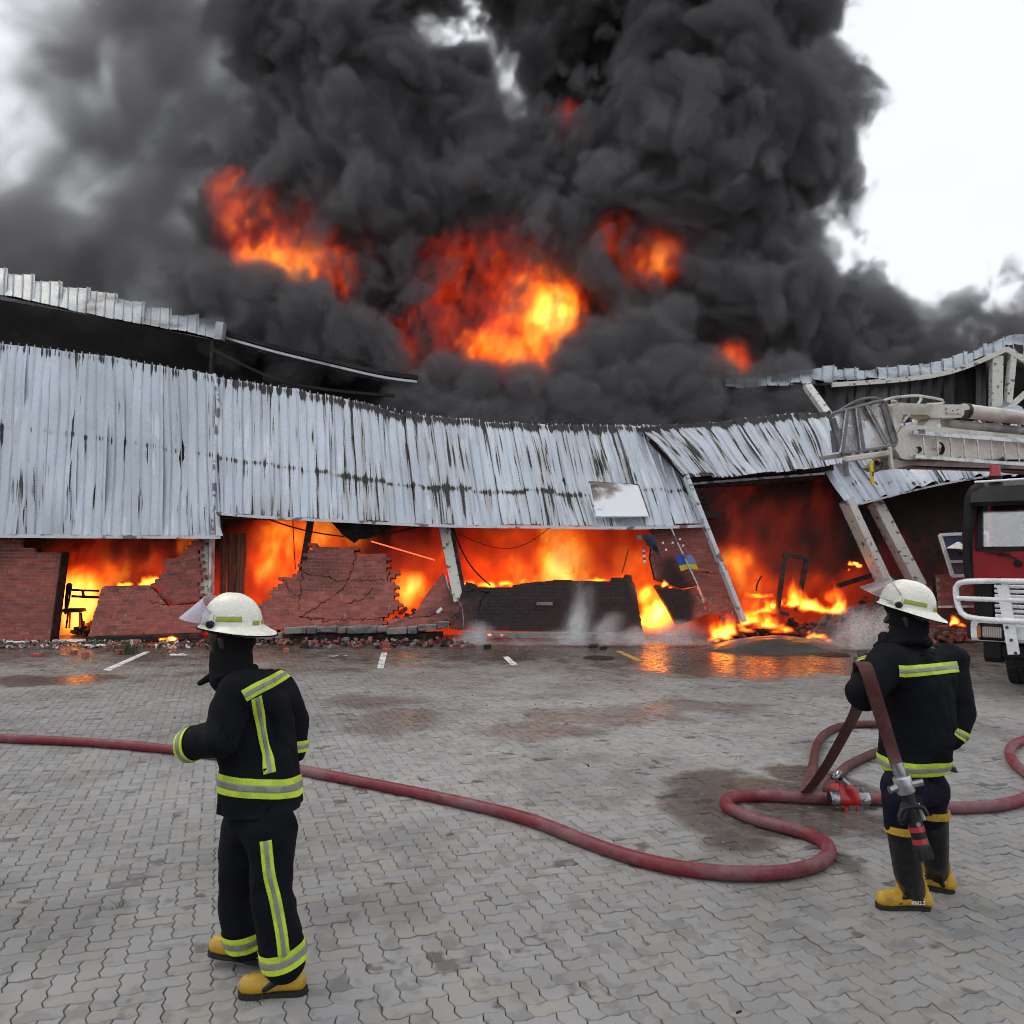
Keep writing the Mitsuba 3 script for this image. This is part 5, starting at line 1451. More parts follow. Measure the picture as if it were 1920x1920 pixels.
right = lying([(1624, 1498), (1650, 1499), (1700, 1507), (1780, 1514), (1850, 1512), (1905, 1503), (1938, 1484), (1938, 1462), (1912, 1440), (1894, 1418), (1900, 1397), (1935, 1384), (2010, 1372), (2150, 1362)], .046, 120)
k = thing('fire_hose', 'maroon fire hose looping from the right edge behind the standing firefighter to the divider', 'hose')
add(k, tube(right, .046, 18), 'm_hose', 40)
# the flat hose: loops on the ground, folds, rises and hangs over the left arm
be = (DM @ np.array([.14, .25, -.02, 1]))[:3]
feed = lying([(1566, 1462), (1580, 1443), (1605, 1428), (1642, 1411), (1690, 1398), (1745, 1388), (1785, 1378), (1790, 1366), (1772, 1357), (1730, 1354), (1700, 1355)], .045, 70)
feed = spline(np.vstack([be, be + (DM[:3, :3] @ np.array([-.02, .10, -.02])), feed[3::6]]), 110)
e1 = lying([(1700, 1355), (1642, 1358), (1602, 1358), (1562, 1367), (1536, 1388), (1527, 1418), (1522, 1446), (1513, 1474)], .045, 60)
air = [e1[-1], at(1512, 1483, 6.62), at(1524, 1472, 6.35), at(1552, 1432, 5.9), at(1585, 1373, 5.4), at(1607, 1328, 5.0), at(1615, 1285, 4.62), at(1614, 1255, 4.45), at(1614, 1243, 4.32), at(1622, 1248, 4.215), at(1636, 1290, 4.20), at(1655, 1350, 4.26), at(1672, 1405, 4.30), at(1683, 1438, 4.29)]
air = spline(air, 90)
cl = np.vstack([feed[:-1], e1, air[1:]])
NF = len(feed) - 1
cl[:NF + 40] = ndi.gaussian_filter1d(cl[:NF + 40], 1.5, axis=0, mode='nearest')
fl = np.concatenate([np.ones(NF + 45), np.linspace(1, 0, 25), np.zeros(len(cl) - NF - 70)])


def ribbon(cl, fl, r, width_dir):
    """A hose that is round where fl is 1 and flat where it is 0."""
    n, sides = len(cl), 16
    t = np.gradient(cl, axis=0)
    t /= np.linalg.norm(t, axis=1, keepdims=True)
    w = np.zeros_like(cl)
    w[-1] = unit(width_dir[-1] - t[-1] * (t[-1] @ width_dir[-1]))
    for k in range(n - 2, -1, -1):                      # carried along without twisting, pulled towards the width direction where the hose is flat
        a = w[k + 1] + (1 - fl[k]) * .35 * width_dir[k]
        w[k] = unit(a - t[k] * (t[k] @ a))
    w /= np.linalg.norm(w, axis=1, keepdims=True)
    nn = np.cross(t, w)
    ang = np.arange(sides) * 2 * np.pi / sides
    a, b = r * (1 + .30 * (1 - fl)), r * (1 - .80 * (1 - fl))
    v = cl[:, None] + np.cos(ang)[None, :, None] * w[:, None] * a[:, None, None] + np.sin(ang)[None, :, None] * nn[:, None] * b[:, None, None]
    f = []
    for k in range(n - 1):
        for s in range(sides):
            p0, p1 = k * sides + s, k * sides + (s + 1) % sides
            f += [[p0, p1, p1 + sides], [p0, p1 + sides, p0 + sides]]
    m = trimesh.Trimesh(v.reshape(-1, 3), np.array(f), process=False)
    m.fix_normals()
    return m


wd = np.tile(np.array([1.0, 0.25, 0.0]), (len(cl), 1))
k = thing('fire_hose', 'brown hose folded on the ground, then flat over the standing firefighter\'s left arm', 'hose')
add(k, ribbon(cl, fl, np.interp(np.arange(len(cl)), [0, NF + 60, NF + 110, len(cl)], [.042, .042, .033, .031]), wd), 'm_hose_brown', 40)

N = thing('branch_pipe', 'black pistol grip nozzle with red rings hanging from the flat hose behind the firefighter\'s leg', 'nozzle')
n0, n1, n2 = at(1680, 1430, 4.285), at(1697, 1478, 4.27), at(1728, 1588, 4.22)
ax = unit(n1 - n0)
part(N, 'hose_tail', lathe([(0, 0), (.030, 0), (.032, .05), (.030, .075), (0, .075)], n0, n1, 20), 'm_chrome', 30)
c0 = n0 + ax * .072
part(N, 'coupling', lathe([(0, 0), (.043, 0), (.046, .008), (.046, .080), (.042, .088), (0, .088)], c0, c0 + ax, 24), 'm_alu', 30)
mid = c0 + ax * .046
sd = unit(np.cross(ax, [0, 1, 0]))
if sd[0] < 0: sd = -sd
for sgn, out in ((-1, .085), (1, .095)):
    d = unit(sd * sgn + np.array([0, -.35 if sgn > 0 else -.1, 0]))
    part(N, 'lug', lathe([(0, .03), (.019, .03), (.019, out), (.015, out), (.013, out - .012), (0, out - .012)], mid, mid + d, 16), 'm_chrome', 30)
c1 = c0 + ax * .088
ax2 = unit(n2 - c1)
part(N, 'barrel', lathe([(0, 0), (.034, 0), (.034, .05), (.028, .06), (.032, .10), (.036, .15), (.036, .22), (0, .22)], c1, n2, 20), 'm_bootblack', 30)
g0 = c1 + ax2 * .06
gp = spline([g0 - sd * .085 + ax2 * .03, g0 - sd * .05 - ax2 * .005, g0 + ax2 * 0, g0 + sd * .045 + ax2 * .015, g0 + sd * .06 + ax2 * .06], 16)
part(N, 'bail_handle', tube(gp + np.array([0, -.03, 0]), .012, 10), 'm_bootblack', 40)
part(N, 'grip', flesh([[(g0 - sd * .02, .032), (g0 - sd * .06 + ax2 * .06, .024)], [(g0, .036), (g0 + ax2 * .12, .034)]], .012, 5), 'm_bootblack', True)
part(N, 'badge', lathe([(0, 0), (.012, 0), (.012, .004), (0, .004)], g0 + ax2 * .085 + np.array([0, -.036, 0]), g0 + ax2 * .085 + np.array([0, -1, 0]), 16), 'm_alu')
part(N, 'side_lever', beam(g0 + sd * .04 + ax2 * .0, g0 + sd * .05 + ax2 * .09, .012, .02, c=.003), 'm_alu')
for a in (.165, .225):
    part(N, 'red_ring', lathe([(.03, 0), (.039, 0), (.039, .026), (.03, .026)], c1 + ax2 * a, n2 + ax2, 20), 'm_beacon', 30)
part(N, 'black_ring', lathe([(.03, 0), (.037, 0), (.037, .034), (.03, .034)], c1 + ax2 * .191, n2 + ax2, 20), 'm_bootblack', 30)
tp = c1 + ax2 * .251
part(N, 'tip', lathe([(0, 0), (.038, 0), (.042, .02), (.044, .07), (.040, .078), (.030, .06), (0, .05)], tp, tp + ax2, 24), 'm_bootblack', 30)
part(N, 'tip_rib', join([beam(tp + ax2 * .015 + .042 * (math.cos(t) * sd + math.sin(t) * np.cross(ax2, sd)), tp + ax2 * .07 + .044 * (math.cos(t) * sd + math.sin(t) * np.cross(ax2, sd)), .008, .006) for t in np.arange(0, 6.28, .52)]), 'm_rubber')
# ------------------------------------------------------------------ wreckage and litter
rd = np.random.default_rng(77)


def loose_brick(px, py, label, m_='m_brick0', size=(.215, .10, .068), rz=None, holes=False, Yoff=0, group=None):
    c = ground_at(px, py)
    hgt = size[2]
    k = thing('loose_brick', label, 'brick', group)
    b = chamfer_box(list(size), .006)
    if holes:
        b = trimesh.creation.box(extents=list(size))
        mf = manifold3d.Manifold(manifold3d.Mesh(np.array(b.vertices, np.float32), np.array(b.faces, np.uint32)))
        for x in (-.06, 0, .06):
            mf = mf - manifold3d.Manifold.cylinder(.3, .022, .022, 12).rotate([90, 0, 0]).translate([x, .15, 0])
        me = mf.to_mesh()
        b = trimesh.Trimesh(np.array(me.vert_properties[:, :3]), np.array(me.tri_verts))
    b.apply_transform(rot_euler(rd.normal(0, .04), rd.normal(0, .04), rd.uniform(-.6, .6) if rz is None else rz))
    base = 0.0 if c[1] < 17.7 else .035
    b.apply_translation([c[0], c[1] + Yoff, base + hgt / 2])
    add(k, b, m_)


loose_brick(69, 1231, 'red brick lying alone on the dark ground at the far left', rz=.1)
loose_brick(138, 1226, 'reddish half brick right of the lone far left brick', 'm_brick1', (.12, .1, .068))
loose_brick(160, 1232, 'stubby dark red half brick standing nearest the left parking line', 'm_brick2', (.13, .10, .10))
loose_brick(212, 1213, 'red brick lying on the rubbish at the foot of the low sloping slab', 'm_brick2', rz=.1)
loose_brick(198, 1222, 'dark red brick end beside the grass tuft', 'm_brick3', (.12, .1, .09))
loose_brick(225, 1227, 'red brick half hidden left of the parking line\'s far end', 'm_brick1', (.15, .12, .10))
loose_brick(287, 1214, 'flat red brick just behind the far end of the long white line', 'm_brick0', (.24, .11, .07), rz=.2)
loose_brick(256, 1210, 'small red brick piece against the low sloping slab', 'm_brick2', (.12, .1, .09))
loose_brick(532, 1208, 'red hollow brick with three round holes behind the walking firefighter', 'm_brick1', (.22, .1, .09), rz=.05, holes=True)
loose_brick(537, 1224, 'small red brick cube on bare ground right of the walking firefighter', 'm_brick2', (.11, .1, .10))
loose_brick(587, 1209, 'long red brick lying square on the rubble strip in front of the slumped slab', 'm_brick0', rz=.02)
loose_brick(650, 1209, 'pale grey block upright in the rubble strip', 'm_concrete', (.10, .1, .13), rz=.1)
loose_brick(694, 1208, 'red brick on edge in the rubble strip', 'm_brick2', (.09, .1, .13), rz=.1)
loose_brick(726, 1223, 'red brick at the head of the short white line', 'm_brick0', (.20, .12, .075), rz=-.06)
loose_brick(724, 1216, 'darker brick just behind the one at the head of the short white line', 'm_brick1', (.18, .1, .12), rz=.05)
loose_brick(779, 1204, 'red brick under the foot of the tilted triangular wall piece', 'm_brick3', (.24, .1, .07), rz=.1)
loose_brick(914, 1216, 'charred black brick alone left of centre on the wet ground', 'm_char', (.17, .1, .085), rz=.05)
loose_brick(1112, 1214, 'larger charred brick of the pair behind the iron cover', 'm_char', (.19, .11, .075), rz=-.1)
loose_brick(1131, 1217, 'smaller charred brick of the pair behind the iron cover', 'm_char', (.15, .10, .06), rz=.1)
loose_brick(1288, 1199, 'grey hollow building block lying at the foot of the sooty fragment', 'm_concrete', (.42, .14, .12), rz=.05, holes=True)

ORD = ['first', 'second', 'third', 'fourth', 'fifth', 'sixth', 'seventh', 'eighth', 'ninth', 'tenth', 'last']
# concrete kerb pieces, heaved up along the foot of the slumped slab
for i, (x0, x1, y, dark) in enumerate(((470, 532, 1193, 1), (536, 577, 1182, 0), (578, 597, 1181, 1), (597, 634, 1180, 0), (635, 652, 1181, 1), (653, 709, 1181, 0), (709, 728, 1179, 1), (727, 765, 1183, 0), (766, 784, 1181, 1), (785, 820, 1177, 0), (821, 842, 1172, 1))):
    a, b = at(x0, y, 18.45), at(x1 - 1, y - (x1 - x0) * .03, 18.45)
    k = thing('kerb_block', f'{"soot dark" if dark else "pale grey"} concrete kerb block, {ORD[i]} from left under the broken brick slabs', 'kerb block', 'kerb blocks heaved up under the broken slabs')
    add(k, beam(a, b, .30, .12 + .02 * (i % 3), (0, 0, 1), c=.012), 'm_char' if dark and i % 2 else 'm_concrete')
FN = [(at(x, y, 18.6)) for x, y in ((470, 1199), (600, 1192), (730, 1192), (830, 1190))]
k = thing('plinth', 'dark broken concrete plinth under the slumped brick slab', 'plinth')
add(k, join([beam(FN[i], FN[i + 1], .25, .14, c=.01) for i in range(3)]), 'm_char')
k = thing('plinth', 'blackened concrete plinth under the scorched low wall', 'plinth')
add(k, beam(at(868, 1190, 18.62), at(1206, 1192, 18.62), .2, .13, c=.01), 'm_concrete')
k = thing('plinth', 'dark concrete plinth under the low sloping slab and left wall', 'plinth')
add(k, join([beam(at(165, 1199, 18.66), at(376, 1193, 18.62), .2, .11, c=.01), beam(at(-160, 1210, 18.9), at(98, 1207, 18.9), .2, .07, c=.01)]), 'm_char')
k = thing('threshold', 'charred boards across the foot of the burning window gap', 'threshold')
for i in range(7):
    part(k, 'board', box(at(106 + i * 9.4, 1201, 18.75), [.11, .16, .05], rot_euler(0, 0, rd.normal(0, .05))), 'm_cream')


def heap(label, spots, n, mats, size=1.0, seed=0, name='rubble'):
    """A heap of broken bricks and lumps: spots (px, py on the ground, radius m, height m, depth offset)."""
    r = np.random.default_rng(seed)
    k = thing(name, label, 'rubble', kind='stuff')
    by = {m: [] for m in mats}
    for _ in range(n):
        s = spots[r.integers(len(spots))]
        c = ground_at(s[0], s[1])
        a, q = r.uniform(0, 6.28), math.sqrt(r.random())
        x, y = c[0] + math.cos(a) * q * s[2], c[1] + s[4] + math.sin(a) * q * s[2] * .6
        z = s[3] * (1 - q ** 1.5) * r.uniform(.55, 1.0)
        if r.random() < .55:
            m = trimesh.creation.box(extents=np.array([.21 * r.choice([1, 1, .5]), .10, .075]) * size)
        else:
            m = trimesh.creation.icosphere(1, .5)
            m.vertices *= (1 + .5 * (r.random((len(m.vertices), 1)) - .5))
            m.apply_scale(np.array([.16, .12, .09]) * r.uniform(.4, 1.3) * size)
        m.apply_transform(trimesh.transformations.random_rotation_matrix(r.random(3)) if r.random() < .6 else rot_euler(r.normal(0, .2), r.normal(0, .2), r.uniform(0, 6)))
        m.apply_translation([x, y, z + .05])
        by[mats[r.integers(len(mats))]].append(m)
    for i, (m_, ms) in enumerate(by.items()):
        if ms:
            scene[f'{k}__{i + 1:03d}'] = ply(join(ms), m_)
    return k


heap('tumbled bricks spilling between the slumped slab and the tilted piece', [(742, 1197, .32, .42, .0), (765, 1197, .40, .55, .15), (735, 1199, .25, .28, -.1), (752, 1196, .35, .80, .35), (775, 1196, .35, .65, .35)], 130, ['m_brick0', 'm_brick1', 'm_brick3', 'm_concrete'], seed=1)
heap('thin litter of ash, mortar and brick chips along the foot of the left walls', [(x, 1208 + 8 * (i % 2), .55, .02, 0) for i, x in enumerate(range(-40, 470, 36))], 330, ['m_concrete', 'm_brick1', 'm_char', 'm_cream'], size=.42, seed=2)
heap('grey rubble strip of mortar, chips and ash before the slumped slab', [(x, 1202 + 6 * (i % 3), .6, .10, 0) for i, x in enumerate(range(480, 870, 26))], 480, ['m_concrete', 'm_brick1', 'm_char', 'm_brick3', 'm_soot'], size=.55, seed=3)
heap('great heap of dusty bricks and stones beyond the leaning jamb', [(1600, 1198, .85, .80, .3), (1655, 1197, .95, 1.05, .5), (1690, 1197, .8, .85, .3), (1570, 1199, .6, .45, .2), (1630, 1200, .7, .50, -.1), (1720, 1198, .7, .6, .3), (1615, 1195, .8, 1.0, 1.0)], 640, ['m_concrete', 'm_brick3', 'm_brick1', 'm_inner', 'm_concrete'], size=1.15, seed=4)
heap('low heap of loose red bricks left of the fire engine', [(1745, 1206, .45, .30, .1), (1775, 1206, .45, .32, .1), (1805, 1205, .4, .28, .1), (1720, 1207, .4, .2, .1), (1835, 1205, .35, .16, .1)], 150, ['m_brick0', 'm_brick2', 'm_brick1', 'm_concrete'], size=1.0, seed=5)
heap('dark burning wreckage on the floor of the loading door', [(1430, 1197, .9, .25, .4), (1500, 1196, 1.0, .32, .3), (1380, 1197, .5, .2, .3), (1545, 1196, .7, .38, .3), (1480, 1190, 1.2, .45, 1.0)], 300, ['m_char', 'm_soot', 'm_brick3'], size=1.2, seed=6)
heap('charred wreckage on the sill of the burning window gap', [(130, 1200, .35, .32, .9), (150, 1200, .3, .35, .9), (112, 1200, .2, .3, .9)], 70, ['m_char', 'm_soot', 'm_brick3'], size=.9, seed=7)
heap('bricks strewn along the top of the blackened wall', [(900, 1186, .3, 1.20, .35), (1010, 1186, .45, 1.33, .35), (1040, 1186, .35, 1.33, .35), (880, 1186, .2, 1.20, .35)], 40, ['m_char', 'm_brick3'], size=1.0, seed=8)
heap('small dark crumbs scattered over the wet yard', [(x, y, 1.6, .0, 0) for x, y in ((200, 1270), (600, 1260), (900, 1270), (1200, 1280), (1500, 1290), (1750, 1260), (450, 1330), (1000, 1330), (1700, 1330), (800, 1420), (1300, 1420), (200, 1500), (1000, 1650), (1500, 1750))], 110, ['m_char', 'm_concrete'], size=.11, seed=9)

# paper and plaster scraps
for i, (x, y, w, lab) in enumerate(((30, 1210, .45, 'white crumpled paper at the foot of the left wall'), (128, 1208, .55, 'white scraps lying before the burning window gap'), (180, 1214, .5, 'torn white strip beside the flat red brick'), (335, 1232, .3, 'small pale scrap on dark ground behind the walking firefighter'), (632, 1234, .35, 'crumpled grey foil lying alone in the middle of the yard'))):
    c = ground_at(x, y)
    u = np.linspace(-1, 1, 9)
    U, V = np.meshgrid(u, u, indexing='ij')
    f = meshkit.fbm(np.stack([U * 2.2, V * 2.2, 0 * U + i * 7], -1), 3, i)
    Pq = np.stack([c[0] + U * w * .5 * (.7 + .6 * f), c[1] + V * w * .22, .03 + .10 * np.abs(f - .45) + .0 * U + (.03 if c[1] > 17.7 else 0)], -1)
    add(thing('paper_scrap', lab, 'scrap'), solid_sheet(Pq, np.array([0, 0, .004])), 'm_white' if i < 4 else 'm_alu', 30)
k = thing('paper_scrap', 'white slip stuck on the tilted triangular brick piece', 'scrap')
add(k, beam(at(819, 1149, 18.45), at(828, 1140, 18.45), .07, .012, (0, 1, 0)), 'm_white')

# grass in the rubble and weeds in the joints
k = thing('grass', 'green tufts of grass and weeds in the litter and paving joints', 'grass', kind='stuff')
bl = []
for x, y, n, s in ((240, 1226, 70, .26), (232, 1222, 40, .2), (178, 1212, 25, .2), (300, 1228, 14, .14), (225, 1702, 16, .05), (1080, 1560, 10, .03), (640, 1610, 8, .03), (905, 1690, 8, .03), (480, 1880, 12, .04), (1700, 1560, 6, .03)):
    c = ground_at(x, y)
    for _ in range(n):
        p = c + np.array([rd.normal(0, s * .5), rd.normal(0, s * .4), 0])
        d = np.array([rd.normal(0, .45), rd.normal(0, .45), 1]) * s * rd.uniform(.5, 1.1)
        w = unit(np.cross(d, [rd.normal(), rd.normal(), 0.1])) * s * .035
        bl.append(trimesh.Trimesh([p - w, p + w, p + d * .6 + w * .7 + [0, 0, .0], p + d * .6 - w * .7, p + d + d[0] * np.array([.25, 0, -.1])], [[0, 1, 2], [0, 2, 3], [3, 2, 4]], process=False))
scene['m_grass'] = {'type': 'twosided', 'b': {'type': 'principled', 'base_color': {'type': 'rgb', 'value': [0.05, 0.075, 0.02]}, 'roughness': 0.7}}
scene[k] = ply(join(bl), 'm_grass')

# things inside and on the building
def frame(name, label, cat, pts, w, d, m_, parts=True):
    k = thing(name, label, cat)
    for a, b in pts:
        part(k, 'bar', beam(at(*a), at(*b), w, d, (0, 1, 0)), m_)
    return k


frame('steel_frame', 'bare rusty steel door frame standing in the flames', 'frame', [((1457, 1150, 18.9), (1472, 1037, 18.9)), ((1493, 1146, 18.95), (1514, 1044, 18.95)), ((1470, 1040, 18.9), (1514, 1047, 18.95)), ((1457, 1148, 18.9), (1478, 1152, 18.9))], .085, .12, 'm_steel_dark')
q = thing('bent_rod', 'thin bent rod sticking up from the burning wreckage', 'rod')
add(q, tube(spline([at(1418, 1108, 19.3), at(1420, 1095, 19.3), at(1428, 1080, 19.3)], 8), .02, 6), 'm_steel_dark')
q = thing('fallen_beam', 'dark fallen beam slanting behind the leaning jamb', 'beam')
add(q, beam(at(1560, 1102, 20.4), at(1655, 1072, 19.9), .10, .12), 'm_char')
q = thing('ceiling_panel', 'tilted sheet of ceiling hanging in smoke behind the leaning column', 'panel')
add(q, solid_sheet(np.array([[at(1640, 1090, 21), at(1800, 1010, 22)], [at(1680, 1100, 20.6), at(1815, 1020, 21.4)]]), np.array([0, .05, 0])), 'm_burntpanel')
k = thing('chair', 'charred chair silhouetted against the fire in the left window gap', 'chair')
part(k, 'backrest', flesh([[(at(130, 1098, 20.0), .07), (at(126, 1128, 20.0), .06)], [(at(126, 1128, 20.0), .06), (at(123, 1150, 20.0), .03)]], .04, 4), 'm_char', True)
part(k, 'seat', chamfer_box([.42, .4, .09], .02).apply_translation(at(140, 1144, 20.0)), 'm_char')
part(k, 'arm', join([beam(at(135, 1106, 20.0), at(185, 1108, 20.0), .05, .05), beam(at(135, 1118, 20.0), at(185, 1120, 20.0), .07, .06), beam(at(155, 1106, 20.0), at(157, 1120, 20.0), .05, .05)]), 'm_char')
for a, b in (((128, 1148, 19.9), (124, 1178, 19.9)), ((152, 1148, 19.9), (155, 1178, 19.9)), ((132, 1148, 20.2), (130, 1178, 20.2)), ((150, 1148, 20.2), (150, 1178, 20.2))):
    part(k, 'leg', beam(at(*a), at(*b), .035, .035), 'm_char')
mat('m_curtain', (0.40, 0.17, 0.12), 0.9, 0.0, (0.28, 0.12, 0.09), 2.0)
for i, (a, b) in enumerate(((412, 425), (426, 441), (442, 462))):
    u = np.linspace(0, 1, 12)
    Pc = np.array([[at(a + (b - a) * (.9 if j > 5 else 1) * t - (j / 11) ** 2 * (3 if i == 2 else 0), 1000 + j * 11, 20.1 + .05 * math.sin(t * 9 + i)) for j in range(12)] for t in u])
    add(thing('curtain', ('leftmost', 'middle', 'rightmost')[i] + ' reddish curtain strip hanging behind the walking firefighter\'s helmet', 'curtain'), solid_sheet(Pc, np.array([0, .02, 0])), 'm_curtain', True)
k = thing('ceiling_flap', 'black ragged flap of ceiling drooping under the eaves of the middle bay', 'ceiling')
fp = np.array([at(*p, 19.6) for p in ((618, 976), (640, 974), (700, 977), (730, 986), (718, 1000), (700, 1004), (690, 1010), (672, 1011), (664, 1018), (655, 1012), (642, 1003), (634, 993))])
poly = sg.Polygon(fp[:, [0, 2]])
m = prism(poly, .08); m.apply_transform(np.array([[1, 0, 0, 0], [0, 0, 1, 19.6], [0, 1, 0, 0], [0, 0, 0, 1.0]])); m.fix_normals()
add(k, m, 'm_char')


def cable(label, pts, r=.014, n=24):
    add(thing('hanging_cable', label, 'cable'), tube(spline([at(*p) for p in pts], n), r, 6), 'm_char')


cable('cable sagging under the eaves from the left corner to the ceiling flap', [(490, 968, 19.4), (540, 986, 19.4), (600, 1000, 19.4), (645, 1006, 19.5)], .02)
cable('cable sagging from the ceiling flap to the white column', [(690, 1008, 19.5), (740, 998, 19.4), (800, 984, 19.3)], .022)
cable('cable hanging straight down beside the dark steel post', [(549, 975, 19.5), (551, 1020, 19.5), (554, 1068, 19.5)], .012)
cable('cable running from the white column down to the blackened wall', [(848, 986, 19.4), (865, 1030, 19.3), (890, 1070, 19.2), (920, 1098, 19.1)], .02)
cable('long cable sagging across the wide opening', [(858, 1000, 19.8), (910, 1022, 19.8), (970, 1026, 19.8), (1030, 990, 19.8)], .010)
cable('short cable end hanging right of the yellow fire', [(1178, 1030, 19.4), (1172, 1055, 19.4), (1166, 1075, 19.4)], .012)
cable('thin wire dangling from the leaning jamb', [(1597, 994, 18.9), (1592, 1010, 18.85), (1590, 1018, 18.85)], .010)
k = thing('metal_strip', 'strip of metal glowing red hot right of the ceiling flap', 'strip')
scene[k] = ply(beam(at(696, 1015, 19.6), at(815, 1050, 19.6), .05, .03), {'type': 'diffuse', 'reflectance': {'type': 'rgb', 'value': [.05, .03, .02]}}, emitter={'type': 'area', 'radiance': {'type': 'rgb', 'value': [.45, .06, .02]}})
k = thing('torn_tin_sheet', 'blue corrugated tin scrap hanging at the top of the dark brick fragment', 'tin sheet')
u = np.linspace(0, 1, 25)
Pt = np.array([[at(1203 + 25 * t + 10 * s, 1003 + (5 - 3 * t) * s + s * (14 + 26 * t), 18.7) + np.array([0, .03 * math.sin(t * 38), 0]) for s in (0, .5, 1)] for t in u])
add(k, solid_sheet(Pt, np.array([0, .008, 0])), 'm_blue_tin', 30)
k = thing('torn_tin_sheet', 'small blue tin piece left of the corrugated scrap', 'tin sheet')
add(k, solid_sheet(np.array([[at(1194, 1011, 18.7), at(1194, 1004, 18.7)], [at(1204, 1011, 18.7), at(1203, 1003, 18.7)]]), np.array([0, .01, 0])), 'm_blue_tin')
k = thing('barrier_tape', 'red and white striped strip hanging below the blue tin', 'tape')
for i in range(6):
    part(k, 'stripe', beam(at(1206 + i * .4, 1025 + i * 5, 18.75), at(1207 + i * .4, 1030 + i * 5, 18.75), .06, .015, (0, 1, 0)), 'm_white' if i % 2 else 'm_valve_red')
PLATES = thing('number_plate_board', 'blue and yellow plate on the dark brick fragment, left of the crack', 'plate')


def quad(k, nm, pts, d, m_, y=18.55):
    P = np.array([at(x, yy, d) for x, yy in pts])
    part(k, nm, solid_sheet(np.array([[P[0], P[3]], [P[1], P[2]]]), np.array([0, .015, 0])), m_)


quad(PLATES, 'blue_field', [(1266, 1043), (1283, 1039), (1290, 1056), (1273, 1061)], 18.62, 'm_blue')
quad(PLATES, 'yellow_field', [(1273, 1061), (1290, 1056.5), (1294, 1066), (1277, 1071)], 18.62, 'm_yellow')
P2 = thing('number_plate_board', 'faded blue and yellow plate on the leaning pier, right of the crack', 'plate')
quad(P2, 'blue_field', [(1286, 1041), (1298, 1040), (1306, 1058), (1291, 1057)], 18.55, 'm_blue_faded')
quad(P2, 'yellow_field', [(1291, 1057.5), (1306, 1058.5), (1310, 1068), (1296, 1067)], 18.55, 'm_yellow')
k = thing('conduit', 'thin pale conduit snaking down the crack of the leaning pier', 'conduit')
add(k, tube(spline([at(1259, 990, 18.6), at(1268, 1012, 18.6), at(1284, 1046, 18.55), at(1299, 1078, 18.55), at(1312, 1106, 18.5), at(1320, 1130, 18.5)], 30), .016, 6), 'm_flash')
for i, (x, y) in enumerate(((1243, 1018), (1249, 1031), (1261, 1018), (1275, 1011), (1281, 1023))):
    part('brick_wall_006', 'white_fitting', lathe([(0, 0), (.03, 0), (.025, .02), (0, .025)], at(x, y, 18.62), at(x, y, 18.0), 10), 'm_white')
k = thing('wall_plate', 'tan plate fixed in the middle of the blackened wall', 'plate')
add(k, chamfer_box([.37, .03, .075], .006).apply_translation(at(1021, 1132, 18.62)), 'm_concrete')
k = thing('window', 'white framed window hanging tilted behind the fire engine\'s snorkel', 'window')
wq = [(1762, 1003), (1852, 998), (1862, 1077), (1786, 1080)]
for i in range(4):
    part(k, 'frame', beam(at(*wq[i], 18.2), at(*wq[(i + 1) % 4], 18.2), .07, .06, (0, 1, 0)), 'm_whitepaint')
part(k, 'mullion', beam(at(1776, 1053, 18.2), at(1858, 1052, 18.2), .06, .06, (0, 1, 0)), 'm_whitepaint')
scene['m_windowglass'] = {'type': 'blendbsdf', 'weight': 0.5, 'a': {'type': 'thindielectric'}, 'b': {'type': 'twosided', 'c': {'type': 'principled', 'base_color': {'type': 'rgb', 'value': [0.10, 0.13, 0.22]}, 'roughness': 0.12}}}
part(k, 'pane', solid_sheet(np.array([[at(1777, 1053, 18.22), at(1763, 1004, 18.22)], [at(1800, 1053, 18.22), at(1790, 1003, 18.22)], [at(1858, 1052, 18.22), at(1852, 999, 18.22)]]), np.array([0, .006, 0])), 'm_windowglass')
part(k, 'pane', solid_sheet(np.array([[at(1787, 1079, 18.22), at(1777, 1054, 18.22)], [at(1861, 1076, 18.22), at(1858, 1053, 18.22)]]), np.array([0, .006, 0])), 'm_windowglass')
k = thing('lamp_shade', 'cream broken lamp shade hanging in the tilted window', 'lamp')
part(k, 'shade', lathe([(.02, 0), (.24, .16), (.24, .17), (.02, .02)], at(1797, 1016, 18.05), at(1795, 1050, 18.05), 14), 'm_white', 30)
part(k, 'arm', beam(at(1798, 1036, 18.05), at(1815, 1046, 18.05), .05, .05), 'm_char')
# ------------------------------------------------------------------ smoke and fire
def worley_tile(n, cells, seed):
    """A periodic block of 1 - (distance to the nearest of jittered points), about 0 to 1: round billows with sharp creases."""
    r = np.random.default_rng(seed)
    g = np.stack(np.meshgrid(*[np.arange(cells)] * 3, indexing='ij'), -1).reshape(-1, 3)
    p = ((g + r.random(g.shape)) / cells) % 1.0
    q = (np.stack(np.meshgrid(*[np.arange(n)] * 3, indexing='ij'), -1).reshape(-1, 3) + 0.5) / n
    d = cKDTree(p, boxsize=1.0).query(q, workers=-1)[0] * cells
    return np.clip(1 - d / 1.05, 0, 1).astype(np.float32).reshape(n, n, n)


def value_tile(n, seed, octaves=4, base=4):
    """A periodic block of fractal value noise, 0 to 1."""
    r = np.random.default_rng(seed)
    out = np.zeros((n, n, n), np.float32)
    w = 0
    for o in range(octaves):
        c = base * 2 ** o
        if c > n // 2:
            break
        a = r.random((c, c, c)).astype(np.float32)
        k = np.arange(n) * c / n
        idx = np.stack(np.meshgrid(k, k, k, indexing='ij'))
        out += 0.5 ** o * ndi.map_coordinates(a, idx, order=2, mode='grid-wrap')
        w += 0.5 ** o
    out /= w
    return np.clip((out - 0.5) * 1.5 + 0.5, 0, 1)


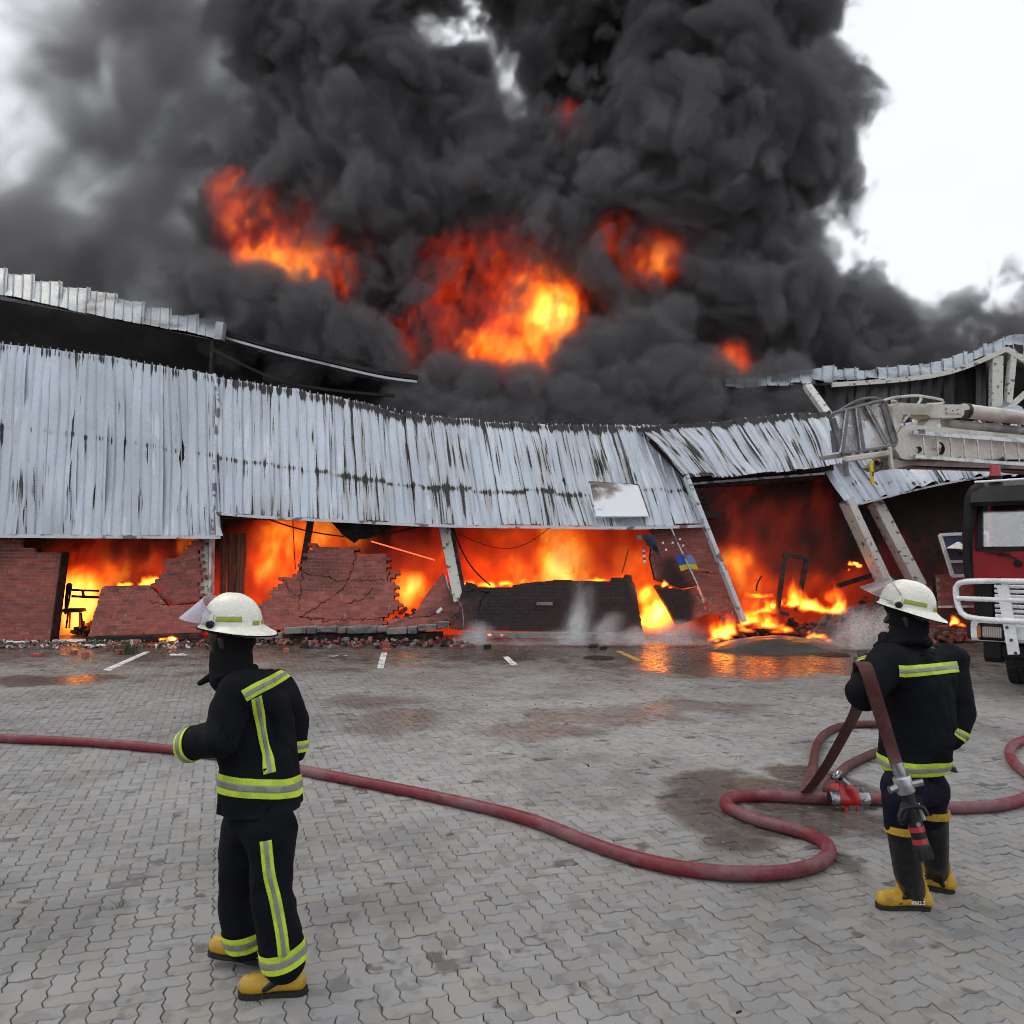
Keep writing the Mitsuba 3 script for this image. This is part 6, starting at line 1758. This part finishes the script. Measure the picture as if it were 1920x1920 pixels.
WT = worley_tile(96, 6, 1)
VT = value_tile(96, 2)


def sample(tile, X, Y, Z, size, off=(0, 0, 0)):
    """The tile, one period per size metres."""
    s = tile.shape[0] / np.broadcast_to(np.asarray(size, float), (3,))
    c = np.stack([(X + off[0]) * s[0], (Y + off[1]) * s[1], (Z + off[2]) * s[2]]).astype(np.float32)
    return ndi.map_coordinates(tile, c, order=1, mode='grid-wrap')


def lattice(lo, hi, h):
    n = [int(round((b - a) / h)) for a, b in zip(lo, hi)]
    ax = [np.float32(a) + (np.arange(k, dtype=np.float32) + 0.5) * np.float32(h) for a, k in zip(lo, n)]
    return np.meshgrid(*ax, indexing='ij')


def blob_field(X, Y, Z, blobs):
    """The largest of r - distance over round or squashed blobs (x, y, z, r, squash along y)."""
    D = np.full(X.shape, -9, np.float32)
    for x, y, z, r, sy in blobs:
        m = np.s_[:]
        np.maximum(D, r - np.sqrt((X - x) ** 2 + ((Y - y) / sy) ** 2 + (Z - z) ** 2), out=D)
    return D


def px_blobs(rows, sy=1.0):
    """Rows (px, py, radius in px, depth[, squash]) -> blobs in metres."""
    return [(*at(r[0], r[1], r[3]), r[2] * r[3] / 1500.0, r[4] if len(r) > 4 else sy) for r in rows]


def medium_box(key, lo, hi, sigma, albedo, label, category):
    """A closed box holding a heterogeneous medium. sigma: (nx, ny, nz) extinction per metre."""
    lo, hi = np.asarray(lo, float), np.asarray(hi, float)
    g = mi.VolumeGrid(np.ascontiguousarray(sigma.transpose(2, 1, 0)[..., None], dtype=np.float32))
    M = T().translate(lo.tolist()).scale((hi - lo).tolist())
    med = key + '_medium'
    scene[med] = {'type': 'heterogeneous', 'sample_emitters': False, 'albedo': {'type': 'rgb', 'value': list(albedo)}, 'sigma_t': {'type': 'gridvolume', 'grid': g, 'to_world': M, 'filter_type': 'trilinear', 'wrap_mode': 'clamp'},
                  'phase': {'type': 'hg', 'g': 0.0}}
    scene[key] = {'type': 'cube', 'to_world': T().translate(((lo + hi) / 2).tolist()).scale(((hi - lo) / 2).tolist()), 'bsdf': {'type': 'null'}, 'interior': {'type': 'ref', 'id': med}}
    labels[key] = {'label': label, 'category': category, 'kind': 'stuff'}


def build_smoke():
    lo, hi, h = (-23.0, 21.3, 4.0), (23.0, 34.3, 26.0), 0.1
    X, Y, Z = lattice(lo, hi, h)
    # thick black columns and their crowns
    main = px_blobs([
        (1330, 120, 250, 28), (1395, 270, 205, 27), (1240, 430, 270, 28), (1430, 600, 190, 27), (1590, 690, 120, 26.5), (1720, 690, 105, 26.5), (1850, 650, 85, 26.5),
        (1950, 670, 130, 27), (1835, 572, 45, 26.5), (1660, 640, 100, 27), (1180, -90, 330, 29), (1390, -60, 190, 29), (1490, 40, 90, 28), (1535, 230, 90, 27), (1470, 420, 85, 27), (1560, 560, 90, 27),
        (960, 420, 240, 29), (1010, 80, 150, 29), (900, 190, 120, 29), (690, 210, 210, 28.5), (610, 10, 200, 29.5), (700, 470, 230, 28.5), (580, 560, 170, 28), (1050, 560, 250, 29), (820, 600, 200, 29),
        (1200, 650, 220, 28.5), (500, 400, 130, 28.5), (720, -140, 200, 29), (2080, 640, 120, 27)])
    D = blob_field(X, Y, Z, main)
    # thin grey smoke drifting off to the left
    thin = px_blobs([(300, 60, 200, 30), (400, 250, 210, 29.5), (250, 280, 190, 30.5), (190, 430, 170, 30), (60, 500, 130, 29), (380, 480, 190, 29), (230, 560, 160, 29), (270, -90, 190, 31), (-60, 540, 130, 29), (100, 570, 150, 28.5), (450, 100, 170, 29), (160, 120, 130, 31), (60, 480, 190, 29), (150, 540, 180, 28.5), (190, 130, 130, 30), (150, 340, 130, 30)], 1.2)
    L = blob_field(X, Y, Z, thin)
    # low dark billows rolling out over the front edge of the roof
    low = px_blobs([
        (345, 520, 48, 23.6), (395, 545, 75, 23.8), (480, 575, 85, 23.8), (570, 600, 85, 23.8), (650, 640, 75, 23.8), (715, 670, 50, 23.7), (560, 660, 70, 23.6), (440, 630, 60, 23.6),
        (840, 700, 55, 23.5), (900, 745, 72, 23.4), (990, 760, 85, 23.4), (1090, 700, 70, 23.5), (1150, 665, 75, 23.5), (1160, 760, 95, 23.3), (1225, 640, 70, 23.5), (1265, 590, 38, 23.6), (1240, 730, 100, 23.4),
        (1330, 715, 65, 23.4), (900, 830, 90, 22.9), (1000, 840, 95, 22.9), (1180, 830, 95, 22.9), (1400, 810, 80, 22.9), (1480, 770, 60, 22.9), (780, 760, 60, 23.3), (1390, 760, 70, 23.3), (1460, 720, 60, 23.3), (1490, 690, 34, 23.3), (1080, 800, 110, 23.2), (1300, 790, 90, 23.2), (830, 790, 80, 23.3)])
    F = blob_field(X, Y, Z, low)
    wx = sample(VT, X, Y, Z, 14.0, (3, 1, 2)) - 0.5
    wz = sample(VT, X, Y, Z, 14.0, (9, 5, 7)) - 0.5
    Xw, Zw = X + 2.4 * wx, Z + 2.4 * wz
    b1 = sample(WT, Xw, Y, Zw, 15.0)
    b2 = sample(WT, Xw, Y + 1.5 * wz, Zw, 7.1, (2, 3, 4))
    b3 = sample(WT, Xw + b2 * 0.3, Y, Zw, 3.3, (5, 1, 2))
    v = sample(VT, Xw, Y, Zw, 5.0, (1, 2, 8))
    b4 = sample(WT, Xw + b3 * 0.2, Y, Zw + b3 * .15, 1.6, (1, 5, 6))
    bil = 1.85 * (b1 - 0.55) + 1.05 * (b2 - 0.5) + 0.66 * (b3 - 0.5) + 0.34 * (b4 - .5)
    sm = 2.6 * np.clip((D * 0.9 + bil * 1.45) / 0.30, 0, 1) * np.clip(0.45 + 0.9 * v, 0, 1.2) * np.clip((D + 1.1) / .5, 0, 1)
    sl = 0.95 * np.clip((L + 1.8 * (v - 0.5) + 1.5 * (b1 - 0.5) + 1.3 * (b2 - .5) + 0.8 * (b3 - .5) + 0.40) / 2.6, 0, 1) ** 1.3 * (0.35 + 1.1 * v)
    sl = sl * np.interp(Z, [9.0, 15.0], [1.0, 0.50]).astype(np.float32)
    sf = 2.5 * np.clip((F + 0.42 * (b2 - 0.5) + 0.5 * (b3 - 0.5) + 0.34 * (b4 - .5) + 0.22 * (v - 0.5)) / 0.22, 0, 1)
    # openings torn in the plume: bright gaps near the top, and the pockets in which the fire shows
    def hollow(rows, power=1.0, n=0.8):
        H = np.zeros(X.shape, np.float32)
        for px, py, rx, rz, y, ry in rows:
            c = at(px, py, y)
            k = y / 1500.0
            q = np.sqrt(((X - c[0]) / (rx * k)) ** 2 + ((Z - c[2]) / (rz * k)) ** 2 + ((Y - y) / ry) ** 2) + n * (v - 0.5) + 0.5 * n * (b3 - 0.5)
            np.maximum(H, np.clip((1.15 - q) / 0.4, 0, 1), out=H)
        return H
    gaps = hollow([(800, 40, 62, 95, 29, 10), (865, 10, 90, 75, 29, 10), (935, 60, 55, 80, 29, 10), (965, 200, 55, 85, 29, 10), (952, 130, 40, 70, 29, 10)], n=1.0)
    fires = hollow([(550, 440, 150, 105, 25.0, 3.6), (460, 400, 80, 80, 25.0, 3.6), (975, 580, 175, 140, 25.0, 4.4), (890, 640, 90, 70, 25.0, 3.2), (1225, 480, 90, 55, 25.2, 2.6), (1140, 440, 55, 70, 25.2, 2.4), (1365, 680, 60, 42, 25.2, 3.0), (745, 620, 55, 60, 25.2, 2.0), (1060, 230, 50, 50, 26.6, 2.2)], n=1.2)
    veil = np.clip((b2 * .5 + b3 * .3 + v * .4 - .55) * 3.0, 0, 1)
    sm = sm * (1 - 0.97 * gaps) * (1 - fires * (1 - .6 * veil))
    sl = sl * (1 - 0.6 * gaps)
    s = np.maximum(np.maximum(sm, sl), sf)
    e = np.minimum(np.minimum(np.minimum(X - lo[0], hi[0] - X), np.minimum(Y - lo[1], hi[1] - Y)), hi[2] - Z)
    s = np.minimum(s * np.clip(e / 0.8, 0, 1), 2.5)
    medium_box('smoke', lo, hi, s, (0.300, 0.296, 0.308), 'thick black and grey smoke billowing up from the burning warehouse', 'smoke')


def flame_colour(t):
    """Radiance of a depth of flame, by heat 0 to 1: dull red, orange, yellow."""
    x = [0, .1, .25, .4, .55, .75, 1.0, 1.3]
    t = np.clip(t, 0, 1.3)
    return np.stack([np.interp(t, x, y) for y in ([0, .035, .11, .25, .50, .85, 1.25, 1.7], [0, .0012, .006, .024, .075, .20, .42, .75], [0, .0002, .0006, .0014, .0032, .012, .045, .16])], 1)


FLAME_TRIS = [0]


def luminous(k, F, lo, h, gain, layers, soft=1.0):
    """The flame as one mesh of thin glowing sheets, one behind the other through its depth (a flame is such sheets: clear, and bright where it is hot).
    Each is wavy and fades out where the heat F does; the hindmost also shines backwards."""
    nx, ny, nz = F.shape
    lo = np.asarray(lo, float)
    ax, az = np.arange(nx), np.arange(nz)
    I, Kk = np.meshgrid(ax, az, indexing='ij')
    hot = np.argwhere(F.max(axis=(0, 2)) > 0.02).ravel()
    if not len(hot):
        return
    ys = np.linspace(hot[0], hot[-1], layers + 2)[1:-1]
    step = ys[1] - ys[0] if layers > 1 else 1.0
    V, Fc, C, n0, total = [], [], [], 0, 0
    for q, y in enumerate(ys):
        wav = step * 0.42 * (sample(VT, lo[0] + I * h, 0 * I + q * 3.1, lo[2] + Kk * h, (2.1, 5, 3.2), (q, 1, 2)) - .5) * 2
        yy = np.clip(y + wav, 0, ny - 1)
        t = ndi.map_coordinates(F, np.stack([I, yy, Kk]).astype(np.float32), order=1, mode='nearest')
        col = flame_colour(np.clip(t, 0, 1.3).ravel()) * (np.clip(t, 0, .12) / .12 * soft + (1 - soft)).ravel()[:, None] * gain * 2.2 / layers ** .75
        total = total + col
        sets = [(col, 1)] + ([(total * .6, -1)] if q == layers - 1 else [])
        for c, sg_ in sets:
            on = (c.sum(1) > 4e-4).reshape(nx, nz)
            cell = on[:-1, :-1] | on[1:, :-1] | on[:-1, 1:] | on[1:, 1:]
            a, b = np.nonzero(cell)
            p = a * nz + b
            f = np.vstack([np.stack([p, p + nz, p + nz + 1], 1), np.stack([p, p + nz + 1, p + 1], 1)])
            if sg_ < 0:
                f = f[:, ::-1]
            used, inv = np.unique(f, return_inverse=True)
            pos = np.stack([lo[0] + (I + .5) * h, lo[1] + (yy + .5) * h + (.003 if sg_ < 0 else 0), lo[2] + (Kk + .5) * h], -1).reshape(-1, 3)
            V.append(pos[used]); C.append(c[used]); Fc.append(inv.reshape(-1, 3) + n0); n0 += len(used)
    V, C, Fc = np.vstack(V), np.vstack(C), np.vstack(Fc)
    scene[k] = ply(trimesh.Trimesh(V, Fc, process=False), {'type': 'null'}, True, color=C, emitter={'type': 'area', 'radiance': {'type': 'mesh_attribute', 'name': 'vertex_color'}})
    FLAME_TRIS[0] += len(Fc)


def fire(label, blobs, h, gain=1.0, rough=1.0, tall=1.7, grain=2.2, seed=0, name='fire', floor=None, layers=6):
    """Flames: blobs (x, y, z, r, squash along y, heat) shaped by noise that is stretched upwards."""
    b = np.array(blobs, float)
    R = b[:, 3:4] * np.stack([np.ones(len(b)), b[:, 4], np.ones(len(b))], 1)
    pad = 0.35 + 0.5 * rough
    lo, hi = (b[:, :3] - R).min(0) - pad, (b[:, :3] + R).max(0) + pad
    if floor is not None:
        lo[2] = max(lo[2], floor - h)
    X, Y, Z = lattice(lo, hi, h)
    o = RNG.random(3) * 30 + seed
    w = sample(VT, X, Y, Z, (grain * 2.4, grain * 2.4, grain * 2.4 * tall), o) - 0.5
    n1 = sample(VT, X + w * grain * 0.5, Y, Z, (grain * 1.6, grain * 1.6, grain * 1.6 * tall), o + 3)
    n2 = sample(VT, X + w * grain * 0.4, Y + w, Z, (grain * 0.6, grain * 0.6, grain * 0.6 * tall), o + 7)
    n3 = sample(WT, X + w * grain * 0.3 + n2 * .2, Y + w, Z, (grain * 0.9, grain * 0.9, grain * 1.1 * tall), o + 2)
    n4 = sample(WT, X + n2 * .35, Y + w, Z + n3 * .3, (grain * .36, grain * .5, grain * .45 * tall), o + 4)
    F = np.full(X.shape, -1, np.float32)
    for x, y, z, r, sy, ht in b:
        q = 1 - ((X - x) ** 2 + ((Y - y) / sy) ** 2 + (Z - z) ** 2) / r ** 2
        np.maximum(F, np.where(q > 0, q, q * 2) * ht, out=F)
    amp = np.clip(F + .35, .1, 1.0)
    F = F + rough * amp * (0.75 * (n1 - 0.5) + 0.5 * (n2 - 0.5) + .40 * (n3 - .5) + .26 * (n4 - .5))
    e = np.minimum.reduce([X - lo[0], hi[0] - X, Y - lo[1], hi[1] - Y, (Z - lo[2]) * (1 if floor is None else 9) + h, hi[2] - Z]) - h
    F = np.minimum(F, e / 0.5)
    k = thing(name, label, 'fire', kind='stuff')
    luminous(k, F, lo, h, gain, layers)
    return k


def px_fire(rows):
    return [(*at(r[0], r[1], r[3]), r[2] * r[3] / 1500.0, r[4] if len(r) > 4 else 0.8, r[5] if len(r) > 5 else 1.0) for r in rows]


def build_inner_smoke():
    """Hot dark smoke hanging under the ceilings inside the building."""
    lo, hi, h = (-14.5, 19.95, 0.25), (16.0, 25.95, 3.9), 0.125
    X, Y, Z = lattice(lo, hi, h)
    v = sample(VT, X, Y, Z, (5.0, 5.0, 4.0), (1, 7, 2))
    b = sample(WT, X + v, Y, Z + v, 5.0, (2, 2, 6))
    up = np.clip((Z - 0.5) / 2.0, 0, 1)
    s = 1.7 * np.clip((v - 0.42 + 0.30 * (b - 0.45) + 0.20 * (up - 0.55)) / 0.25, 0, 1) + 0.03
    dark = np.clip((X - 8.2) / 1.0, 0, 1) + np.clip(1 - np.abs(X + 6.3) / 1.2, 0, 1) * np.clip((Z - 0.4), 0, 1)
    s = np.clip(s + 0.8 * dark, 0, 1.8)
    medium_box('smoke_001', lo, hi, s, (0.24, 0.21, 0.20), 'dark hot smoke hanging inside the burning building behind the broken walls', 'smoke')


build_smoke()
build_inner_smoke()
fire('orange flames breaking through the smoke above the left of the roof, with added smoke glow', px_fire([(470, 400, 75, 26.0, .8, .52), (505, 495, 80, 25.7, .8, .80), (565, 490, 75, 25.9, .8, .62), (625, 505, 60, 25.9, .8, .45), (435, 365, 60, 26.2, .8, .36), (550, 470, 150, 26.4, .5, .16)]), 0.10, seed=1, gain=.40, rough=1.1)  # the widest, dimmest blob is added glow for smoke lit by these flames
fire('largest yellow fireball above the middle of the roof, with added red smoke glow', px_fire([(1030, 595, 88, 25.7, .9, 1.05), (970, 640, 95, 25.1, .8, .62), (1000, 560, 105, 26.2, .9, .44), (905, 645, 60, 24.9, .8, .78), (1000, 690, 65, 24.6, .8, .5), (950, 590, 210, 26.2, .5, .20), (745, 625, 75, 25.9, .6, .17)]), 0.10, seed=2, gain=.50, rough=1.0)  # the trailing dim blobs are emission added for red-lit smoke around the fireball
fire('faint red flames glimmering through the smoke right of the middle', px_fire([(1220, 490, 75, 25.9, .8, .40), (1140, 440, 60, 25.9, .8, .30), (1185, 420, 45, 26.0, .8, .26)]), 0.10, seed=3, gain=0.24, rough=1.3)
fire('small red flame low over the right end of the roof', px_fire([(1365, 685, 60, 25.2, .8, .5)]), 0.10, seed=4, gain=.42, rough=1.1)
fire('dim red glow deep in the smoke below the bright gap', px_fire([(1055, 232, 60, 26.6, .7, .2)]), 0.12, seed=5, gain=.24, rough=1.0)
# ------------------------------------------------------------------ fires inside the building
def inside(label, rows, h=0.09, **k):
    kw = dict(gain=0.50, rough=1.0, layers=6)
    kw.update(k)
    return fire(label, px_fire(rows), h, **kw)


def tongues(label, rows, h=0.035, grain=0.30, gain=0.9, seed=0, lean=0.35, heat=1.3, layers=5):
    """Licking flames over a burning bed: rows (px, py of the foot, depth, height m, half width m); spiky heights from noise, swaying as they rise."""
    b = [(*at(r[0], r[1], r[2]), r[3], r[4]) for r in rows]
    lo = np.array([min(q[k] - q[4] * 1.3 - .2 for q in b) for k in (0, 1)] + [min(q[2] for q in b) - .12])
    hi = np.array([max(q[k] + q[4] * 1.3 + .2 for q in b) for k in (0, 1)] + [max(q[2] + q[3] * 1.7 for q in b) + .15])
    X, Y, Z = lattice(lo, hi, h)
    o = np.array([3.1, 7.7, 1.3]) * (seed + 1)
    z0 = Z - lo[2]
    g = grain * 96 / 16
    sw = sample(VT, X, Y, Z, (g * 2.0, g * 2.0, g * 2.6), o) - 0.5
    sw2 = sample(VT, X, Y, Z, (g * .8, g * .8, g * 1.4), o + 5) - 0.5
    Xs = X + lean * z0 * .5 + sw * grain * 2.2 * np.clip(z0 * 2, 0, 1) + sw2 * grain * .8
    n = sample(VT, Xs, Y + sw2 * grain, 0 * Z + seed * .37 + Z * .06, (g, g, g), o + 2)
    n2 = sample(VT, Xs, Y, Z * .35, (g * .4, g * .4, g * .8), o + 9)
    spike = np.clip(0.12 + 1.9 * np.clip(n - .28, 0, 1) ** 1.4 + .35 * (n2 - .4), .05, 1.7)
    F = np.full(X.shape, -1, np.float32)
    zb = .16 * (sample(VT, X, Y, 0 * Z, (g * 1.2, g * 1.2, g), o + 4) - .45)
    for x, y, z, H, wd in b:
        d = np.sqrt(((X + lean * (Z - z) * .3 - x) / wd) ** 2 + ((Y - y) / (wd * .8)) ** 2)
        side = 1 - d ** 2
        up = 1 - np.clip(Z - z, 0, 9) / (H * spike * np.clip(1.15 - .5 * d, .2, 1.2))
        np.maximum(F, np.minimum(np.minimum(side + .5 * (n2 - .5), up), np.clip((Z - z - np.minimum(zb, wd * .4)) / (.10 * min(1, H * 3)) + .2, -1, 1)), out=F)
    e = np.minimum.reduce([X - lo[0], hi[0] - X, Y - lo[1], hi[1] - Y, Z - lo[2], hi[2] - Z]) - h
    F = np.minimum(F, e / 0.1 - 0.2)
    k = thing('fire', label, 'fire', kind='stuff')
    luminous(k, F * heat + .06 * (F > 0) + .22 * (n2 - .5) * (F > 0), lo, h, gain, layers, .6)
    return k


inside('orange fire filling the window gap beside the left brick wall', [(140, 1130, 78, 20.4, .9, 1.25), (235, 1110, 88, 21.4, .7, .55), (300, 1075, 75, 22, .7, .42), (200, 1060, 125, 22.4, .6, .30), (352, 1026, 30, 20.2, .8, .7), (330, 1050, 75, 22, .7, .35)], seed=11, tall=1.4, floor=0.05)
inside('added red glow for firelit smoke behind the left window gap', [(160, 1190, 200, 20.25, .12, .32), (290, 1150, 160, 20.25, .14, .18)], seed=31, floor=0.05, h=.11, rough=.5, layers=4)  # emissive layer added to redden smoke that the flames light too weakly
inside('bright orange fire behind the top of the slumped brick slab', [(540, 1020, 78, 20.6, .8, .62), (610, 990, 72, 21.0, .8, .72), (515, 1065, 56, 20.4, .8, .62), (770, 1105, 45, 20.4, .8, 1.0), (745, 1070, 88, 22.5, .6, .38), (440, 1090, 88, 22.5, .6, .28), (800, 1050, 88, 22, .7, .30), (570, 1050, 62, 20.8, .8, .6), (660, 1000, 62, 21, .8, .6)], seed=12, floor=0.05)
inside('added red glow for firelit smoke behind the slumped brick slab', [(560, 1090, 190, 20.3, .12, .30), (770, 1150, 190, 20.3, .12, .27), (430, 1150, 150, 20.3, .14, .12)], seed=32, floor=0.05, h=.11, rough=.5, layers=4)  # glowing layer added in place of smoke lit by the flames
inside('yellow fire filling the wide opening above the blackened wall', [(1055, 1050, 78, 20.6, .8, 1.25), (1040, 1005, 45, 20.6, .8, 1.15), (975, 1085, 69, 20.6, .8, .76), (1120, 1075, 88, 21.3, .7, .38), (1000, 1040, 212, 22.8, .5, .30), (900, 1085, 75, 21, .6, .32), (1190, 1040, 112, 22, .6, .42), (1100, 1010, 62, 20.8, .8, .55)], seed=13, floor=0.05, h=0.10)
inside('added orange red glow for firelit smoke above the blackened wall', [(1040, 1100, 270, 20.3, .10, .22), (900, 1110, 150, 20.3, .14, .16), (1180, 1100, 162, 20.3, .14, .22)], seed=33, floor=0.05, h=.11, rough=.5, layers=4)  # added emission standing for firelight scattered in the smoke
inside('narrow blaze in the gap right of the blackened wall', [(1232, 1150, 42, 19.3, .8, 1.4), (1217, 1120, 30, 19.4, .8, 1.0), (1213, 1168, 25, 19.1, .8, 1.2)], seed=14, h=0.06, grain=1.2, floor=0.03)
inside('fire rolling across the floor at the back of the loading door', [(1350, 1075, 60, 20.6, .8, .95), (1385, 1060, 50, 20.8, .8, .75), (1400, 1110, 75, 20.8, .8, .6), (1450, 1085, 188, 23.4, .4, .24), (1540, 1105, 112, 22.8, .5, .26), (1330, 1100, 50, 20.2, .8, .8)], seed=15, floor=0.05, h=0.09)
inside('added deep red glow for firelit smoke filling the loading door', [(1410, 1165, 215, 20.5, .12, .30), (1560, 1150, 170, 20.5, .12, .20), (1420, 1040, 230, 20.6, .12, .13), (1780, 1150, 175, 20.4, .14, .15)], seed=34, floor=0.05, h=.12, rough=.55, layers=4)  # red glow put in as emission, since the lit smoke reads brown
tongues('tall flames licking up from the rubble in the loading door', [(1455, 1140, 19.2, .65, .35), (1485, 1142, 19.0, .7, .4), (1530, 1150, 18.8, .95, .42), (1555, 1152, 18.8, .8, .35), (1520, 1150, 18.8, 1.0, .3), (1577, 1148, 18.8, .45, .18), (1425, 1120, 19.4, .5, .35)], seed=16, lean=.28)
tongues('sheet of flame spreading over the floor left of the dark frame', [(1410, 1176, 18.2, .55, .45), (1440, 1180, 18.1, .6, .45), (1390, 1186, 17.9, .35, .35), (1430, 1150, 18.8, .65, .4), (1470, 1186, 17.8, .40, .35), (1500, 1190, 17.5, .28, .32), (1530, 1196, 17.3, .22, .30), (1560, 1202, 17.2, .18, .25)], seed=17, h=0.035)
tongues('small fire at the foot of the leaning brick pier', [(1352, 1196, 17.8, .60, .26), (1364, 1190, 17.8, .5, .22), (1338, 1203, 17.6, .25, .14)], seed=18, h=0.04, grain=.24)
tongues('curl of flame hanging below the leaning jamb', [(1589, 1072, 19.2, .16, .07), (1595, 1062, 19.2, .16, .08), (1603, 1057, 19.2, .14, .09), (1611, 1060, 19.2, .12, .08)], seed=19, h=0.02, grain=.12)
tongues('embers glowing under the blackened wall', [(922, 1191, 18.35, .06, .10), (938, 1191, 18.35, .08, .16), (952, 1190, 18.35, .06, .12)], seed=20, h=0.018, grain=.12)
tongues('flame under the foot of the slab behind the walking firefighter', [(308, 1199, 18.3, .07, .12), (322, 1198, 18.3, .08, .14)], seed=21, h=0.018, grain=.12)
tongues('small flames on the fallen bricks left of the fire engine', [(1790, 1172, 17.9, .22, .12), (1803, 1176, 17.9, .14, .10)], seed=22, h=0.025, grain=.16)
tongues('flame curling out under the eaves above the fire engine', [(1836, 921, 19.2, .22, .16), (1850, 914, 19.2, .22, .18), (1866, 906, 19.2, .16, .15)], seed=23, h=0.03, grain=.2)
tongues('flame in the crack between the tilted brick fragments', [(1247, 1099, 18.75, .16, .09), (1258, 1104, 18.75, .10, .06)], seed=24, h=0.02, grain=.12)
tongues('low flames along the top of the blackened wall', [(880, 1098, 19.3, .3, .25), (915, 1102, 19.3, .35, .3), (950, 1100, 19.3, .3, .25), (985, 1092, 19.3, .28, .2), (1120, 1092, 19.3, .2, .3)], seed=25, h=.04, grain=.25)
tongues('small flames along the top edge of the low sloping slab', [(235, 1099, 19.4, .14, .2), (275, 1096, 19.4, .2, .2), (295, 1092, 19.4, .22, .15)], seed=26, h=.03, grain=.2)
print('flame triangles', FLAME_TRIS)
# ------------------------------------------------------------------ steam rising where the water meets hot brick
def steam(key, lo, hi, plumes, label, h=0.06, seed=0, dens=1.6):
    X, Y, Z = lattice(lo, hi, h)
    n1 = sample(VT, X, Y, Z, (1.6, 1.6, 2.6), (seed, 2, 3))
    n2 = sample(VT, X + n1 * .5, Y, Z, (.7, .7, 1.1), (seed, 5, 1))
    s = np.zeros(X.shape, np.float32)
    for px, py0, py1, w0, w1, Yc, a in plumes:
        b, t = at(px, py0, Yc), at(px, py1, Yc)
        q = np.clip((Z - b[2]) / (t[2] - b[2]), 0, 1.2)
        r = (w0 + (w1 - w0) * q)
        cx = b[0] + .16 * np.sin(q * 5 + px) * q
        g = np.exp(-((X - cx) / r) ** 2 - ((Y - Yc) / .3) ** 2) * np.clip(1.1 - q, 0, 1) * a
        s = np.maximum(s, g)
    s *= np.clip((n1 * .6 + n2 * .6 - .38) * 3.2, 0, 1.5)
    e = np.minimum.reduce([X - lo[0], hi[0] - X, Y - lo[1], hi[1] - Y, hi[2] - Z])
    medium_box(key, lo, hi, dens * s * np.clip(e / .15, 0, 1), (.93, .94, .95), label, 'steam')


steam('steam', (-1.6, 17.3, .04), (5.0, 18.35, 1.6), [(890, 1215, 1165, .35, .15, 17.8, 1.0), (1085, 1210, 1085, .20, .16, 17.9, 1.3), (1075, 1215, 1180, .55, .3, 17.8, 1.0), (1140, 1212, 1150, .35, .2, 17.8, .8), (1190, 1214, 1175, .5, .3, 17.8, .9), (1260, 1214, 1165, .6, .35, 17.8, 1.0), (1000, 1215, 1195, .7, .5, 17.8, .5)], 'wisps of white steam rising along the foot of the blackened wall', dens=4.2)
steam('steam_001', (6.0, 16.4, .04), (10.2, 17.8, 2.0), [(1625, 1220, 1140, .6, .5, 17.1, .9), (1600, 1225, 1180, .7, .5, 17.1, 1.0), (1660, 1222, 1160, .5, .5, 17.1, .8), (1570, 1222, 1195, .6, .3, 17.1, .8)], 'cloud of pale steam beside the hump left of the standing firefighter', dens=9.0, seed=4)
